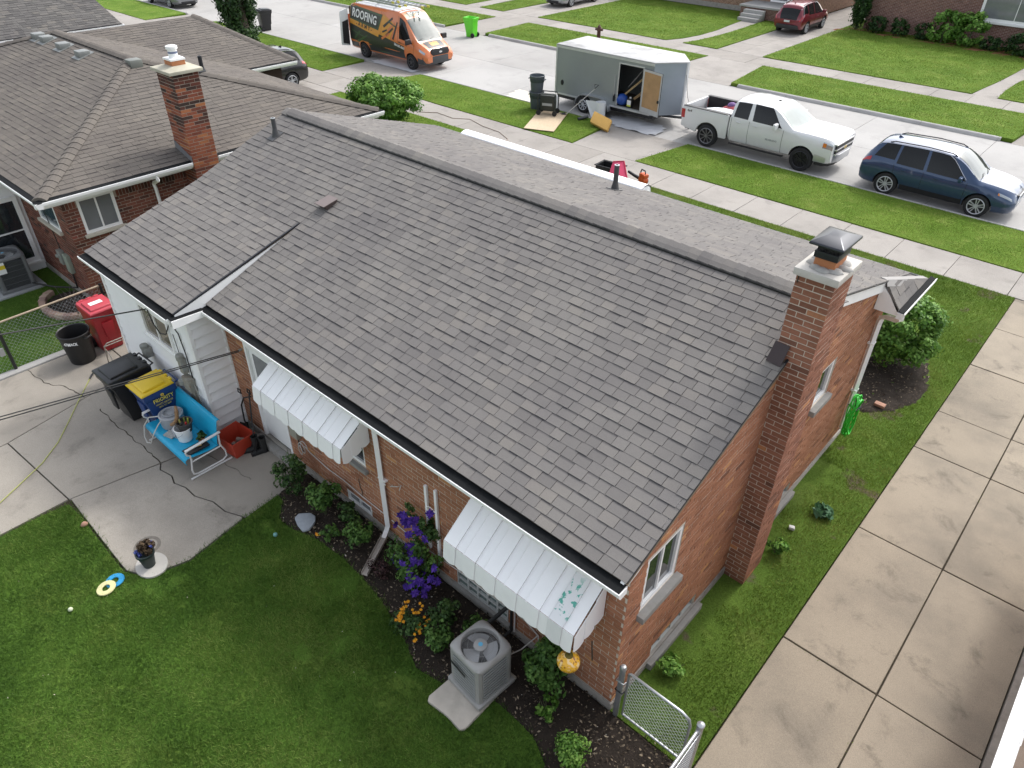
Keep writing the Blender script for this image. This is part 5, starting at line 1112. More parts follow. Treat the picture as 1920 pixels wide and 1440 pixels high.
AC_G = mat('ac_grey', (.33, .325, .31), .5, var=.06, vs=6, dirt=.15, dcol=(.24, .23, .21)); AC_S = mat('ac_slat', (.30, .31, .30), .5, var=.06)
ac = condenser((-1.46, -.86, .075), math.radians(-5), AC_G, AC_S, 'grey air conditioner condenser with louvred sides beside the garden bed')
m = MB(); m.prism([(-.22, -.313, .56), (.06, -.313, .52), (.06, -.313, .47), (-.22, -.313, .51)], (0, -.006, 0)); m.build('brand_plate', BLACK, ac, bevel=.004)
m = MB(); R = random.Random(6); pol = [(-1.82, -1.47), (-1.78, -1.53), (-1.45, -1.50), (-1.20, -1.52), (-1.16, -1.46), (-1.17, -.9), (-1.15, -.50), (-1.80, -.50), (-1.80, -1.1)]; m.prism([(x, y, -.05) for x, y in pol], (0, 0, .115)); tag(m.build('equipment_pad', mat('rough_pad', (.46, .42, .36), .95, var=.25, vs=6, bp=.9, bs=28, dirt=.5, dcol=(.30, .27, .22)), bevel=.02), 'rough pale concrete pad under the grey condenser', 'concrete pad')
AC_D = mat('ac_dark_grey', (.15, .155, .16), .5, var=.08); ac2 = condenser((-17.4, -.95, .06), math.radians(-3), AC_D, mat('ac_dark_slat', (.10, .105, .11), .5), 'dark grey air conditioner with yellow sticker beside the brown brick house', w=.74, h=.86, vertical=True)
m = MB(); m.box(.375, .380, -.30, -.12, .50, .80); st = m.build('energy_label', WHITE, ac2); m = MB(); m.box(.380, .383, -.30, -.12, .62, .72); m.build('label_band', mat('sticker_yellow', (.7, .55, .03), .6), st)
m = MB(); m.box(-17.9, -16.9, -1.5, -.42, -.02, .055); tag(m.build('equipment_pad', mat('pad_grey', (.30, .31, .32), .8, var=.1), bevel=.015), 'smooth grey pad under the dark condenser by the neighbouring house', 'pad')
# ---- lawn things
sc_ = MB(); sc_.lathe([(.001, 0), (.25, 0), (.265, .02), (.26, .045), (.001, .05)], 30, (-6.53, -2.86, .004), sx=1.0, sy=.86); tag(sc_.build('stepping_stone', mat('pale_stone', (.48, .46, .42), .9, var=.12, vs=8, bp=.4), smooth=40), 'round pale stone under the flower pot at the patio tip', 'stone')
fp = empty('flower_pot', (-6.55, -2.88, .05), 0, 'dark green pot of withered and blue flowers on the round stone', 'flower pot')
m = MB(); m.lathe([(.085, 0), (.125, .25), (.14, .25), (.14, .285), (.12, .285), (.115, .24), (.001, .24)], 28); m.build('pot', mat('pot_green', (.014, .024, .024), .45), fp, smooth=40)
DEAD = m_leaf('withered_leaf', (.022, .014, .009), (.06, .04, .024), (.13, .09, .05), .9, .1, False); BLUF = m_leaf('blue_petal', (.02, .03, .16), (.05, .075, .33), (.22, .26, .55), .7, .1, False)
foliage('withered_flowers', fp, DEAD, [cloud((-6.55, -2.84, .42), (.15, .13, .14), 900, .028, 5, 16, .38)])
foliage('blue_flowers', fp, BLUF, [cloud((-6.60, -2.97, .325), (.12, .05, .035), 260, .014, 6, 10, .4)]); foliage('blue_flowers', fp, BLUF, [cloud((-6.50, -2.76, .44), (.10, .05, .04), 160, .014, 7, 8, .4)])
for (x, y, zz, cl, lab, tl) in ((-6.66, -3.37, .03, (.02, .28, .55), 'turquoise blue throwing ring lying on the back lawn', .05), (-6.60, -3.52, .05, (.62, .58, .30), 'pale yellow throwing ring overlapping the blue ring', .10)):
    m = MB(); m.lathe([(.055, 0), (.06, .012), (.13, .012), (.137, 0), (.13, -.006), (.06, -.006)], 36, closed=True); o = m.build('throwing_ring', mat('ring_%d' % int(cl[0]*100), cl, .5, var=.04), smooth=40); o.location = (x, y, zz); o.rotation_euler = (tl, -.04, 0); tag(o, lab, 'toy ring')
for (x, y, r, cl, lab) in ((-6.60, -4.03, .033, (.55, .60, .42), 'small pale green ball on the back lawn'), (-5.65, -1.25, .036, (.15, .34, .32), 'small teal ball on the grass near the garden bed')):
    m = MB(); m.lathe([(.001, -r)]+[(r*math.cos(a), r*math.sin(a)) for a in np.linspace(-1.4, 1.4, 9)]+[(.001, r)], 16, (x, y, r+.02)); tag(m.build('ball', mat('ball_%d' % int(cl[0]*100), cl, .6), smooth=60), lab, 'ball')
m = MB(); pol = [(-5.75, -.74), (-5.62, -.60), (-5.50, -.585), (-5.40, -.66), (-5.33, -.82), (-5.38, -.92), (-5.55, -.90), (-5.72, -.84)]; m.prism([(x, y, .03) for x, y in pol], (.0, .0, .05)); tag(m.build('stepping_stone', mat('blue_grey_stone', (.33, .36, .39), .9, var=.2, vs=16, bp=.8, bs=45), bevel=.02), 'rounded blue-grey stone slab lying in the garden bed', 'stone')
m = MB(); m.lathe([(.001, -.04), (.04, -.02), (.045, .01), (.02, .05), (.001, .06)], 10, (-8.12, -3.20, .04), sx=.9, sy=1.3); tag(m.build('garden_ornament', mat('terracotta_pink', (.42, .24, .17), .9, var=.2, vs=20), smooth=60), 'small pinkish clay ornament on the grass at the patio edge', 'ornament')
# ---- hanging lantern
ln = empty('hanging_lantern', (-.30, -.60, 1.43), 0, 'yellow speckled globe lantern hanging below the right awning corner', 'lantern')
m, t, b = base('yellow_speckle_glass', .3, 0, .5); p_ = _pos(t); v = _n(t, 'ShaderNodeTexNoise'); v.inputs['Scale'].default_value = 38; v.inputs['Detail'].default_value = 2; t.links.new(p_, v.inputs['Vector'])
o_ = _mixc(t, _ramp_f(t, v.outputs['Fac'], .56, .62), (.78, .42, .03), (.28, .10, .01)); o_ = _mixc(t, _ramp_f(t, _noise(t, p_, 16, 2), .55, .65), o_, (.82, .60, .30)); t.links.new(o_, b.inputs['Base Color'])
mm = MB(); r = .135; mm.lathe([(.001, -r*.9)]+[(r*math.cos(a), r*.9*math.sin(a)) for a in np.linspace(-1.35, 1.15, 14)]+[(.05, r*.84), (.05, r*.86)], 28); mm.build('globe', MATS['yellow_speckle_glass'], ln, smooth=60)
mm = MB(); mm.lathe([(.05, .11), (.045, .13), (.001, .132)], 18); mm.build('cap', mat('olive_metal', (.14, .11, .02), .5), ln, smooth=40)
mm = MB(); mm.tube([(0, 0, .13), (0, 0, .26)], .005, 6); mm.build('hanger', BLACK, ln); mm = MB(); mm.tube([(.16, .25, -.1), (.15, .21, .30)], .008, 6); mm.build('hook_rod', BLACK, ln)
# green garden hose on the front downspout
gh = empty('garden_hose', (.16, 6.92, .85), 0, 'coiled bright green hose hanging on the front downspout', 'hose'); mm = MB(); R = random.Random(5)
for k in range(7):
    a0 = R.uniform(0, .4); mm.tube([(.03+.05*math.sin(2*t_+k)+.02*k*.3, (.18+.02*k*.3)*math.cos(t_+a0), (.46+R.uniform(-.01, .01)-.015*k)*math.sin(t_+a0)) for t_ in np.linspace(0, 2*math.pi, 25)[:-1]], .012, 6, closed=True)
mm.build('coils', mat('hose_green', (.03, .50, .035), .4), gh, smooth=60)
mm = MB(); mm.tube([(-.06, -.02, .22), (.10, -.06, .18), (.12, .08, .2)], .018, 6); mm.build('holder', DKMETAL, gh)
mm = MB(); mm.box(.18, .38, 8.72, 8.84, .04, .10); tag(mm.build('loose_brick', mat('brick_tan', (.36, .20, .14), .9, var=.2), bevel=.01), 'single loose brick lying on the front mulch bed', 'brick')
mm = MB(); mm.obox((.40, 4.5, .05), (.045, .015, 0), (-.015, .035, 0), (0, 0, .03)); tag(mm.build('paper_scrap', mat('scrap_pale', (.5, .5, .48), .8), bevel=.02), 'white crumpled scrap against the side wall foundation', 'scrap')

# ---- plants in the beds
LF_A = m_leaf('leaf_rose', (.022, .052, .016), (.048, .105, .028), (.10, .18, .052)); LF_B = m_leaf('leaf_bush', (.030, .075, .016), (.065, .15, .03), (.14, .26, .06)); LF_C = m_leaf('leaf_bright', (.05, .13, .018), (.11, .25, .035), (.22, .38, .08))
LF_P = m_leaf('leaf_purple', (.018, .010, .012), (.045, .022, .024), (.09, .045, .045)); PET_P = m_leaf('petal_purple', (.035, .012, .17), (.075, .028, .30), (.16, .07, .46), .6, .15, False); PET_O = m_leaf('petal_orange', (.62, .22, .01), (.78, .36, .015), (.85, .50, .05), .6, .15, False)
PET_W = m_leaf('petal_white', (.7, .68, .5), (.8, .78, .62), (.85, .84, .75), .6, .2, False); STEM = mat('plant_stem', (.06, .07, .03), .8, var=.2)
def plant(name, label, cat, base_, h, spread, n, size, m, seed, clumps=18, lean=(0, 0), sp=.3, stems=6, group=None, boxy=0, zc=None, hollow=.2):
    p = empty(name, (*base_, 0), 0, label, cat, group); R = random.Random(seed); mm = MB()
    for k in range(stems):
        a = R.uniform(0, 6.28); r = R.uniform(.1, .7)*spread; mm.tube([(0, 0, 0), (lean[0]*.5+r*.5*math.cos(a), lean[1]*.5+r*.5*math.sin(a), h*.45), (lean[0]+r*math.cos(a), lean[1]+r*math.sin(a), h*R.uniform(.7, .98))], [.010, .007, .003], 5)
    mm.build('stems', STEM, p)
    c = (base_[0]+lean[0]*.7, base_[1]+lean[1]*.7, h*.55 if zc is None else zc)
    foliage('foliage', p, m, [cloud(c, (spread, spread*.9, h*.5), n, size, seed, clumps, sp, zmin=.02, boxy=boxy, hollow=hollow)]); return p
def blooms(p, spots, m, r, petals, seed, name='flower', size=None):
    rng = np.random.default_rng(seed); off = np.array(p.location)
    for c in spots:
        d = np.array(CAMP)-np.array(c); d /= np.linalg.norm(d); d = d+rng.normal(size=3)*.35; d /= np.linalg.norm(d); a, b = MB().frame_of(d); mm = MB()
        for k in range(petals):
            t_ = 2*math.pi*k/petals+rng.random()*.2; u = a*math.cos(t_)+b*math.sin(t_); v = np.cross(d, u); rr = r*(.85+.3*rng.random()); c0 = np.array(c)-off
            mm.add([c0, c0+u*rr*.55+v*rr*.28+d*rr*.12, c0+u*rr-d*rr*.05, c0+u*rr*.55-v*rr*.28+d*rr*.12], [(0, 1, 2, 3)], 0, float(rng.random()))
        mm.build(name, m, p, recalc=False)
rp = plant('rose_bush', 'rose bush with one cream bloom at the left end of the garden bed', 'rose bush', (-6.22, -.42), .85, .36, 900, .034, LF_A, 51, 22, (-.05, -.05), .26)
foliage('shoots', rp, LF_A, [cloud((-6.47, -.62, .48), (.12, .10, .22), 130, .03, 52, 7, .35)]); blooms(rp, [(-6.43, -.6, .40)], PET_W, .055, 9, 3); blooms(rp, [(-6.44, -.61, .42)], PET_W, .04, 7, 4)
plant('leafy_bush', 'broad dark green rose bush behind the blue-grey stone', 'bush', (-5.45, -.42), .80, .42, 1300, .036, LF_B, 53, 26, (.0, 0), .27)
plant('leafy_bush', 'small bush below the basement window left of the downspout', 'bush', (-4.95, -.30), .50, .28, 500, .032, LF_A, 54, 14)
plant('leafy_bush', 'bush with yellowish tips left of the splash trough', 'bush', (-4.50, -.48), .58, .34, 850, .032, LF_B, 55, 22)
op = plant('leafy_bush', 'low sprawling seedling beside an orange flower in the bed', 'bush', (-4.98, -.68), .25, .22, 330, .03, LF_B, 56, 10)
blooms(op, [(-5.12, -.83, .12), (-5.07, -.80, .13)], PET_O, .035, 7, 5)
cl_ = plant('clematis', 'climbing clematis with big purple flowers on the white trellis', 'climber', (-3.35, -.30), .95, .52, 1700, .034, LF_B, 57, 34, (.0, .0), .24, 8, zc=.42)
foliage('upper_vine', cl_, LF_A, [cloud((-3.20, -.12, 1.15), (.22, .10, .42), 420, .032, 58, 14, .3), cloud((-3.55, -.15, 1.25), (.22, .07, .14), 110, .03, 59, 6, .35)])
blooms(cl_, [(-3.86, -.2, .76), (-3.62, -.22, 1.02), (-3.55, -.22, 1.0), (-3.42, -.22, 1.15), (-3.36, -.20, 1.22), (-3.33, -.25, 1.12), (-3.05, -.2, 1.58), (-3.47, -.28, .90), (-3.49, -.30, .66), (-3.44, -.3, .56), (-3.66, -.42, .34), (-3.60, -.45, .40), (-3.58, -.42, .22), (-3.36, -.34, .62), (-3.28, -.34, .60), (-3.18, -.36, .62), (-2.90, -.32, .66), (-2.84, -.34, .44), (-2.90, -.4, .50), (-3.1, -.55, .16), (-2.96, -.5, .20), (-3.30, -.55, .12), (-3.02, -.5, .42)], PET_P, .074, 8, 21); rgp = np.random.default_rng(33); blooms(cl_, [(-3.30+.26*rgp.normal(), -.42+.10*rgp.normal(), .48+.20*rgp.normal()) for _ in range(16)]+[(-3.5+.2*rgp.normal(), -.2, 1.02+.08*rgp.normal()) for _ in range(6)], PET_P, .07, 8, 24)
plant('barberry', 'dark purple-leaved shrub beside the end of the splash trough', 'shrub', (-3.80, -.62), .34, .26, 700, .020, LF_P, 60, 16)
mg = plant('marigolds', 'clump of orange marigolds at the edge of the garden bed', 'flowers', (-2.82, -.93), .30, .30, 800, .024, LF_A, 61, 20, zc=.16)
rng = np.random.default_rng(9); sp_ = [(-2.96+.16*t_+rng.normal()*.025, -.84-.26*t_+rng.normal()*.03, .28+rng.random()*.08) for t_ in np.linspace(0, 1, 26)]+[(-2.72+rng.normal()*.10, -.88+rng.normal()*.09, .26+rng.random()*.06) for _ in range(12)]+[(-2.55+rng.normal()*.05, -.98+rng.normal()*.06, .22) for _ in range(9)]
blooms(mg, sp_, PET_O, .026, 8, 22)
plant('leafy_bush', 'rose bush behind the marigolds under the basement window', 'bush', (-2.50, -.52), .42, .30, 620, .03, LF_A, 62, 16)
plant('leafy_bush', 'leafy bush immediately left of the condenser', 'bush', (-2.28, -.88), .46, .30, 760, .034, LF_B, 63, 18)
plant('leafy_bush', 'small bush behind the condenser against the foundation', 'bush', (-2.02, -.42), .36, .24, 420, .03, LF_B, 64, 12)
plant('rose_bush', 'tall rose bush behind the yellow lantern', 'rose bush', (-.72, -.36), 1.05, .36, 3000, .036, LF_B, 65, 44, (-.05, -.05), .25, 8)
plant('rose_bush', 'low shoots at the foot of the tall rose bush', 'rose bush', (-.55, -.60), .30, .20, 240, .034, LF_C, 66, 8)
plant('round_bush', 'small round bright green bush in the corner bed', 'bush', (.04, -.86), .46, .25, 3200, .021, LF_C, 67, 60, sp=.3, hollow=.15)
plant('weed_clump', 'leafy weed clump at the foot of the chimney', 'weeds', (.42, 3.85), .30, .22, 240, .05, LF_C, 68, 10)
plant('weed_clump', 'blue-green hosta in the side strip', 'weeds', (.62, 5.15), .16, .20, 60, .09, m_leaf('leaf_hosta', (.06, .14, .07), (.10, .22, .12), (.17, .32, .2)), 69, 8)
plant('weed_clump', 'weeds along the foundation beside the gate', 'weeds', (.30, .95), .22, .28, 380, .03, LF_C, 70, 14)
plant('leafy_bush', 'sprig growing beside the white bucket on the bench', 'bush', (-8.18, -1.02), .62, .12, 60, .035, LF_A, 71, 5, zc=.55) if False else None
foliage('foliage', pl_, LF_A, [cloud((-8.16, -1.02, .52), (.14, .12, .10), 90, .04, 71, 6, .4)])
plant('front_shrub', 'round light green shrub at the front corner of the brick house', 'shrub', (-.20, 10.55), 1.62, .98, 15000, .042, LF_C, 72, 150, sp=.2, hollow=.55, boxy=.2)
plant('front_shrub', 'large bright green shrub beyond the left end of the roof', 'shrub', (-21.0, 14.0), 1.85, 1.75, 18000, .062, LF_C, 73, 170, sp=.2, hollow=.5)

# ================================================================ NEIGHBOURING HOUSES
nb = empty('brown_brick_house', (-15, 0, 0), 0, 'brown brick house with hipped brown-grey shingle roof left of the main house', 'house')
NO = np.array([-15.0, 0, 0])
class NB(MB):
    """geometry given in world coordinates, stored relative to the house"""
    def build(s, name, mats, parent=None, **k):
        off = NBOFF[0]; s.v = [(x-off[0], y-off[1], z-off[2]) for x, y, z in s.v]; return MB.build(s, name, mats, parent, **k)
NBOFF = [NO]
EX0, EX1, EY0, EY1, EZ = -28.6, -14.55, -.47, 8.60, 2.90
RY, RZZ, RX0, RX1 = 4.065, 4.25, -24.1, -19.2
nd = NB(); nd.add([(EX0, EY0, EZ), (EX1, EY0, EZ), (EX1, EY1, EZ), (EX0, EY1, EZ), (RX0, RY, RZZ), (RX1, RY, RZZ), (EX0, EY0, EZ-.12), (EX1, EY0, EZ-.12), (EX1, EY1, EZ-.12), (EX0, EY1, EZ-.12)],
                  [(0, 1, 5, 4), (1, 2, 5), (2, 3, 4, 5), (3, 0, 4), (6, 9, 8, 7), (0, 6, 7, 1), (1, 7, 8, 2), (2, 8, 9, 3), (3, 9, 6, 0)]); nroof = nd.build('roof', SHINGLE_N, nb)
def slope_field(p0, p1, q0, q1, seed, out, expo=.15):
    """trapezoid: eave p0-p1, top q0-q1"""
    p0, p1, q0, q1 = (np.array(x, float) for x in (p0, p1, q0, q1)); U_ = (p1-p0)/np.linalg.norm(p1-p0); mid = (q0+q1)/2-p0; V_ = mid-U_*(mid@U_); L = np.linalg.norm(V_); V_ = V_/L
    ul = (q0-p0)@U_; ur = (q1-p0)@U_; W = np.linalg.norm(p1-p0)
    shingles(p0, U_, V_, L, lambda v: ul*v/L, lambda v: W+(ur-W)*v/L, L/round(L/expo), out, seed=seed, tab=(.16, .34))
pn = []; 
slope_field((EX0, EY0, EZ), (EX1, EY0, EZ), (RX0, RY, RZZ), (RX1, RY, RZZ), 21, pn)
slope_field((EX1, EY0, EZ), (EX1, EY1, EZ), (RX1, RY, RZZ), (RX1, RY, RZZ), 22, pn)
slope_field((EX1, EY1, EZ), (EX0, EY1, EZ), (RX1, RY, RZZ), (RX0, RY, RZZ), 23, pn)
class _P: pass
pl0 = _P(); 
def emit_n(pieces, name, field, m, parent, limit):
    pieces.sort(key=lambda p: -p[0]); rest = MB(); off = NBOFF[0]
    for i, (sc, vs, fs, rn, tb) in enumerate(pieces):
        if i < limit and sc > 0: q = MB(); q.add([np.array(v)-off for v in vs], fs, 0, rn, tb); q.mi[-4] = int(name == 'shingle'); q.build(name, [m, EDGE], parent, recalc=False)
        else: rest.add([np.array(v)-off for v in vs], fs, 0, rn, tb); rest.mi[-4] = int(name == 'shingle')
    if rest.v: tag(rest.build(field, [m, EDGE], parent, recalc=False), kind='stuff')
# front wing roof
WX0, WX1, WY, WA = -28.6, -21.3, 10.45, (-25.0, 9.0, 4.0)
wv_ = NB(); wv_.add([(WX1, 5.0, EZ), (WX1, WY, EZ), (WX0, WY, EZ), (WX0, 5.0, EZ), WA, (-25.0, 3.9, 4.0), (WX1, 5, EZ-.12), (WX1, WY, EZ-.12), (WX0, WY, EZ-.12), (WX0, 5, EZ-.12)], [(0, 1, 4, 5), (1, 2, 4), (2, 3, 5, 4), (6, 9, 8, 7), (0, 6, 7, 1), (1, 7, 8, 2)]); wv_.build('wing_roof', SHINGLE_N, nb)
slope_field((WX1, 5.0, EZ), (WX1, WY, EZ), (-25.0, 3.9, 4.0), WA, 24, pn)
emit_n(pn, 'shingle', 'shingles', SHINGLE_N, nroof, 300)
def caps(a, b, n, parent, m, w=.16, up=.03, seed=1):
    a, b = np.array(a), np.array(b); d = (b-a)/n; dn = d/np.linalg.norm(d); s = np.cross(dn, [0, 0, 1.]); s /= np.linalg.norm(s); R = random.Random(seed)
    for k in range(n):
        p = a+d*k; q = a+d*(k+1)+d*.15; N_ = np.array([0, 0, 1.]); c_ = R.random(); m_ = MB(); dr = .042
        vs = []
        for pt_, h in ((p, up+.016), (q, up)):
            for (u, z) in ((-w, -dr), (-w*.45, .012), (0, .026), (w*.45, .012), (w, -dr)): vs.append(pt_+s*u+N_*(h+z)-NBOFF[0])
        for pt_ in (p, q):
            for (u, z) in ((-w, -dr-.02), (0, 0), (w, -dr-.02)): vs.append(pt_+s*u+N_*(up+z-.01)-NBOFF[0])
        fs = [(i, i+1, 6+i, 5+i) for i in range(4)]+[(0, 10, 11, 2, 1), (2, 11, 12, 4, 3)]
        m_.add(vs, fs, 0, c_, [(c_, .2, .1, 1)]*len(vs)); m_.build('hip_cap', m, parent, recalc=False)
caps((EX1, EY0, EZ), (RX1, RY, RZZ), 30, nroof, SHINGLE_N, seed=3); caps((EX1, EY1, EZ), (RX1, RY, RZZ), 26, nroof, SHINGLE_N, seed=4); caps((RX0, RY, RZZ), (RX1, RY, RZZ), 22, nroof, SHINGLE_N, seed=5)
caps((WX1, WY, EZ), WA, 16, nroof, SHINGLE_N, seed=6); caps((EX0, EY0, EZ), (RX0, RY, RZZ), 24, nroof, SHINGLE_N, seed=7)
def ngutter(p0, p1, out, w=.14, h=.12):
    p0, p1, o = (np.array(x, float)-NBOFF[0] for x in (p0, p1)) if False else (np.array(p0, float)-NBOFF[0], np.array(p1, float)-NBOFF[0], np.array(out, float)); d = p1-p0; L = np.linalg.norm(d); Z = np.array([0, 0, 1.])
    m = MB(); m.prism([p0+o*a+Z*b for a, b in [(0, 0), (0, -h), (w*.72, -h), (w*.98, -h*.45), (w, 0), (w-.012, .004), (w-.016, -.012), (.012, -.012)]], d); g_ = m.build('gutter', WHITE, nb)
    q = MB(); q.prism([p0+o*.0+Z*.02, p0+o*(w-.018)+Z*-.002, p0+o*(w-.018)+Z*-.008, p0+o*.0+Z*.0], d); q.build('gutter_guard', GUARD, g_)
ngutter((EX0, EY0, EZ-.02), (EX1+.14, EY0, EZ-.02), (0, -1, 0)); ngutter((EX1, EY0-.14, EZ-.02), (EX1, 2.88, EZ-.02), (1, 0, 0)); ngutter((EX1, 3.54, EZ-.02), (EX1, EY1+.1, EZ-.02), (1, 0, 0)); ngutter((WX1, 6.5, EZ-.02), (WX1, WY, EZ-.02), (1, 0, 0))
sf2 = NB(); sf2.box(-15.0, EX1, EY0, EY1, EZ-.20, EZ-.13); sf2.box(EX0, -15.0, EY0, .0, EZ-.20, EZ-.13); sf2.build('soffit', WHITE, nb)
fr2 = NB(); fr2.box(-15.01, -14.985, .0, 8.1, 2.58, 2.70); fr2.build('frieze_board', WHITE, nb)
# walls
HNR = [(.32, 1.14, 1.74, 2.56), (5.2, 6.6, 1.5, 2.5)]; HNB = [(11.40, 12.60, 1.72, 2.52)]     # back wall u = x + 28.2
OW = [-28.2, 0, 0]
ws = NB(); wall_sheet(ws, (-15.0, 0, 0), (0, 1, 0), (1, 0, 0), 8.1, 0, 2.72, HNR); ws.build('right_wall', MORTAR_D, nb, recalc=False)
ws = NB(); wall_sheet(ws, OW, (1, 0, 0), (0, -1, 0), 13.2, 0, 2.72, HNB); nbw = ws.build('back_wall', MORTAR_D, nb, recalc=False)
ws = NB(); ws.box(-28.2, -15.05, 8.05, 8.1, 0, 2.72); ws.box(-28.2, -28.15, 0, 8, 0, 2.72); ws.box(-28.2, -21.7, 8.1, 10.1, 0, 2.72); ws.build('outer_walls', BRICK_DARK, nb)
ws = NB(); ws.box(-27.9, -15.3, .3, 7.8, .02, 2.6); ws.build('dark_interior', MATS['dark_interior'], nb)
bn_ = brick_rows((-15.0, 0, 0), (0, 1, 0), (1, 0, 0), 8.1, .15, 2.38, HNR, seed=31, flush_end=(1, 0)); bn_ += brick_rows(OW, (1, 0, 0), (0, -1, 0), 13.2, .15, 2.72, HNB, seed=32, phase=1, flush_end=(0, 1))
R = random.Random(9)
for k in range(0, 106):      # soldier course under the frieze
    u = .0+k*BH
    if .25 < u < 1.14 or 5.15 < u < 6.6: continue
    vs = [(-15+.006, u+.006, 2.39), (-15+.006, u+BH-.006, 2.39), (-15.02, u+BH-.006, 2.39), (-15.02, u+.006, 2.39), (-15+.006, u+.006, 2.58), (-15+.006, u+BH-.006, 2.58), (-15.02, u+BH-.006, 2.58), (-15.02, u+.006, 2.58)]
    bn_.append((pix_score((-15, u, 2.5), np.array([1., 0, 0]), .012), [np.array(v) for v in vs], BOXF, min(1, max(0, R.gauss(.4, .25))), None))
emit_n(bn_, 'brick', 'bricks', BRICK_DARK, nbw, 210)
fo = NB(); fo.box(-28.2, -14.97, -.03, .05, -.1, .142); fo.box(-15.05, -14.97, .05, 8.1, -.1, .142); fo.build('foundation', FOUND, nb, bevel=.012)
LIME = mat('limestone_sill', (.50, .46, .39), .9, var=.12, vs=8)
window(nb, (0, 0, 0), (0, 1, 0), (1, 0, 0), .32, 1.14, 1.74, 2.56, mull=1, sill=LIME, sill_d=.08, inset=.03, glass=GLASS_L, fr=.06)
window(nb, (0, 0, 0), (0, 1, 0), (1, 0, 0), 5.2, 6.6, 1.5, 2.5, mull=1, sill=LIME, sill_d=.08, inset=.05)
window(nb, (-13.2, 0, 0), (1, 0, 0), (0, -1, 0), 11.40, 12.60, 1.72, 2.52, mull=0, sill=LIME, sill_d=.08, inset=.02, glass=GLASS_SEA, fr=.05)
# chimney
KX0, KX1, KY0, KY1, KT = -15.12, -14.42, 2.90, 3.52, 4.82
km = NB(); km.box(KX0, KX1, KY0, KY1, 0, KT); kch = km.build('chimney', MORTAR_D, nb)
def kmap(u, z, rn, R_):
    q = z/KT
    if q > .93: return R_.uniform(0, .3)
    if q > .72: return min(1, rn+.12) if R_.random() < .7 else R_.uniform(0, .2)
    if q > .55: return min(1, rn+.25)
    return rn*.7
kb_ = brick_rows((KX0, KY0, 0), (1, 0, 0), (0, -1, 0), KX1-KX0, 0, KT, seed=41, bl=(KX1-KX0)/3, bh=KT/64, flush_end=(1, 1), rmap=kmap); kb_ += brick_rows((KX1, KY0, 0), (0, 1, 0), (1, 0, 0), KY1-KY0, 0, KT, seed=42, bl=(KY1-KY0)/2.5, bh=KT/64, phase=1, rmap=kmap)
emit_n(kb_, 'brick', 'bricks', BRICK_OLD, kch, 80)
ks = NB(); ks.add([(KX0-.09, KY0-.09, KT), (KX1+.09, KY0-.09, KT), (KX1+.09, KY1+.09, KT), (KX0-.09, KY1+.09, KT), (KX0-.09, KY0-.09, KT+.07), (KX1+.09, KY0-.09, KT+.07), (KX1+.09, KY1+.09, KT+.07), (KX0-.09, KY1+.09, KT+.07), (KX0+.15, KY0+.15, KT+.13), (KX1-.15, KY0+.15, KT+.13), (KX1-.15, KY1-.15, KT+.13), (KX0+.15, KY1-.15, KT+.13)],
                  [(0, 3, 2, 1)]+[(k, (k+1) % 4, 4+(k+1) % 4, 4+k) for k in range(4)]+[(4+k, 4+(k+1) % 4, 8+(k+1) % 4, 8+k) for k in range(4)]+[(8, 9, 10, 11)]); ks.build('chimney_crown', mat('crown_mossy', (.42, .40, .32), .9, var=.2, vs=5, dirt=.5, dcol=(.28, .27, .16)), kch, bevel=.01)
kx, ky = (KX0+KX1)/2, (KY0+KY1)/2
kf = NB(); kf.box(kx-.17, kx+.17, ky-.16, ky+.16, KT+.10, KT+.23); kf.build('flue', MATS['clay_orange'], kch, bevel=.008); kf = NB(); kf.box(kx-.18, kx+.18, ky-.17, ky+.17, KT+.23, KT+.27); kf.build('flue_plate', WHITE, kch)
kf = NB(); kf.lathe([(.10, 0), (.10, .17), (.125, .18), (.125, .235), (.10, .245), (.001, .25)], 24, (kx, ky, KT+.27)); kv = kf.build('vent_cap', WHITE, kch, smooth=40); kf = NB(); kf.lathe([(.102, .09), (.102, .13)], 24, (kx, ky, KT+.27)); kf.build('vent_band', mat('band_blue', (.15, .18, .28), .5), kv)
kf = NB(); zz = EZ+.297*(EX1-KX0); kf.prism([(KX0-.01, KY0-.012, EZ+.297*.55+.02), (KX1+.0, KY0-.012, EZ-.02), (KX1, KY0-.012, EZ+.10), (KX0-.01, KY0-.012, EZ+.297*.55+.20)], (0, -.006, 0)); kf.build('flashing', mat('lead_grey', (.16, .16, .165), .7, var=.2), kch)
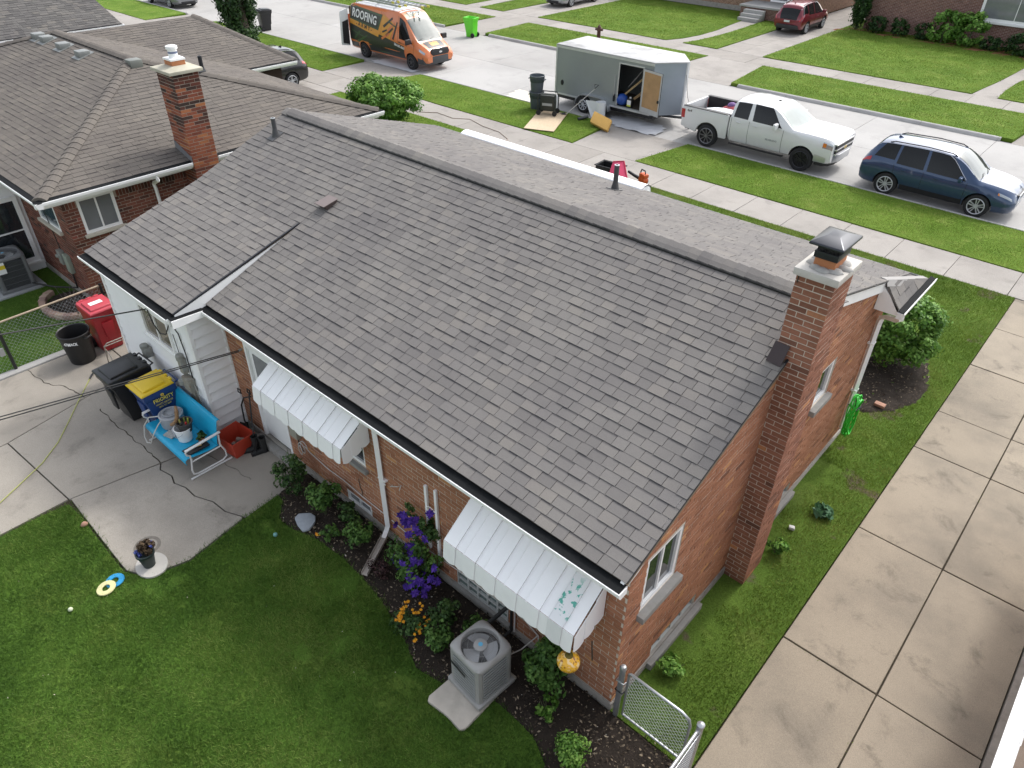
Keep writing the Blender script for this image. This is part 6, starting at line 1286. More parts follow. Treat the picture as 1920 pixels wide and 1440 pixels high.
# roof vents, pipes
VG = mat('vent_galv', (.25, .26, .25), .5, .4, var=.15)
for (x, y) in ((-24.35, 3.62), (-23.75, 3.62), (-22.5, 3.60), (-21.15, 3.58)):
    z = EZ+.297*(y-EY0); v_ = NB(); v_.box(x-.17, x+.17, y-.16, y+.16, z-.02, z+.14); o = v_.build('roof_vent', VG, nb, bevel=.03); v_ = NB(); v_.prism([(x-.24, y-.24, z-.06), (x+.24, y-.24, z-.06), (x+.24, y+.24, z+.08), (x-.24, y+.24, z+.08)], (0, 0, .012)); v_.build('vent_base', VG, o)
x, y = -18.85, 3.98; z = RZZ-.297*(x-RX1); v_ = NB(); v_.box(x-.16, x+.16, y-.17, y+.17, z-.05, z+.16); v_.build('roof_vent', mat('vent_olive', (.20, .21, .19), .5, .4), nb, bevel=.03)
for (x, y, h) in ((-18.3, 5.55, .42),):
    z = EZ+.297*(EY1-y); v_ = NB(); v_.lathe([(.055, -.05), (.055, h), (.03, h), (.03, h-.1)], 12, (x, y, z)); v_.lathe([(.11, -.03), (.06, .12)], 12, (x, y, z)); v_.build('vent_pipe', DKMETAL, nb, smooth=40)
    v_ = NB(); v_.box(x+.25, x+.47, y-.32, y-.14, z+.0, z+.13); v_.build('roof_vent', BLACK, nb, bevel=.01)
v_ = NB(); v_.box(-20.9, -20.6, -.0, .2, EZ+.14, EZ+.3); v_.build('roof_vent', BLACK, nb, bevel=.02)
v_ = NB(); v_.tube([(EX1+.09, 1.98, EZ-.12), (EX1+.09, 2.0, EZ-.22), (-14.93, 2.06, EZ-.42), (-14.93, 2.08, EZ-.55), (-14.93, 2.10, .2)], .042, 4); v_.build('downspout', WHITE_AL, nb)
# boxes and cables on the back wall
v_ = NB(); v_.box(-15.95, -15.72, -.10, -.005, .62, 1.08); v_.build('meter_box', mat('box_green', (.27, .30, .25), .6, var=.15), nb, bevel=.012); v_ = NB(); v_.box(-16.25, -16.05, -.12, -.005, .75, 1.1); v_.lathe([(.06, 0), (.06, .06), (.001, .07)], 12, (-16.15, -.13, .95)); v_.build('meter_box', GREYB, nb, bevel=.012)
v_ = NB(); v_.tube([(-16.35, -.02, 2.7), (-16.3, -.02, 1.9), (-16.2, -.02, 1.1)], .010, 6); v_.tube([(-15.85, -.05, .62), (-15.85, -.06, .2), (-16.4, -.4, .15), (-16.9, -.7, .2)], .022, 6); v_.build('wall_cable', CABLE, nb)
# white sunroom
s_ = NB(); s_.box(-22, -17.95, -3.4, -.005, 0, 2.62); su = s_.build('sunroom', SIDING, nb)
for k in range(3):
    z = 2.02+.2*k; q = NB(); q.prism([(-17.948, -3.38, z+.19), (-17.925, -3.38, z), (-17.94, -3.38, z)], (0, 3.36, 0)); q.build('siding_board', SIDING, su)
window(nb, (-2.95, 0, 0), (0, -1, 0), (1, 0, 0), .10, 1.30, .28, 1.98, 'patio_door', mull=0, cross=1, inset=-.03, fr=.10, glass=GLASS, sill=WHITE, sill_d=.10)
window(nb, (-2.95, 0, 0), (0, -1, 0), (1, 0, 0), 1.50, 2.9, .28, 1.98, 'patio_door', mull=0, cross=1, inset=-.03, fr=.10, glass=GLASS, sill=WHITE, sill_d=.10)
# brick ring planter
pr_ = empty('ring_planter', (-15.55, -.52, 0), 0, 'low curved planter edge of tan concrete blocks with bare twigs by the brown brick wall', 'planter')
for k in range(11):
    a = math.pi+.35+k*(math.pi-.6)/10*1.08; r = .70; m = MB(); u = np.array([math.cos(a), math.sin(a), 0]); v = np.array([-u[1], u[0], 0]); m.obox(u*r*np.array([1.15, .75, 1])+np.array([0, .1, .06]), v*.105, u*.07, (0, 0, .07)); m.build('block', mat('planter_block_%d' % (k % 3), [(.34, .23, .18), (.40, .30, .23), (.28, .19, .16)][k % 3], .9, var=.2, vs=14, bp=.4), pr_, bevel=.014)
m = MB(); m.lathe([(.001, .05), (.62, .05), (.66, .0)], 20, sy=.75, c=(0, .12, 0)); m.build('soil', SOIL, pr_)
m = MB(); R = random.Random(3)
for k in range(34):
    a = R.uniform(0, 6.28); r = R.uniform(0, .4); p = np.array([r*math.cos(a)+.15, r*.7*math.sin(a)+.15, .05]); d = np.array([R.uniform(-.35, .35), R.uniform(-.3, .3), R.uniform(.15, .5)]); m.tube([p, p+d*.5, p+d+np.array([R.uniform(-.1, .1), R.uniform(-.1, .1), 0])], [.006, .004, .002], 4)
m.build('twigs', mat('twig_grey', (.16, .13, .12), .9), pr_)

# third house (top left), far houses
def m_brickwall(name, c1, c2, mo, sc=1.0):
    m, t, b = base(name, .9, 0, .2); p = _pos(t); s = _n(t, 'ShaderNodeSeparateXYZ'); t.links.new(p, s.inputs[0]); cb_ = _n(t, 'ShaderNodeCombineXYZ'); t.links.new(_math(t, 'ADD', s.outputs[0], s.outputs[1]), cb_.inputs[0]); t.links.new(s.outputs[2], cb_.inputs[1])
    k = _n(t, 'ShaderNodeTexBrick'); k.inputs['Scale'].default_value = 1.0; k.inputs['Brick Width'].default_value = .22*sc; k.inputs['Row Height'].default_value = .075*sc; k.inputs['Mortar Size'].default_value = .009; k.inputs['Color1'].default_value = (*c1, 1); k.inputs['Color2'].default_value = (*c2, 1); k.inputs['Mortar'].default_value = (*mo, 1); t.links.new(cb_.outputs[0], k.inputs['Vector'])
    o = _mixc(t, 1.0, k.outputs['Color'], _ramp(t, _noise(t, p, 6, 5), [(.3, (.8,)*3), (.7, (1.2,)*3)]), 'MULTIPLY'); t.links.new(o, b.inputs['Base Color']); bump(t, b, k.outputs['Fac'], -.4, .01); return m
FARB = m_brickwall('far_brick_wall', (.20, .095, .075), (.145, .065, .052), (.33, .27, .235)); FARB2 = m_brickwall('far_brick_wall_warm', (.27, .14, .085), (.20, .10, .065), (.40, .34, .27))
th = empty('grey_roof_house', (-36, 2, 0), 0, 'house with dark grey shingle roof and white gutter in the top left corner', 'house'); NBOFF[0] = np.array([-36., 2, 0])
q = NB(); q.prism([(-31.35, -8, 2.95), (-36.2, -8, 4.55), (-41.0, -8, 2.95), (-41, -8, 2.83), (-31.35, -8, 2.83)], (0, 17.0, 0)); tro = q.build('roof', SHINGLE_3, th)
p3 = []; slope_field((-31.3, -2, 2.955), (-31.3, 9.0, 2.955), (-36.2, -2, 4.56), (-36.2, 9.0, 4.56), 61, p3, .17); emit_n(p3, 'shingle', 'shingles', SHINGLE_3, tro, 0)
q = NB(); q.box(-31.32, -31.18, -8, 9.05, 2.80, 2.94); g_ = q.build('gutter', WHITE, th); q = NB(); q.box(-31.33, -31.20, -7.9, 9.0, 2.93, 2.948); q.build('gutter_guard', GUARD, g_)
q = NB(); q.box(-40.6, -31.7, -7.6, 8.6, 0, 2.84); q.build('wall', FARB2, th)
fh = empty('far_brick_house', (-25, 47.4, 0), 0, 'far brick house with raised porch and steps at the top of the picture', 'house'); NBOFF[0] = np.array([-25., 47.4, 0])
q = NB(); q.box(-33.0, -18.35, 47.4, 57, 0, 3.0); q.build('wall', FARB2, fh); q = NB(); q.box(-33.05, -18.3, 47.36, 47.39, 0, .32); q.build('foundation', FOUND, fh)
q = NB(); q.prism([(-33.6, 46.8, 2.95), (-33.6, 52.2, 4.7), (-33.6, 57.6, 2.95)], (15.8, 0, 0)); q.build('roof', SHINGLE_3, fh)
q = NB(); q.box(-22.0, -18.5, 45.2, 47.35, 0, .68); po = q.build('porch', FARB, fh); q = NB(); q.box(-22.08, -18.42, 45.1, 47.35, .68, .80); q.build('porch_slab', CONC_CURB, po, bevel=.02)
for k in range(3): q = NB(); q.box(-21.55, -20.15, 45.08-.34*(k+1), 45.08-.34*k+.02*0, 0, .60-.19*k); q.build('step', CONC_CURB, po, bevel=.02)
q = NB(); q.box(-21.0, -19.7, 47.33, 47.38, .82, 2.9); dd = q.build('door', WHITE, fh); q = NB(); q.box(-20.85, -19.85, 47.31, 47.325, .95, 2.7); q.build('pane', GLASS_L, dd)
rh = empty('far_brick_house', (-5, 47.2, 0), 0, 'far dark red brick house with big white window behind the shrubs', 'house'); NBOFF[0] = np.array([-5., 47.2, 0])
q = NB(); q.box(-14.55, 6, 47.2, 57, 0, 3.3); q.build('wall', FARB, rh); q = NB(); q.prism([(-15.1, 46.6, 3.25), (-15.1, 52.2, 5.0), (-15.1, 57.6, 3.25)], (21.8, 0, 0)); q.build('roof', SHINGLE_3, rh)
window(rh, (-9.55, 0, 0), (1, 0, 0), (0, -1, 0), 6.2, 11.5, 1.30, 2.9, 'window', mull=2, inset=-.05, fr=.14, glass=GLASS_L, sill=WHITE, sill_d=.16, sill_h=.12)
# right-hand neighbour (bottom right corner)
rn = empty('brick_house_right', (3.9, 2, 0), 0, 'brick house with white gutter cut off by the bottom right corner', 'house'); NBOFF[0] = np.array([3.9, 2., 0])
RWX = 3.92
q = NB(); q.box(RWX, 9, -8, 7.2, 0, 2.5); rnw = q.build('wall', MORTAR, rn); pb_ = brick_rows((RWX, 7.2, 0), (0, -1, 0), (-1, 0, 0), 15.2, .15, 2.5, seed=77); emit_n(pb_, 'brick', 'bricks', BRICK_MAIN, rnw, 40)
q = NB(); q.prism([(3.60, -8, 2.62), (9.5, -8, 4.6), (9.5, -8, 4.4), (3.60, -8, 2.50)], (0, 15.6, 0)); rro = q.build('roof', mat('tan_deck', (.3, .25, .2), .9), rn)
p4 = []; slope_field((3.58, 7.6, 2.625), (3.58, -8, 2.625), (6.4, 7.6, 3.57), (6.4, -8, 3.57), 81, p4, .15); SH_T = m_shingle('shingle_tan', (.15, .115, .09), (.21, .165, .13), (.24, .19, .14)); emit_n(p4, 'shingle', 'shingles', SH_T, rro, 30)
q = NB(); q.prism([(3.60, -8, 2.60), (3.60, -8, 2.48), (3.50, -8, 2.48), (3.455, -8, 2.55), (3.44, -8, 2.605), (3.452, -8, 2.61), (3.462, -8, 2.56), (3.50, -8, 2.50), (3.59, -8, 2.50)], (0, 15.6, 0)); g_ = q.build('gutter', WHITE, rn)
for k in range(8): q = NB(); q.tube([(3.45, -6+k*1.6, 2.60), (3.60, -6+k*1.6, 2.61)], .006, 5); q.build('gutter_strap', WHITE, g_)
q = NB(); q.box(3.79, RWX+.02, -9, 7.3, -.1, .05); q.build('foundation', FOUND, rn)

# ---- ivy-clad tree, far shrubs
tr = empty('ivy_tree', (-39.8, 18.95, 0), 0, 'thick tree trunk wrapped in ivy on the verge at the top left', 'tree')
m = MB(); m.tube([(0, 0, -.1), (.05, 0, 1.2), (0, .05, 3), (-.1, .1, 5.5)], [.62, .46, .42, .40], 14)
for k in range(6):
    a = k*1.05; m.tube([(-.1, .1, 5.2), (1.2*math.cos(a), 1.2*math.sin(a), 6.6), (2.8*math.cos(a), 2.8*math.sin(a), 7.8)], [.22, .14, .06], 8)
m.build('trunk', mat('bark', (.10, .08, .06), .95, var=.3, vs=8, bp=.9, bs=14), tr, smooth=60)
IVY = m_leaf('leaf_ivy', (.012, .034, .010), (.028, .066, .018), (.06, .12, .032))
foliage('ivy', tr, IVY, [cloud((-39.8, 18.95, 2.1), (1.2, 1.2, 2.5), 13000, .085, 91, 190, .24, hollow=.5, boxy=.4), cloud((-39.8, 18.95, 5.0), (1.5, 1.5, 1.8), 4600, .09, 92, 70, .28), cloud((-39.3, 18.7, .35), (1.7, 1.1, .45), 1600, .08, 93, 24, .3)])
foliage('crown', tr, LF_B, [cloud((-39.8, 19.3, 9.2), (3.6, 3.6, 2.4), 4200, .16, 94, 60, .24)])
plant('shrub', 'small dark shrub on the verge in front of the ivy tree', 'shrub', (-36.6, 17.9), .7, .5, 500, .06, LF_A, 95, 14)
LF_D = m_leaf('leaf_dark_hedge', (.012, .034, .010), (.028, .070, .016), (.055, .12, .028))
def shrub(x, y, w, d, h, n, mt, label, seed, boxy=.4, size=.08, name='clipped_shrub'): return plant(name, label, 'shrub', (x, y), h, 1, 1, size, mt, seed) if False else _shrub(x, y, w, d, h, n, mt, label, seed, boxy, size, name)
def _shrub(x, y, w, d, h, n, mt, label, seed, boxy, size, name):
    p = empty(name, (x, y, 0), 0, label, 'shrub'); m = MB(); m.tube([(0, 0, 0), (0, 0, h*.6)], [.06, .03], 6); m.build('stem', STEM, p)
    foliage('foliage', p, mt, [cloud((x, y, h*.52), (w, d, h*.5), n, size, seed, 50, .22, boxy=boxy, hollow=.6, zmin=.03)]); return p
shrub(-12.6-.8, 46.3, .55, .5, 1.0, 700, LF_D, 'dark clipped shrub nearest the conical evergreen', 101); shrub(-12.1, 46.3, .55, .5, 1.05, 700, LF_D, 'dark clipped shrub in the middle of the far red mulch bed', 102); shrub(-10.75, 46.3, .6, .5, .95, 700, LF_D, 'dark clipped shrub left of the two bright bushes', 103)
shrub(-9.65, 46.2, .95, .8, 1.9, 1700, LF_C, 'left of two tall bright green bushes by the far brick wall', 104, .5, .09); shrub(-8.2, 46.1, .95, .8, 1.85, 1700, LF_C, 'right of two tall bright green bushes by the far brick wall', 105, .5, .09)
shrub(-7.05, 46.0, .6, .45, .75, 600, LF_D, 'low dark shrub between the bright bushes and the hedge', 106); shrub(-4.9, 45.8, 1.7, .6, 1.2, 2200, LF_D, 'long dark clipped hedge below the far white window', 107, .7, name='clipped_hedge')
cn = empty('conical_evergreen', (-14.75, 46.6, 0), 0, 'dark conical evergreen at the corner of the far red brick house', 'tree'); m = MB(); m.tube([(0, 0, 0), (0, 0, 3.2)], [.09, .02], 6); m.build('trunk', STEM, cn)
P_, N_, S_, Rn_, rg = cloud((-14.75, 46.6, 1.9), (.75, .7, 1.9), 6500, .075, 108, 160, .22, hollow=.5); k_ = np.clip(1.25-P_[:, 2]/3.9, .05, 1.1); P_[:, 0] = -14.75+(P_[:, 0]+14.75)*k_; P_[:, 1] = 46.6+(P_[:, 1]-46.6)*k_; foliage('crown', cn, LF_D, [(P_, N_, S_, Rn_, rg)])
shrub(-13.95, 46.5, .28, .28, .95, 160, DEAD, 'brown withered shrub beside the conical evergreen', 109, 0, .06, 'dead_shrub')

# ================================================================ VEHICLES
TYRE = mat('tyre_rubber', (.016, .016, .017), .85, var=.2, vs=20, bp=.3); ALLOY = mat('alloy_wheel', (.52, .53, .55), .35, .35, var=.06); ALLOY_D = mat('dark_alloy', (.045, .045, .05), .35, .7, var=.1); STEELW = mat('steel_wheel', (.10, .10, .105), .5, .5); WHEELW = mat('white_wheel', (.55, .57, .60), .4, .2)
TAIL = mat('tail_lamp_red', (.40, .012, .018), .2, var=.15, coat=.8); HEAD = mat('head_lamp', (.42, .45, .47), .12, .5, var=.2, vs=30, coat=.8); AMBER = mat('amber_lamp', (.6, .18, .02), .25, coat=.5); SEAM = mat('panel_gap', (.012, .012, .013), .8); TRIM = mat('black_trim', (.018, .018, .02), .55); PLATE = mat('licence_plate', (.55, .60, .58), .5, var=.1)
class Car:
    def __init__(s, st):
        s.st = np.array(sorted(st)); s.x0, s.x1 = s.st[0, 0], s.st[-1, 0]
        X = s.st[:, 0]; s.sl = []
        for c in range(1, s.st.shape[1]):
            Y = s.st[:, c]; d = np.diff(Y)/np.diff(X); m = np.zeros(len(X)); m[0], m[-1] = d[0], d[-1]
            for i in range(1, len(X)-1): m[i] = 0 if d[i-1]*d[i] <= 0 else 2*d[i-1]*d[i]/(d[i-1]+d[i])
            s.sl.append(m)
    def par(s, x):
        X = s.st[:, 0]; x = min(max(x, s.x0), s.x1); i = min(max(np.searchsorted(X, x)-1, 0), len(X)-2); h = X[i+1]-X[i]; t = (x-X[i])/h; o = []
        for c in range(1, s.st.shape[1]):
            a, b = s.st[i, c], s.st[i+1, c]; ma, mb = s.sl[c-1][i]*h, s.sl[c-1][i+1]*h
            o.append((2*t**3-3*t*t+1)*a+(t**3-2*t*t+t)*ma+(-2*t**3+3*t*t)*b+(t**3-t*t)*mb)
        return o
    def sec(s, x):
        zb, zs, zt, wb, wm, ws, wt = s.par(x); k = min(.04, .3*max(zt-zs, .002)); H = zs-zb
        return np.array([(0, zb), (wb*.92, zb), (wb, zb+.05*min(1, H/.3)), (wm, zb+.42*H), (wm, zb+.70*H), (ws+(wm-ws)*.4, zs-.06*H), (ws, zs), (ws+(wt-ws)*.5, zs+(zt-zs)*.52), (wt+(ws-wt)*.07, zs+(zt-zs)*.87), (wt*.90, zt-k), (wt*.5, zt-.2*k), (0, zt)])
    def pt(s, x, q, side=1, off=0.0):
        S = s.sec(x); i = int(min(max(math.floor(q), 0), 10)); f = q-i; p = S[i]*(1-f)+S[i+1]*f
        if off:
            d = S[i+1]-S[i]; n = np.array([d[1], -d[0]]); n /= (np.linalg.norm(n)+1e-9); n = n if n[0] >= -.2 or i > 8 else -n
            if i >= 8: n = n*(1 if n[1] > 0 else -1)
            elif n[0] < 0: n = -n
            p = p+n*off
        return np.array([x, side*p[0], p[1]])
    def q_at(s, x, z):
        S = s.sec(x); 
        for i in range(2, 11):
            if S[i][1] <= z <= S[i+1][1]: return i+(z-S[i][1])/(S[i+1][1]-S[i][1]+1e-9)
        return 2.0 if z < S[2][1] else 9.0
    def side(s, x, z, side=-1, off=.006): return s.pt(x, s.q_at(x, z), side, off)
    def body(s, name, m, parent, wheels=(), wr=.40, nx=60, dark=TRIM, wy=.3, flat_rear=False):
        xs = [s.x0+(s.x1-s.x0)*(.5-.5*math.cos(math.pi*k/nx))*.35+(s.x1-s.x0)*k/nx*.65 for k in range(nx+1)]
        vs = []; 
        for x in xs:
            S = s.sec(x); ring = [(x, p[0], p[1]) for p in S]+[(x, -p[0], p[1]) for p in S[-2:0:-1]]; vs += ring
        n = 22; fs = [(i*n+k, i*n+(k+1) % n, (i+1)*n+(k+1) % n, (i+1)*n+k) for i in range(nx) for k in range(n)]+[tuple(range(n))[::-1], tuple(nx*n+k for k in range(n))]
        b = MB(); b.add(vs, fs); o = b.build(name, [m, dark], parent)
        if wheels:
            cut = MB()
            for wx, wz in wheels:
                for sd in (-1, 1): cut.cyl((wx, sd*wy, wz), (wx, sd*1.6, wz), wr, n=36)
            co = cut.build('cutter', [dark]); md = o.modifiers.new('arch', 'BOOLEAN'); md.operation = 'DIFFERENCE'; md.object = co; md.solver = 'EXACT'
            o.parent = None; dg = bpy.context.evaluated_depsgraph_get(); me = bpy.data.meshes.new_from_object(o.evaluated_get(dg)); o.modifiers.clear(); old = o.data; o.data = me; o.parent = parent
            bpy.data.objects.remove(co)
            me.materials.clear(); me.materials.append(m); me.materials.append(dark)
            for p in me.polygons:
                c = p.center; p.material_index = 1 if any(math.hypot(c[0]-wx, c[2]-wz) < wr+.004 and abs(c[1]) > wy-.01 for wx, wz in wheels) and not any(abs(math.hypot(me.vertices[v].co[0]-wx, me.vertices[v].co[2]-wz)) > wr+.02 for v in p.vertices for wx, wz in [min(wheels, key=lambda w_: abs(w_[0]-c[0]))]) else 0
        me = o.data; me.polygons.foreach_set('use_smooth', [True]*len(me.polygons)); me.set_sharp_from_angle(angle=math.radians(26)); return o
    def patch(s, fn, nu, nv, name, m, parent, side=-1, off=.006):
        b = MB(); b.grid(lambda u, v: s.pt(*fn(u, v), side, off), nu, nv); return b.build(name, m, parent, smooth=50)
    def glass(s, xb0, xb1, xt0, xt1, parent, m=None, q0=6.10, q1=8.05, name='side_window'):
        for sd in (-1, 1): s.patch(lambda u, v: ((xb0*(1-v)+xt0*v)*(1-u)+(xb1*(1-v)+xt1*v)*u, q0+(q1-q0)*v), 10, 5, name, m or GLASS_CAR, parent, sd)
    def screen(s, xa, xb, parent, m, name, qs=8.75, bow=.10, off=.006):
        b = MB(); b.grid(lambda u, v: s.pt((xa*(1-u)+xb*u)+bow*(1-(2*v-1)**2)*(1 if xb > xa else -1)*u*.6, 11-abs(2*v-1)*(11-qs), 1 if v >= .5 else -1, off), 10, 16); return b.build(name, m, parent, smooth=60)
    def seam(s, x, parent, q0=2.2, q1=6.0, slant=0):
        for sd in (-1, 1):
            b = MB(); b.tube([s.pt(x+slant*k/8, q0+(q1-q0)*k/8, sd, .001) for k in range(9)], .0055, 4); b.build('door_gap', SEAM, parent)
    def handle(s, x, z, parent, m):
        for sd in (-1, 1): b = MB(); p = s.side(x, z, sd, .02); b.obox(p, (.085, 0, 0), (0, .012, 0), (0, 0, .016)); b.build('door_handle', m, parent, bevel=.006)
def wheel(parent, x, y, r, w, rim, side, spokes=5, tyre=TYRE, rimr=.68, z=None, width=.05):
    zc = r if z is None else z; s = side; t = MB()
    prof = [(rimr*r, -w*.42), (r*.86, -w*.5), (r*.97, -w*.42), (r, -w*.25), (r, w*.25), (r*.97, w*.42), (r*.86, w*.5), (rimr*r, w*.42)]
    n = 32; vs = []
    for (rr, yy) in prof:
        for k in range(n): a = 2*math.pi*k/n; vs.append((x+rr*math.cos(a), y+yy, zc+rr*math.sin(a)))
    m_ = len(prof); t.add(vs, [(i*n+k, i*n+(k+1) % n, ((i+1) % m_)*n+(k+1) % n, ((i+1) % m_)*n+k) for i in range(m_) for k in range(n)]); wo = t.build('wheel', tyre, parent, smooth=50)
    d = MB(); yo = y+s*w*.36; d.cyl((x, y-s*w*.2, zc), (x, yo-s*.045, zc), rimr*r, n=28); d.build('brake_well', TRIM, wo)
    q = MB()
    q.tube([(x+rimr*r*.97*math.cos(2*math.pi*k/28), yo+s*.02, zc+rimr*r*.97*math.sin(2*math.pi*k/28)) for k in range(28)], .016, 6, closed=True)
    for k in range(spokes):
        a = 2*math.pi*k/spokes+.3; u = np.array([math.cos(a), 0, math.sin(a)]); v = np.array([-u[2], 0, u[0]]); c = np.array([x, yo, zc])
        for dv in ((-1, 1) if spokes <= 6 else (0,)): q.hexa([c+u*.05+v*(dv*.018-.012)+np.array([0, -s*.02, 0]), c+u*.05+v*(dv*.018+.012)+np.array([0, -s*.02, 0]), c+u*rimr*r*.97+v*(dv*width*.9+.016)+np.array([0, -s*.02, 0]), c+u*rimr*r*.97+v*(dv*width*.9-.016)+np.array([0, -s*.02, 0]), c+u*.05+v*(dv*.018-.012)+np.array([0, s*.012, 0]), c+u*.05+v*(dv*.018+.012)+np.array([0, s*.012, 0]), c+u*rimr*r*.97+v*(dv*width*.9+.016)+np.array([0, s*.022, 0]), c+u*rimr*r*.97+v*(dv*width*.9-.016)+np.array([0, s*.022, 0])])
    q.cyl((x, yo-s*.03, zc), (x, yo+s*.02, zc), .06, n=14); q.build('rim', rim, wo, smooth=40)
    return wo
def mirrors(car, parent, x, z, m, big=1.0):
    for sd in (-1, 1):
        p = car.side(x, z, sd, .0); b = MB(); c = p+np.array([0, sd*.15*big, .06*big]); b.obox(c, (.055, sd*.02, 0), (0, .10*big, 0), (0, 0, .075*big)); o = b.build('mirror', m, parent, bevel=.03, seg=3); b = MB(); b.obox(p+np.array([0, sd*.04, .01]), (.03, 0, 0), (0, .05, 0), (0, 0, .02)); b.build('mirror_arm', TRIM, o)
def bumper(parent, car, xf, w, z0, z1, m, front=True, depth=.42, name='bumper', ext=.03):
    sg = 1 if front else -1; b = MB(); pl = [(xf-sg*depth, w), (xf-sg*.20, w*.97), (xf-sg*.06, w*.80), (xf+sg*ext, w*.45), (xf+sg*ext, -w*.45), (xf-sg*.06, -w*.80), (xf-sg*.20, -w*.97), (xf-sg*depth, -w)]
    b.prism([(x, y, z0) for x, y in pl], (0, 0, z1-z0)); return b.build(name, m, parent, bevel=.03, seg=2)
def place(c, loc, rz): c.location = loc; c.rotation_euler = (0, 0, rz)

SUV_ST = [(-2.31, .48, .80, .83, .70, .76, .72, .55), (-2.26, .36, .93, 1.02, .80, .86, .80, .58), (-2.12, .30, 1.02, 1.28, .83, .90, .83, .60), (-1.88, .27, 1.05, 1.56, .84, .915, .86, .60), (-1.45, .26, 1.03, 1.63, .84, .92, .88, .62), (-.3, .25, .99, 1.665, .84, .92, .88, .63), (.35, .25, .97, 1.62, .84, .92, .88, .62), (.62, .25, .97, 1.50, .84, .92, .88, .64), (.95, .25, .97, 1.25, .84, .92, .88, .70), (1.18, .25, .98, 1.08, .84, .92, .87, .74), (1.65, .25, .92, 1.02, .84, .915, .84, .70), (2.05, .27, .82, .94, .80, .885, .78, .60), (2.24, .30, .72, .82, .72, .80, .70, .50), (2.32, .42, .62, .66, .60, .66, .58, .40)]
def suv(name, loc, rz, label, paint, cat='car', st=SUV_ST, wb=(-1.36, 1.36), r=.355, rim=ALLOY, group=None, detail=True, rails=True, lower=TRIM, roofm=None):
    c = empty(name, (0, 0, 0), 0, label, cat, group); k = Car(st); k.body('body', paint, c, [(wb[0], r), (wb[1], r)], r+.055)
    k.glass(-.30, .86, -.36, .30, c, name='front_side_window'); k.glass(-1.22, -.40, -1.20, -.44, c, name='rear_side_window'); k.glass(-1.95, -1.30, -1.72, -1.28, c, q0=6.35, name='quarter_window')
    ws = k.screen(.40, 1.14, c, GLASS_WS, 'windscreen'); k.screen(-1.90, -2.17, c, GLASS_CAR, 'rear_window', bow=.04)
    for sd in (-1, 1):
        k.patch(lambda u, v: (1.86+.36*u-.05*v, 4.75+.95*v), 6, 3, 'headlight', HEAD, c, sd, .008); k.patch(lambda u, v: (1.80+.07*u, 4.75+.85*v), 3, 3, 'indicator', AMBER, c, sd, .007)
        k.patch(lambda u, v: (-2.27+.26*u, 5.0+1.3*v), 5, 4, 'tail_light', TAIL, c, sd, .008)
        wheel(c, wb[0], sd*.80, r, .225, rim, sd, 5); wheel(c, wb[1], sd*.80, r, .225, rim, sd, 5)
        if rails:
            b = MB(); b.tube([k.pt(x, 8.95, sd, h) for x, h in ((-1.65, .0), (-1.5, .045), (-.5, .05), (.2, .045), (.36, .0))], .017, 6); b.build('roof_rail', TRIM, c)
        b = MB(); b.tube([k.pt(-1.9+2.75*q/16, 8.25 if q < 13 else 8.25-(q-12)*.48, sd, .010) for q in range(17)], .011, 5); b.build('window_trim', CHROME, c)
        b = MB(); b.grid(lambda u, v: k.pt(wb[0]+r+.08+(wb[1]-wb[0]-2*r-.16)*u, 1.6+1.0*v, sd, .012), 8, 2); b.build('rocker', lower, c, smooth=60)
    for x, sl in ((-1.20, -.08), (-.35, 0), (.90, .02)): k.seam(x, c, slant=sl)
    k.handle(-.95, .90, c, paint); k.handle(.05, .88, c, paint); mirrors(k, c, .72, 1.0, paint)
    bumper(c, k, 2.25, .80, .30, .46, lower, True); bumper(c, k, -2.24, .80, .32, .55, lower, False)
    g = MB(); g.prism([(2.20, y, z) for y, z in ((-.42, .52), (.42, .52), (.50, .66), (.40, .80), (-.40, .80), (-.50, .66))], (.115, 0, 0)); go = g.build('grille', TRIM, c, bevel=.02); g = MB(); g.tube([(2.315, y, z) for y, z in ((-.42, .52), (.42, .52), (.50, .66), (.40, .80), (-.40, .80), (-.50, .66))], .016, 6, closed=True); g.build('grille_surround', CHROME, go)
    g = MB(); g.tube([(1.22, -.55, 1.085), (1.13, -.1, 1.13)], .008, 5); g.tube([(1.22, .05, 1.085), (1.13, .5, 1.13)], .008, 5); g.build('wipers', TRIM, ws)
    g = MB(); p = k.pt(-1.5, 11, 1, 0); g.prism([(p[0]-.10, -.02, p[2]-.01), (p[0]+.10, -.02, p[2]-.01), (p[0]-.06, -.008, p[2]+.06)], (0, .04, 0)); g.build('antenna_fin', paint, c)
    b = MB(); b.box(-2.325, -2.30, -.17, .17, .70, .80); b.build('licence_plate', PLATE, c)
    place(c, loc, rz); return c
P_BLUE = m_paint('paint_blue', (.016, .046, .115), .25, .3, dirt=.2); P_RED = m_paint('paint_dark_red', (.17, .012, .025), .3, .3); P_BLACK = m_paint('paint_black', (.012, .012, .014), .2, .28); P_SILV = m_paint('paint_silver', (.42, .44, .47), .6, .3); P_WHITE = m_paint('paint_white', (.70, .705, .71), 0, .3, dirt=.45); P_GREY = m_paint('paint_grey', (.22, .23, .245), .5, .3)
RD = RZ
suv('parked_car', (-2.48, 21.42, RD), math.radians(.5), 'blue sport utility car with roof rails parked at the right edge', P_BLUE)
rs = suv('parked_car', (-17.35, 44.25, .0), math.radians(91), 'dark red sport utility car on the far driveway seen from behind', P_RED, st=[(x*.93, *q) for x, *q in SUV_ST], wb=(-1.28, 1.28), r=.34)
suv('parked_car', (-28.85, 13.05, .0), math.radians(-92), 'black sport utility car half hidden behind the left roof', P_BLACK)
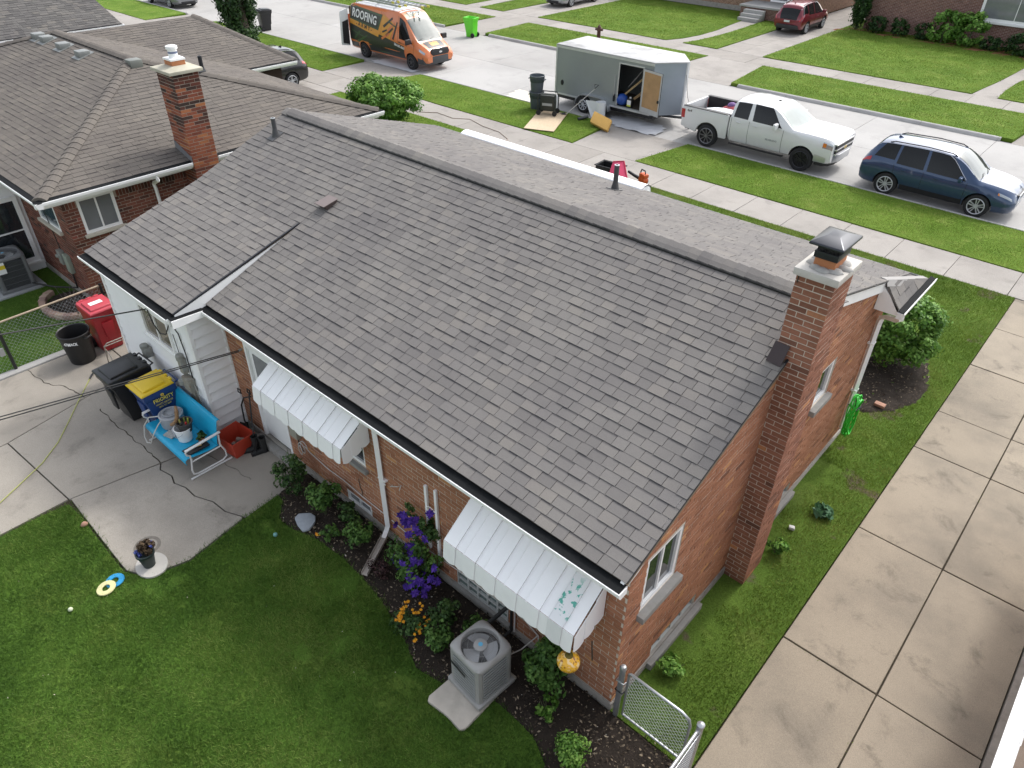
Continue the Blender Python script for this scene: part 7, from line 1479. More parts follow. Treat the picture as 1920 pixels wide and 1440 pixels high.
SED_ST = [(-2.45, .45, .78, .82, .70, .76, .72, .50), (-2.38, .34, .90, .98, .80, .86, .80, .58), (-1.95, .26, .96, 1.06, .84, .91, .82, .62), (-1.55, .24, .95, 1.22, .84, .92, .86, .58), (-1.0, .23, .93, 1.42, .84, .92, .87, .56), (-.3, .22, .92, 1.48, .84, .92, .88, .58), (.3, .22, .90, 1.44, .84, .92, .88, .58), (.75, .22, .90, 1.22, .84, .92, .88, .64), (1.15, .22, .90, 1.0, .84, .92, .87, .72), (1.8, .23, .83, .93, .84, .91, .82, .66), (2.2, .26, .74, .83, .78, .86, .74, .56), (2.42, .36, .60, .66, .62, .70, .60, .42)]
def sedan(name, loc, rz, label, paint):
    c = empty(name, (0, 0, 0), 0, label, 'car'); k = Car(SED_ST); r = .335; k.body('body', paint, c, [(-1.42, r), (1.42, r)], r+.05)
    k.glass(-.25, .90, -.30, .28, c, name='front_side_window'); k.glass(-1.35, -.35, -.98, -.38, c, name='rear_side_window'); k.screen(.36, 1.12, c, GLASS_WS, 'windscreen'); k.screen(-1.02, -1.72, c, GLASS_CAR, 'rear_window')
    for sd in (-1, 1):
        k.patch(lambda u, v: (1.92+.42*u, 4.7+1.0*v), 6, 3, 'headlight', HEAD, c, sd, .008); k.patch(lambda u, v: (-2.40+.30*u, 4.9+1.1*v), 5, 3, 'tail_light', TAIL, c, sd, .008); wheel(c, -1.42, sd*.80, r, .22, ALLOY, sd, 5); wheel(c, 1.42, sd*.80, r, .22, ALLOY, sd, 5)
    for x in (-1.1, -.30, .95): k.seam(x, c)
    k.handle(-.85, .82, c, paint); k.handle(.15, .80, c, paint); mirrors(k, c, .78, .93, paint); bumper(c, k, 2.36, .80, .24, .34, TRIM, True)
    g = MB(); g.box(2.33, 2.43, -.45, .45, .56, .66); g.build('grille', TRIM, c, bevel=.015); g = MB(); g.box(2.34, 2.44, -.5, .5, .34, .44); g.build('air_intake', TRIM, c, bevel=.015); g = MB(); g.box(2.36, 2.435, -.48, .48, .665, .685); g.build('grille_bar', CHROME, c)
    place(c, loc, rz)
sedan('parked_car', (-33.15, 41.55, .0), math.radians(-88), 'silver sedan on the far driveway cut by the top edge', P_SILV)
sedan('parked_car', (-52.9, 21.55, RD), 0, 'grey sedan on the street at the top left edge', P_GREY)

# ---- pickup
pk = empty('pickup_truck', (0, 0, 0), 0, 'white crew pickup truck with black bed liner hitched to the trailer', 'pickup')
PK_ST = [(-.98, .50, 1.25, 1.30, .90, .96, .94, .80), (-.95, .42, 1.27, 1.74, .90, .98, .96, .78), (-.84, .40, 1.27, 1.87, .90, .98, .96, .77), (-.3, .40, 1.26, 1.91, .90, .98, .96, .77), (.52, .40, 1.25, 1.89, .90, .98, .96, .76), (.72, .40, 1.25, 1.80, .90, .98, .96, .77), (1.08, .40, 1.24, 1.54, .90, .98, .96, .82), (1.36, .40, 1.23, 1.33, .90, .98, .95, .88), (1.42, .40, 1.22, 1.295, .90, .98, .95, .88), (1.9, .40, 1.20, 1.285, .92, 1.0, .95, .87), (2.5, .42, 1.17, 1.265, .92, 1.0, .95, .87), (2.80, .44, 1.15, 1.23, .92, .99, .95, .85), (2.90, .50, 1.09, 1.16, .90, .97, .93, .83)]
k = Car(PK_ST); WRX, WFX, WR = -1.80, 1.90, .405
k.body('cab', P_WHITE, pk, [(WFX, WR)], WR+.07, wy=.35)
k.glass(-.10, 1.02, -.16, .50, pk, name='front_side_window'); k.glass(-.84, -.28, -.80, -.28, pk, name='rear_side_window', q1=7.95); ws = k.screen(.52, 1.34, pk, m_glass('windscreen_pale', (.14, .18, .17), .05, .5), 'windscreen'); k.screen(-.86, -.97, pk, GLASS_CAR, 'rear_window', bow=.0)
for x in (-.20, 1.10, -.90): k.seam(x, pk, q0=2.0)
k.handle(-.62, 1.14, pk, P_WHITE); k.handle(.05, 1.14, pk, P_WHITE); mirrors(k, pk, .86, 1.26, P_WHITE, 1.35)
for sd in (-1, 1):
    b = MB(); prof = [(-2.93, .55), (-2.93, 1.27), (-1.02, 1.27), (-1.02, .45)]; n = 14
    arch = [(WRX+(WR+.08)*math.cos(a), max(.45, WR+(WR+.08)*math.sin(a))) for a in np.linspace(0.02, math.pi-.02, n)]
    b.prism([(x, sd*.90, z) for x, z in [(-2.93, .58), (-2.93, 1.30), (-1.02, 1.30), (-1.02, .46)]+arch], (0, sd*.085, 0)); b.build('bed_side', P_WHITE, pk, bevel=.02, seg=2)
    b = MB(); b.box(-2.90, -1.05, sd*.80 if sd > 0 else -.985, .985 if sd > 0 else -.80, 1.302, 1.325); b.build('bed_rail_cap', BLACK, pk, bevel=.008)
    b = MB(); b.box(-2.85, -1.08, min(sd*.79, sd*.885), max(sd*.79, sd*.885), .72, 1.30); b.build('bed_liner', BLACK, pk)
    wheel(pk, WRX, sd*.86, WR, .27, ALLOY_D if False else mat('machined_alloy', (.24, .24, .25), .35, .8), sd, 9, rimr=.70); wheel(pk, WFX, sd*.86, WR, .27, ALLOY_D, sd, 9, rimr=.70)
    b = MB(); b.box(-2.955, -2.80, min(sd*.86, sd*.992), max(sd*.86, sd*.992), .88, 1.20); b.build('tail_light', TAIL, pk, bevel=.01)
    k.patch(lambda u, v: (2.56+.34*u, 4.1+1.7*v), 5, 3, 'headlight', HEAD, pk, sd, .010); k.patch(lambda u, v: (2.56+.12*u, 4.3+.7*v), 3, 2, 'indicator', AMBER, pk, sd, .013)
    b = MB(); b.box(-.85, 1.25, min(sd*.93, sd*1.0), max(sd*.93, sd*1.0), .34, .385); b.build('running_board', TRIM, pk)
b = MB(); b.box(-2.93, -1.04, -.80, .80, .66, .72); b.build('bed_floor', BLACK, pk); b = MB(); b.box(-2.95, -2.87, -.80, .80, .58, 1.30); b.build('tailgate', P_WHITE, pk, bevel=.015); b = MB(); b.box(-1.09, -1.04, -.80, .80, .70, 1.28); b.build('bed_front', BLACK, pk)
b = MB(); b.box(-2.9, .9, -.45, .45, .38, .60); b.build('chassis', TRIM, pk); bumper(pk, k, -2.96, .94, .46, .62, CHROME, False, .25); bumper(pk, k, 2.95, 1.0, .46, .72, mat('bumper_chrome', (.52, .53, .55), .30, .65, var=.05), True, .62, ext=.06); bumper(pk, k, 2.86, .90, .32, .43, TRIM, True, .5, 'air_dam')
g = MB(); g.box(2.80, 2.955, -.74, .74, .73, 1.10); go = g.build('grille', TRIM, pk, bevel=.02)
for z in (.76, .91, 1.08): g = MB(); g.box(2.90, 2.975, -.76, .76, z-.024, z+.024); g.build('grille_bar', CHROME, go, bevel=.008)
g = MB(); g.box(2.962, 2.985, -.11, .11, .845, .895); g.box(2.962, 2.984, -.05, .05, .82, .92); g.build('badge', mat('badge_gold', (.45, .33, .08), .3, .8), go)
g = MB(); p = k.pt(-.1, 11, 1, 0); g.lathe([(.06, 0), (.05, .03), (.001, .05)], 10, (p[0]+.45, 0, p[2]-.02)); g.build('antenna_fin', TRIM, pk)
g = MB(); g.tube([(1.36, -.62, 1.30), (1.22, -.1, 1.38)], .010, 5); g.tube([(1.38, .05, 1.31), (1.22, .55, 1.38)], .010, 5); g.build('wipers', TRIM, ws)
tm = text_mesh('door_lettering', 'SILVERADO', .085, mat('letter_grey', (.30, .31, .32), .5), pk, (.72, -.987, .80), (math.radians(90), 0, 0), .002, bold=.002); tm = text_mesh('bed_decal', '4x4', .13, mat('decal_grey', (.12, .10, .10), .5), pk, (-2.62, -.989, 1.17), (math.radians(90), 0, 0), .001, bold=.003)
place(pk, (-8.68, 21.62, RD), math.radians(-.4))
bz = RD+.72
def lump(name, c, s, m, label, cat, rz=0, seed=1, n=10):
    R = random.Random(seed); b = MB(); w = [R.uniform(.8, 1.2) for _ in range(400)]
    b.grid(lambda u, v: (c[0]+s[0]*(.85+.3*w[int(u*8)*9 % 400])*math.cos(2*math.pi*u)*math.sin(math.pi*min(max(v, .001), .999)), c[1]+s[1]*(.85+.3*w[int((u % 1)*8)*7 % 400])*math.sin(2*math.pi*u)*math.sin(math.pi*min(max(v, .001), .999)), c[2]-s[2]*math.cos(math.pi*v)), 16, n); return tag(b.build(name, m, smooth=60), label, cat)
lump('plastic_sheet', (-10.25, 21.45, bz+.30), (.80, .40, .24), mat('white_poly', (.66, .68, .70), .35, var=.12, vs=9), 'crumpled white plastic sheet in the pickup bed', 'plastic sheet', seed=3)
lump('tarp_bundle', (-10.0, 21.95, bz+.40), (.55, .30, .18), mat('red_cloth', (.26, .03, .04), .8, var=.3, vs=9), 'dark red bundle in the pickup bed', 'bundle', seed=4); lump('cloth_bundle', (-10.3, 22.0, bz+.55), (.16, .14, .12), mat('purple_cloth', (.16, .09, .24), .8, var=.3, vs=9), 'purple bundle lying on the red one in the pickup bed', 'bundle', seed=5)
b = MB(); b.tube([(-10.25, 21.75, bz+.35), (-9.6, 22.35, bz+1.02)], .016, 6); bo_ = b.build('broom', mat('broom_pole', (.55, .54, .5), .5)); tag(bo_, 'long pale broom pole sticking out of the pickup bed', 'broom'); b = MB(); b.tube([(-9.66, 22.29, bz+.95), (-9.6, 22.35, bz+1.02)], .022, 6); b.build('grip', BLACK, bo_)

# ---- van
vn = empty('cargo_van', (0, 0, 0), 0, 'orange and black wrapped cargo van with ladders on its roof', 'van')
VN_ST = [(-3.02, .45, 1.30, 2.30, .90, .98, .96, .80), (-2.97, .36, 1.30, 2.44, .92, 1.0, .99, .80), (-2.6, .34, 1.30, 2.52, .92, 1.02, 1.0, .80), (-1.0, .34, 1.30, 2.53, .92, 1.03, 1.01, .80), (.6, .34, 1.28, 2.52, .92, 1.03, 1.01, .79), (1.10, .34, 1.26, 2.44, .92, 1.03, 1.0, .78), (1.40, .34, 1.24, 2.24, .92, 1.03, .99, .77), (1.75, .34, 1.20, 1.88, .92, 1.02, .97, .78), (2.10, .34, 1.16, 1.50, .92, 1.01, .95, .80), (2.30, .34, 1.12, 1.30, .92, 1.0, .94, .78), (2.62, .35, 1.00, 1.15, .90, .98, .90, .72), (2.88, .38, .86, .98, .84, .92, .82, .64), (2.98, .46, .72, .80, .74, .82, .74, .54)]
k = Car(VN_ST); P_OR = m_paint('wrap_orange', (.62, .17, .045), 0, .4, dirt=.15); V_BLK = mat('wrap_black', (.020, .024, .020), .4, var=.3, vs=5, coat=.3); V_GRN = mat('wrap_green', (.035, .075, .030), .4, var=.35, vs=9, coat=.3); V_YEL = mat('wrap_amber', (.60, .27, .035), .4, var=.25, vs=4, coat=.3); V_WHT = mat('wrap_white', (.75, .75, .73), .4, var=.05); VROOF = mat('van_roof_white', (.72, .73, .73), .4, var=.05)
R_ = .36; VW = (-1.85, 1.90)
k.body('body', P_OR, vn, [(VW[0], R_), (VW[1], R_)], R_+.07, nx=70)
for sd in (-1, 1): wheel(vn, VW[0], sd*.90, R_, .24, STEELW, sd, 7, rimr=.60); wheel(vn, VW[1], sd*.90, R_, .24, STEELW, sd, 7, rimr=.60)
def quad_wrap(c4, name, m, off=.006, nu=14, nv=6, sd=-1):
    b = MB(); b.grid(lambda u, v: k.side(c4[0][0]*(1-u)*(1-v)+c4[1][0]*u*(1-v)+c4[2][0]*u*v+c4[3][0]*(1-u)*v, c4[0][1]*(1-u)*(1-v)+c4[1][1]*u*(1-v)+c4[2][1]*u*v+c4[3][1]*(1-u)*v, sd, off), nu, nv); return b.build(name, m, vn, smooth=60)
for sd in (-1, 1):
    quad_wrap([(-2.95, .44), (VW[0]-R_-.09, .44), (VW[0]-R_-.09, 1.50), (-2.95, 1.58)], 'wrap_panel', V_BLK, sd=sd); quad_wrap([(VW[0]-R_-.09, .82), (VW[0]+R_+.09, .82), (VW[0]+R_+.09, 1.40), (VW[0]-R_-.09, 1.50)], 'wrap_panel', V_BLK, sd=sd); quad_wrap([(VW[0]+R_+.09, .44), (VW[1]-R_-.09, .44), (VW[1]-R_-.09, 1.02), (VW[0]+R_+.09, 1.46)], 'wrap_panel', V_BLK, sd=sd); quad_wrap([(-1.0, .9), (.2, .9), (.75, 1.9), (-.2, 2.25)], 'wrap_amber', V_YEL, .004, sd=sd)
    quad_wrap([(-2.96, 1.55), (-.55, 1.18), (-.45, 1.50), (-2.96, 1.80)], 'wrap_stripe', V_YEL, .008, sd=sd)
quad_wrap([(-2.94, 1.76), (-.56, 1.48), (-.26, 2.22), (-2.94, 2.42)], 'sign_border', V_GRN, .010); quad_wrap([(-2.88, 1.82), (-.66, 1.56), (-.42, 2.13), (-2.88, 2.36)], 'sign_board', V_BLK, .014)
def side_text(s_, x, z, size, m, ang, off=.019, sx=1.0, bold=.0, sp=1.0):
    cu = bpy.data.curves.new('t', 'FONT'); cu.body = s_; cu.size = size; cu.align_x = 'CENTER'; cu.align_y = 'CENTER'; cu.offset = bold; cu.space_character = sp; cu.resolution_u = 2; t_ = bpy.data.objects.new('t', cu); COL.objects.link(t_)
    dg = bpy.context.evaluated_depsgraph_get(); me = bpy.data.meshes.new_from_object(t_.evaluated_get(dg)); bpy.data.objects.remove(t_); ca, sa = math.cos(ang), math.sin(ang)
    for v in me.vertices:
        a, b_ = v.co[0]*sx, v.co[1]; X = x+a*ca-b_*sa; Z = z+a*sa+b_*ca; p = k.side(X, Z, -1, off); v.co = p
    return link('lettering', me, vn, [m])
a_ = -.105
side_text('ROOFING', -1.72, 1.965, .56, V_WHT, a_, sx=.82, bold=.012); side_text('-ARMY-', -1.72, 1.52, .28, V_BLK, a_-.02, sx=1.0, sp=1.6, bold=.004)
side_text('586-585-8082', 1.10, .98, .15, V_WHT, -.16, sx=.95, bold=.003); side_text('FREE ESTIMATES', 1.35, 1.13, .09, V_BLK, -.16)
for (c4, m_) in (([(-2.6, .9), (-2.1, 1.28), (-2.0, 1.22), (-2.5, .85)], V_GRN), ([(-2.75, 1.28), (-1.6, 1.02), (-1.6, .97), (-2.75, 1.22)], V_GRN), ([(-2.4, .75), (-1.5, 1.15), (-1.4, 1.12), (-2.2, .72)], V_GRN), ([(-.55, .50), (.25, .50), (.25, .56), (-.55, .56)], V_GRN), ([(.15, 1.60), (.65, 2.0), (.7, 1.9), (.2, 1.5)], P_OR), ([(-.3, 1.2), (.3, 1.5), (.35, 1.4), (-.25, 1.1)], P_OR), ([(-.2, 1.75), (.5, 2.2), (.55, 2.12), (-.1, 1.66)], V_BLK), ([(.0, 1.35), (.55, 1.75), (.6, 1.68), (.1, 1.28)], V_BLK), ([(.55, 1.25), (.85, 2.05), (.92, 2.0), (.66, 1.2)], V_BLK), ([(-.25, 1.5), (.1, 1.62), (.12, 1.55), (-.2, 1.42)], V_BLK), ([(.2, 2.02), (.75, 1.85), (.75, 1.78), (.2, 1.94)], V_GRN)): quad_wrap(c4, 'wrap_stroke', m_, .012, 8, 2)
b = MB(); b.grid(lambda u, v: k.pt(-2.93+3.9*u, 11-abs(2*v-1)*2.15, 1 if v >= .5 else -1, .006), 12, 16); b.build('roof_panel', VROOF, vn, smooth=60)
k.glass(1.05, 2.02, 1.02, 1.40, vn, name='front_side_window', q1=7.9); ws = k.screen(1.42, 2.22, vn, m_glass('van_windscreen', (.08, .10, .095), .04, .5), 'windscreen', qs=8.6)
k.seam(.95, vn, 2.2, 8.0); k.seam(2.12, vn); k.seam(-.35, vn, 2.2, 8.0); k.handle(1.12, 1.15, vn, TRIM)
mirrors(k, vn, 1.95, 1.22, TRIM, 1.6); bumper(vn, k, 2.97, .99, .36, .72, mat('bumper_grey', (.055, .057, .06), .7, var=.1), True, .6); g = MB(); g.box(2.93, 2.985, -.45, .45, .42, .50); g.build('bumper_slot', TRIM, vn)
g = MB(); g.prism([(2.86, y, z) for y, z in ((-.50, .74), (.50, .74), (.60, .86), (.50, 1.04), (-.50, 1.04), (-.60, .86))], (.14, 0, 0)); go = g.build('grille', TRIM, vn, bevel=.03); g = MB(); g.lathe([(.10, 0), (.10, .012), (.001, .014)], 20, sy=.45); bd = g.build('badge', CHROME, go); bd.location = (3.0, 0, .89); bd.rotation_euler = (0, math.radians(90), math.radians(0)); bd.rotation_euler = (math.radians(90), 0, math.radians(90))
for sd in (-1, 1): k.patch(lambda u, v: (2.50+.34*u, 4.6+1.2*v), 6, 3, 'headlight', HEAD, vn, sd, .010)
b = MB(); b.grid(lambda u, v: k.pt(2.34+.42*u, 11-abs(2*v-1)*1.6, 1 if v >= .5 else -1, .007), 6, 10); b.build('hood_panel', V_BLK, vn, smooth=60); b = MB(); b.grid(lambda u, v: k.pt(2.42+.25*u, 11-abs(2*v-1)*.7, 1 if v >= .5 else -1, .010), 4, 6); b.build('hood_emblem', V_YEL, vn, smooth=60)
b = MB(); b.grid(lambda u, v: k.pt(1.10+.26*u, 11-abs(2*v-1)*1.3, 1 if v >= .5 else -1, .008), 4, 8); b.build('forehead_panel', V_GRN, vn, smooth=60)
def brow_text(s_, x, size, m, sx=1.0, bold=0.0):
    cu = bpy.data.curves.new('t', 'FONT'); cu.body = s_; cu.size = size; cu.align_x = 'CENTER'; cu.align_y = 'CENTER'; cu.offset = bold; cu.resolution_u = 2; t_ = bpy.data.objects.new('t', cu); COL.objects.link(t_)
    dg = bpy.context.evaluated_depsgraph_get(); me = bpy.data.meshes.new_from_object(t_.evaluated_get(dg)); bpy.data.objects.remove(t_)
    for v in me.vertices:
        y = v.co[0]*sx; X = x-v.co[1]; w_ = k.par(X)[6]*.5; v.co = k.pt(X, 11-min(1.9, abs(y)/w_), 1 if y >= 0 else -1, .014)
    return link('lettering', me, vn, [m])
brow_text('ROOFING', 1.18, .19, V_WHT, 1.0, .006); brow_text('ARMY', 1.30, .12, V_YEL, 1.0, .004)
g = MB(); g.tube([(2.22, -.70, 1.36), (2.10, -.05, 1.47)], .012, 5); g.tube([(2.24, .05, 1.36), (2.10, .6, 1.45)], .012, 5); g.build('wipers', TRIM, ws)
b = MB(); b.prism([(-3.05, -.96, .95), (-3.05, -.90, .95), (-3.05, -.78, 2.30), (-3.05, -.84, 2.30)], (.02, 0, 0)); b.build('door_edge', TRIM, vn)
b = MB(); pr = [(-3.02, -1.02, .42), (-3.10, -1.50, .50), (-3.10, -1.42, 2.10), (-3.02, -.98, 2.22)]; b.prism(pr, (-.05, .0, 0)); b.build('open_rear_door', VROOF, vn, bevel=.01); b = MB(); b.prism([(-3.005, -1.06, .50), (-3.06, -1.42, .6), (-3.06, -1.36, 1.6), (-3.005, -1.02, 1.7)], (.006, 0, 0)); b.build('door_trim', TRIM, vn)
for sd in (-1, 1): b = MB(); b.box(-3.04, -2.99, min(sd*.90, sd*.985), max(sd*.90, sd*.985), 1.15, 1.95); b.build('tail_light', m_paint('van_lamp', (.62, .14, .05), 0, .3), vn, bevel=.01)
for x in (-2.5, -.9, .5):
    b = MB(); b.tube([(x, -.74, 2.50), (x, -.70, 2.62), (x, .70, 2.62), (x, .74, 2.50)], .018, 6); b.build('roof_rack', GALV, vn)
VLOC = np.array([-28.98, 21.80, RD]); place(vn, tuple(VLOC), math.radians(-1.2))
def ladder(x0, x1, y, z, label, w=.38):
    l = empty('extension_ladder', (0, 0, 0), 0, label, 'ladder', 'ladders on the van roof')
    for s in (-1, 1):
        b = MB(); b.box(x0, x1, y+s*w/2-.014, y+s*w/2+.014, z, z+.085); b.build('rail', GALV, l)
        b = MB(); b.box(x1-.16, x1+.01, y+s*w/2-.02, y+s*w/2+.02, z-.005, z+.09); b.build('foot', mat('ladder_yellow', (.55, .50, .08), .6), l)
    n = int((x1-x0)/.305)
    for q in range(n): b = MB(); xx = x0+.15+q*.305; b.cyl((xx, y-w/2, z+.045), (xx, y+w/2, z+.045), .017, n=8); b.build('rung', GALV, l)
    place(l, tuple(VLOC), math.radians(-1.2))
ladder(-3.5, .85, -.38, 2.64, 'aluminium ladder on the near side of the van roof'); ladder(-3.3, 1.75, .30, 2.64, 'longer aluminium ladder on the far side of the van roof'); ladder(-3.4, .3, -.36, 2.74, 'short ladder lying on top of the near roof ladder', .34)

# ---- cargo trailer
tl = empty('cargo_trailer', (-15.5, 22.1, RD), 0, 'grey enclosed cargo trailer with open side door and weathered white roof', 'trailer')
TG = mat('trailer_grey', (.30, .325, .325), .38, .35, var=.10, vs=1.2, dirt=.2, dcol=(.22, .23, .23)); TGR = mat('trailer_roof', (.44, .44, .436), .75, var=.2, vs=1.3, dirt=1.0, dcol=(.13, .127, .125)); TGB = mat('trailer_nose', (.33, .37, .42), .35, .35, var=.12, vs=1.5)
X0, X1, XN, YA, YB, ZA, ZB = -2.62, 2.20, 3.05, -1.02, 1.08, .48, 2.42
DX0, DX1, DZ0, DZ1 = .62, 1.72, .58, 2.18
PLY = mat('plywood', (.38, .235, .11), .75, var=.28, vs=4, bp=.2)
b = MB()
for (a, c_, z0, z1) in ((X0, DX0, ZA, ZB), (DX1, X1, ZA, ZB), (DX0, DX1, ZA, DZ0), (DX0, DX1, DZ1, ZB)): b.box(a, c_, YA, YA+.05, z0, z1)
b.build('side_wall', TG, tl); b = MB(); b.box(X0, X1, YB-.05, YB, ZA, ZB); b.build('side_wall', TG, tl); b = MB(); b.box(X0, X0+.05, YA+.05, YB-.05, ZA, ZB); b.build('rear_wall', TG, tl); b = MB(); b.box(X0+.05, X1, YA+.05, YB-.05, ZA, ZA+.06); b.build('floor', mat('trailer_floor', (.10, .08, .06), .9), tl)
b = MB(); b.prism([(X1, YA, ZA), (XN, -.02, ZA), (XN, .08, ZA), (X1, YB, ZA), (X1-.04, YB-.05, ZA), (XN-.07, .05, ZA), (XN-.07, .01, ZA), (X1-.04, YA+.05, ZA)], (0, 0, ZB-ZA)); b.build('nose', TGB, tl)
b = MB(); b.prism([(X0-.02, YA-.02, ZB), (X1+.01, YA-.02, ZB), (XN+.02, -.03, ZB), (XN+.02, .09, ZB), (X1+.01, YB+.02, ZB), (X0-.02, YB+.02, ZB)], (0, 0, .045)); b.build('roof', TGR, tl, bevel=.012)
b = MB(); b.box(X0-.015, X1, YA-.022, YA-.002, ZB-.09, ZB-.005); b.box(X0-.012, X1, YA-.018, YA-.002, ZA, ZA+.07); b.box(X0-.02, X0+.05, YA-.020, YA-.002, ZA+.07, ZB-.09); b.build('edge_trim', mat('trim_bright', (.62, .63, .64), .35, .5), tl)
b = MB(); b.prism([(XN-.02, -.06, ZA), (XN+.03, -.03, ZA), (XN+.03, .09, ZA), (XN-.02, .12, ZA)], (0, 0, ZB-ZA)); b.build('nose_cap', mat('nose_white', (.62, .63, .64), .4, .2), tl)
b = MB(); b.box(DX0-.05, DX0, YA-.012, YA+.05, DZ0, DZ1+.05); b.box(DX1, DX1+.05, YA-.012, YA+.05, DZ0, DZ1+.05); b.box(DX0, DX1, YA-.012, YA+.05, DZ1, DZ1+.05); b.build('door_frame', mat('door_frame_grey', (.55, .56, .56), .4, .4), tl)
# open door, plywood inside
dv = np.array([.97, -.24, 0]); dv /= np.linalg.norm(dv); nn = np.array([dv[1], -dv[0], 0]); o_ = np.array([DX1+.06, YA-.03, 0]); L = 1.02; zc = np.array([0, 0, (DZ0+DZ1)/2]); hz = np.array([0, 0, (DZ1-DZ0)/2])
b = MB(); b.obox(o_+dv*L/2+zc, dv*L/2, nn*.02, hz); dr_ = b.build('side_door', mat('door_frame_grey2', (.50, .51, .51), .45, .3), tl); b = MB(); b.obox(o_+dv*L/2+zc+np.array([0, 0, .06])-nn*-.0225, dv*(L/2-.06), nn*.004, hz-np.array([0, 0, .14])); b.build('plywood_lining', PLY, dr_); b = MB(); b.obox(o_+dv*(L-.08)+np.array([0, 0, 1.15])+nn*.03, dv*.04, nn*.02, (0, 0, .05)); b.build('latch', DKMETAL, dr_); b = MB(); b.tube([o_+dv*.0+np.array([0, 0, DZ0]), o_+dv*L+np.array([0, 0, DZ0]), o_+dv*L+np.array([0, 0, DZ1]), o_+np.array([0, 0, DZ1])], .016, 4, closed=True); b.build('door_seal', BLACK_R, dr_)
b = MB(); b.tube([(DX0-.16, YA-.05, .95), (DX0-.16, YA-.05, 1.75)], .016, 6); b.build('hold_bar', GALV, tl); b = MB(); b.box(DX0-.20, DX0-.12, YA-.04, YA, .72, 1.0); b.build('hold_plate', DKMETAL, tl)
b = MB(); b.lathe([(.075, 0), (.07, .02), (.001, .03)], 16, sy=1.5); q = b.build('side_vent', BLACK, tl); q.rotation_euler = (math.radians(90), 0, 0); q.location = (X0+.36, YA-.004, .98)
for z in (.75, 1.25, 1.85): b = MB(); b.tube([(X0-.03, YA+.12, z), (X0-.07, YA+.12, z), (X0-.07, YA+.12, z+.12)], .012, 5); b.build('rear_hinge', DKMETAL, tl)
b = MB(); b.tube([(X0-.06, YA+.10, .7), (X0-.06, YA+.10, 2.1)], .013, 6); b.build('cam_bar', GALV, tl)
for wx in (-.98, -.10):
    for sd, yy in ((-1, YA-.08), (1, YB+.08)): wheel(tl, wx, yy, .33, .21, WHEELW, sd, 8, rimr=.62)
for yy, sd in ((YA-.21, -1), (YB, 1)):
    b = MB(); pts = [(-1.42, .32), (-1.36, .52), (-1.20, .70), (-.98, .76), (-.10, .76), (.12, .70), (.28, .52), (.34, .32)]; pts2 = [(x*1.0+(.025 if x < -.5 else -.025), z-.03) for x, z in pts]
    b.prism([(x, yy, z) for x, z in pts]+[(x, yy, z) for x, z in pts2[::-1]], (0, .21, 0)); b.build('fender', GALV, tl, smooth=40)
b = MB(); b.box(X0, X1+.1, YA+.15, YB-.15, .30, ZA-.002); b.build('chassis', TRIM, tl); b = MB(); b.tube([(XN-.6, -.45, .42), (XN+.75, .03, .45)], .05, 4); b.tube([(XN-.6, .5, .42), (XN+.75, .03, .45)], .05, 4); b.tube([(XN+.45, .03, .47), (XN+1.15, .03, .47)], .055, 4); b.build('drawbar', TRIM, tl); b = MB(); b.cyl((XN+.4, .03, .0), (XN+.4, .03, .75), .035, n=10); b.build('jack', DKMETAL, tl)
b = MB(); b.tube([(XN+.02, -.05, 2.0), (XN+.2, -.05, 1.2), (XN+.5, -.1, .75), (XN+.9, -.1, .6)], .008, 5); b.build('wiring', CABLE, tl)
TLO = np.array([-15.5, 22.1, RD])
def intr(p): return np.array(p)+TLO
lump('tarp_bundle', tuple(intr((.72, YA+.18, .80))), (.24, .20, .23), mat('blue_tarp', (.015, .065, .30), .45, var=.4, vs=14), 'bundled blue tarp in the trailer doorway', 'tarp', seed=7)
jg = empty('jug', tuple(intr((1.18, YA+.10, .58))), 0, 'white and yellow labelled jug standing in the trailer doorway', 'jug'); b = MB(); b.box(-.11, .11, -.08, .08, 0, .36); b.build('body', BLACK, jg, bevel=.03); b = MB(); b.box(-.09, .09, -.086, -.081, .06, .30); lo_ = b.build('label', V_WHT, jg); b = MB(); b.box(-.09, .09, -.089, -.0865, .06, .12); b.build('label_band', mat('label_lime', (.5, .55, .06), .5), lo_); b = MB(); b.cyl((0, 0, .35), (0, 0, .41), .04, n=12); b.build('cap', V_WHT, jg)
for i, (a, c_, w_, m_, lab) in enumerate((((.70, YA+.35, .95), (1.45, YA+.75, 1.75), .09, mat('lumber', (.45, .33, .16), .7, var=.2), 'pale timber board leaning inside the trailer'), ((1.15, YA+.40, .85), (1.62, YA+.8, 1.35), .08, mat('lumber2', (.40, .27, .13), .7, var=.2), 'shorter timber offcut inside the trailer'), ((.70, YA+.6, 1.2), (1.2, YA+1.0, 2.0), .012, GALV, 'thin metal rod leaning inside the trailer'), ((1.2, YA+.7, 1.2), (1.7, YA+1.0, 2.0), .08, mat('dark_box', (.05, .045, .05), .7), 'dark tool case wedged inside the trailer'))):
    a, c_ = intr(a), intr(c_); b = MB(); d = (c_-a)/2; s_ = np.cross(d, [0, 0, 1.]); s_ = s_/np.linalg.norm(s_); u_ = np.cross(d, s_); u_ = u_/np.linalg.norm(u_); b.obox((a+c_)/2, d, s_*w_, u_*min(w_, .03)); tag(b.build('timber' if i < 2 else ('rod' if i == 2 else 'tool_case'), m_), lab, 'timber' if i < 2 else ('rod' if i == 2 else 'case'))

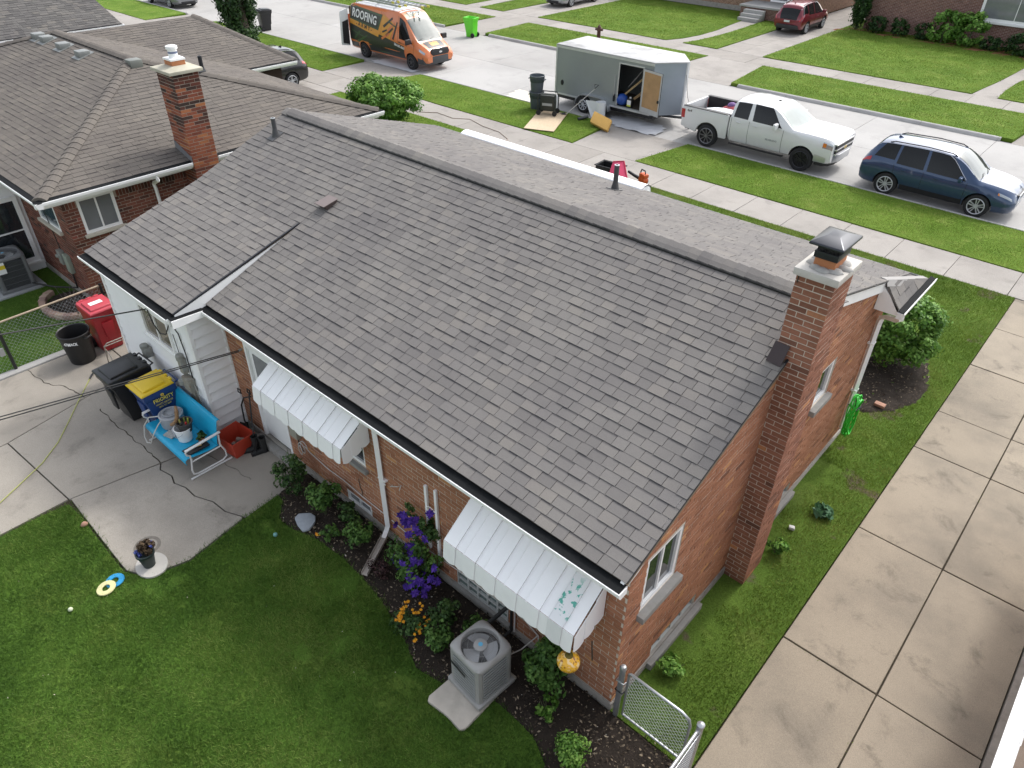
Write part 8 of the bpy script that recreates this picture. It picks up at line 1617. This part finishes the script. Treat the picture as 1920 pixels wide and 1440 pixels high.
# ================================================================ STREET THINGS
GC = plas('cart_lime', (.12, .62, .03)); cart('trash_cart', (-30.6, 28.55, RD), math.radians(-80), GC, None, 'bright lime green wheeled cart standing on the street', w=.60, d=.70, h=1.05, open_=True)
cart('trash_cart', (-40.6, 21.15, RD), math.radians(170), BLKP, BLKP, 'black wheeled cart on the street beside the ivy-covered tree', w=.66, d=.75, h=1.1)
hy = empty('fire_hydrant', (-24.5, 32.9, .02), 0, 'dark red fire hydrant on the far verge behind the trailer', 'hydrant'); HYD = mat('hydrant_red', (.085, .028, .026), .6, var=.3, vs=9)
b = MB(); b.lathe([(.17, 0), (.17, .04), (.11, .05), (.105, .42), (.14, .44), (.14, .48), (.11, .50), (.11, .60), (.08, .68), (.03, .72), (.03, .76), (.001, .76)], 18); b.build('barrel', HYD, hy, smooth=40)
for a in (0, math.pi/2, math.pi): b = MB(); u = np.array([math.cos(a), math.sin(a), 0]); b.cyl(u*.08+np.array([0, 0, .50]), u*.20+np.array([0, 0, .50]), .055, n=12); b.cyl(u*.19+np.array([0, 0, .50]), u*.24+np.array([0, 0, .50]), .07, n=6); b.build('nozzle', HYD, hy, smooth=40)
# stacked grey cans
GCAN = mat('can_grey', (.085, .10, .115), .55, var=.12)
for i, (z, lab) in enumerate(((.02, 'lower of two stacked round grey trash cans by the trailer'), (.66, 'upper of two stacked round grey trash cans by the trailer'))):
    t_ = empty('trash_can', (-18.05, 19.75, z), .3, lab, 'trash can', 'stacked grey trash cans'); b = MB(); b.lathe([(.24, 0), (.25, .02), (.29, .58), (.31, .60), (.32, .68), (.30, .69), (.285, .60), (.24, .05), (.001, .05)], 26); b.build('body', GCAN, t_, smooth=40)
    for a in (0, math.pi): b = MB(); b.tube([(.29*math.cos(a-.3), .29*math.sin(a-.3), .56), (.37*math.cos(a-.15), .37*math.sin(a-.15), .54), (.37*math.cos(a+.15), .37*math.sin(a+.15), .54), (.29*math.cos(a+.3), .29*math.sin(a+.3), .56)], .018, 6); b.build('handle', GCAN, t_)
    b = MB(); b.lathe([(.301, .44), (.306, .56)], 26); b.build('dark_band', mat('can_band', (.03, .045, .042), .6), t_, smooth=40)
b = MB(); b.prism([(-16.55, 17.22, .05), (-15.42, 17.70, .05), (-16.52, 19.95, .055), (-17.67, 19.50, .055)], (0, 0, .018)); tag(b.build('plywood_sheet', mat('osb', (.56, .44, .30), .8, var=.25, vs=16, dirt=.35, dcol=(.40, .27, .16))), 'pale particle board sheet lying on the verge by the trailer', 'board')
cp_ = empty('compressor', (-17.05, 19.30, .07), math.radians(25), 'black wheeled jobsite machine on the particle board sheet', 'compressor'); DKG = mat('machine_black', (.02, .026, .022), .5, var=.2)
b = MB(); b.box(-.30, .30, -.20, .20, .16, .78); b.build('housing', DKG, cp_, bevel=.05); 
for s in (-1, 1): b = MB(); b.tube([(-.36, s*.25, .10), (-.38, s*.25, .62), (-.30, s*.25, .84), (.30, s*.25, .84), (.38, s*.25, .62), (.36, s*.25, .10)], .022, 8); b.build('frame', DKG, cp_)
b = MB(); b.box(-.2, .22, -.215, -.203, .38, .48); b.build('panel', mat('panel_grey', (.3, .32, .32), .5), cp_)
for (x, y) in ((-.34, -.24), (.34, -.24), (-.34, .24), (.34, .24)): b = MB(); b.cyl((x, y-.03, .10), (x, y+.03, .10), .10, n=16); b.build('wheel', BLACK_R, cp_)
bk = empty('bucket', (-17.55, 19.75, .03), 0, 'white bucket beside the black machine on the verge', 'bucket'); b = MB(); b.lathe([(.13, 0), (.155, .36), (.165, .37), (.165, .39), (.15, .39), (.14, .05), (.001, .05)], 22); b.build('body', WHITE, bk, smooth=40); b = MB(); b.lathe([(.14, .33), (.08, .40), (.001, .41)], 10); b.build('contents', DKG, bk)
bk2 = empty('bucket', (-17.25, 19.95, .03), 0, 'white rectangular pail behind the black machine on the verge', 'bucket'); b = MB(); b.box(-.13, .13, -.11, .11, 0, .62); b.build('body', WHITE, bk2, bevel=.03)
sv = empty('shovel', (-16.1, 20.2, 0), 0, 'shovel with pale shaft and black grip leaning on the trailer fender', 'shovel'); b = MB(); b.tube([(-.35, -.45, .08), (.28, .62, 1.02)], .016, 8); b.build('shaft', mat('shaft_pale', (.5, .48, .44), .6), sv); b = MB(); b.tube([(.28, .58, 1.02), (.22, .64, 1.16), (.38, .68, 1.16)], .02, 6, closed=True); b.build('grip', BLACK, sv); b = MB(); b.grid(lambda u, v: (-.35-.22*v+(u-.5)*.16, -.45-.10*v-(u-.5)*.12, .10-.05*v+.04*(2*u-1)**2), 6, 4); b.build('blade', DKMETAL, sv, solid=.008)
fs_ = empty('flashing_sheet', (-15.35, 20.35, .0), 0, 'bent white aluminium sheet standing against the trailer wheel', 'sheet'); WSH = mat('white_sheet', (.74, .76, .78), .35, var=.04)
b = MB(); b.add([(-.62, .05, .62), (.0, .0, .68), (.0, -.02, .06), (-.22, -.06, .05)], [(0, 1, 2, 3)]); b.build('flap', WSH, fs_, solid=.012); b = MB(); b.lathe([(.20, 0), (.20, .64), (.19, .64), (.19, 0)], 22, (.16, .05, .05), closed=True); b.build('roll', WSH, fs_, smooth=50)
b = MB(); b.tube([(-15.72, 19.62, .07), (-15.50, 20.0, .13)], .06, 12); tag(b.build('pipe_offcut', mat('dark_pipe', (.035, .04, .045), .5)), 'short dark pipe offcut lying on the verge by the trailer', 'pipe')
b = MB(); b.obox((-14.52, 19.55, .22), (.42, .03, -.10), (-.05, .20, .16), (.02, -.06, .07)); tag(b.build('foam_cushion', mat('foam_yellow', (.60, .36, .10), .9, var=.12, vs=6, bp=.4), bevel=.05), 'yellow foam cushion tilted on the verge beside the trailer', 'cushion')
def crumple(name, poly, z, amp, m, seed, label, cat, step=.12):
    P = np.array(poly); lo, hi = P.min(0), P.max(0); nx = int((hi[0]-lo[0])/step); ny = int((hi[1]-lo[1])/step); X, Y = np.meshgrid(np.linspace(lo[0], hi[0], nx), np.linspace(lo[1], hi[1], ny), indexing='ij'); p = np.c_[X.ravel(), Y.ravel()]; ins = in_poly(p, poly).reshape(nx, ny)
    Z = z+amp*np.abs(vnoise(X, Y, 2.4, seed)-.5)*2+amp*.6*vnoise(X, Y, 7, seed+1); I = np.arange(nx*ny).reshape(nx, ny); Q = np.stack([I[:-1, :-1], I[1:, :-1], I[1:, 1:], I[:-1, 1:]], -1).reshape(-1, 4); kk = (ins[:-1, :-1] & ins[1:, :-1] & ins[1:, 1:] & ins[:-1, 1:]).ravel()
    return tag(npmesh(name, np.c_[p, Z.ravel()], Q[kk], None, [m], smooth=True), label, cat)
DROP = mat('drop_cloth', (.52, .53, .55), .6, var=.10, vs=2); crumple('drop_cloth', [(-14.9, 20.45), (-14.2, 20.20), (-13.0, 20.15), (-12.4, 20.40), (-12.6, 21.6), (-14.6, 21.9), (-15.4, 21.4)], RD+.01, .05, DROP, 3, 'grey drop cloth spread on the road below the trailer door', 'drop cloth')
crumple('drop_cloth', [(-30.2, 20.45), (-28.6, 20.25), (-26.6, 20.35), (-26.4, 21.6), (-29.6, 21.9)], RD+.008, .03, DROP, 5, 'grey drop cloth spread on the road below the van', 'drop cloth')
crumple('plastic_sheet', [(-20.6, 20.5), (-18.4, 20.42), (-18.2, 21.4), (-20.9, 21.9)], RD+.008, .02, mat('cream_board', (.70, .66, .55), .7, var=.06), 8, 'cream sheet lying on the road behind the grey trash cans', 'sheet')
b = MB(); pts = [(-21.3, 15.9), (-20.6, 16.4), (-19.6, 16.3), (-19.0, 16.7), (-18.0, 16.4), (-17.0, 16.3), (-16.2, 15.9), (-15.9, 15.4)]; b.tube([(x, y, .012) for x, y in pts], .012, 5); tag(b.build('cord', mat('cord_tan', (.30, .22, .17), .7)), 'thin brownish rope lying across the near sidewalk', 'cord')  # a thin cord, meant as an extension cord
# porch-side clutter beyond the front eave
tb = empty('storage_tote', (-11.05, 15.35, .0), math.radians(4), 'black open storage tote on the front lawn beyond the roof edge', 'tote'); b = MB()
for s in (-1, 1): b.box(-.42, .42, s*.26-.015, s*.26+.015, .0, .42); b.box(s*.42-.015, s*.42+.015, -.245, .245, .0, .42)
b.box(-.40, .40, -.24, .24, 0, .03); b.build('body', BLACK, tb); b = MB(); b.tube([(-.45, -.29, .42), (.45, -.29, .42), (.45, .29, .42), (-.45, .29, .42)], .02, 6, closed=True); b.build('rim', BLACK, tb)
PINK = mat('pink_mesh', (.62, .05, .13), .5, var=.2, vs=30); b = MB(); b.prism([(-10.85, 15.15, .62), (-10.55, 15.35, .66), (-9.85, 14.75, .02), (-10.7, 14.6, .02)], (0, .0, .02)); mm_ = b.build('safety_net', PINK); tag(mm_, 'pink mesh sheet leaning on the black tote', 'mesh'); b = MB(); b.tube([(-10.85, 15.15, .64), (-10.55, 15.35, .68), (-9.85, 14.75, .04)], .022, 6); b.build('edge_band', mat('pink_band', (.45, .01, .05), .5), mm_)
lbw = empty('leaf_blower', (-9.75, 15.35, .05), math.radians(160), 'orange leaf blower with black tube on the front lawn', 'leaf blower'); ORG = mat('blower_orange', (.60, .10, .02), .45, var=.1); b = MB(); b.lathe([(.05, -.10), (.15, -.08), (.17, 0), (.15, .09), (.06, .11), (.001, .11)], 18); hb = b.build('fan_housing', ORG, lbw, smooth=50); hb.rotation_euler = (math.radians(90), 0, 0); hb.location = (0, 0, .20); b = MB(); b.box(-.16, .12, -.10, .10, .30, .42); b.build('engine', ORG, lbw, bevel=.03); b = MB(); b.tube([(-.10, 0, .42), (-.06, 0, .52), (.12, 0, .52), (.16, 0, .40)], .022, 6); b.build('handle', BLACK, lbw); b = MB(); b.tube([(.12, 0, .20), (.45, 0, .20), (.80, 0, .22)], [.06, .05, .045], 12); b.build('tube', BLACK, lbw, smooth=50); b = MB(); b.cyl((0, -.10, .17), (0, -.14, .17), .11, n=16); b.build('intake', BLACK, lbw)
b = MB(); b.tube([(-45.5, 17.6, .03), (-44.4, 18.0, .03), (-43.2, 18.1, .03), (-41.8, 18.6, .03)], .03, 6); tag(b.build('fallen_branch', mat('bark', (.1, .08, .06), .9)), 'thin fallen branch on the apron left of the ivy tree', 'branch')
# specks of litter and clover on the lawns
VIS = [(-8.84, -6), (-8.86, -3.6), (-6.9, -3.3), (-6.2, -2.4), (-6.3, -1.4), (-3, -1.4), (-1.2, -1.7), (0, -2.5), (0, -4)]
scatter_chips('lawn_litter', VIS, 70, 71, CHIP_L, .008, .045, 'pale specks of leaf litter scattered over the back lawn')

wd_ = [[(2.47, -3), (2.53, -3), (2.53, 15.5), (2.47, 15.5)], [(1.2, 2.50), (3.75, 2.50), (3.75, 2.56), (1.2, 2.56)], [(1.2, 5.295), (3.75, 5.295), (3.75, 5.345), (1.2, 5.345)], [(-8.7, -1.7), (-6.45, -1.7), (-6.45, -1.35), (-8.7, -1.6)]]
for i, p in enumerate(wd_): blades('joint_weeds', p, 420 if i < 3 else 160, .030, .009, -.01, L_FRONT, 90+i, mask=lambda q: (vnoise(q[:, 0], q[:, 1], 1.9, 77) > .62)*.8, label=['weeds in the long joint of the driveway', 'weeds in the nearest cross joint of the driveway', 'weeds in the second cross joint of the driveway', 'weeds in the long crack of the patio'][i])
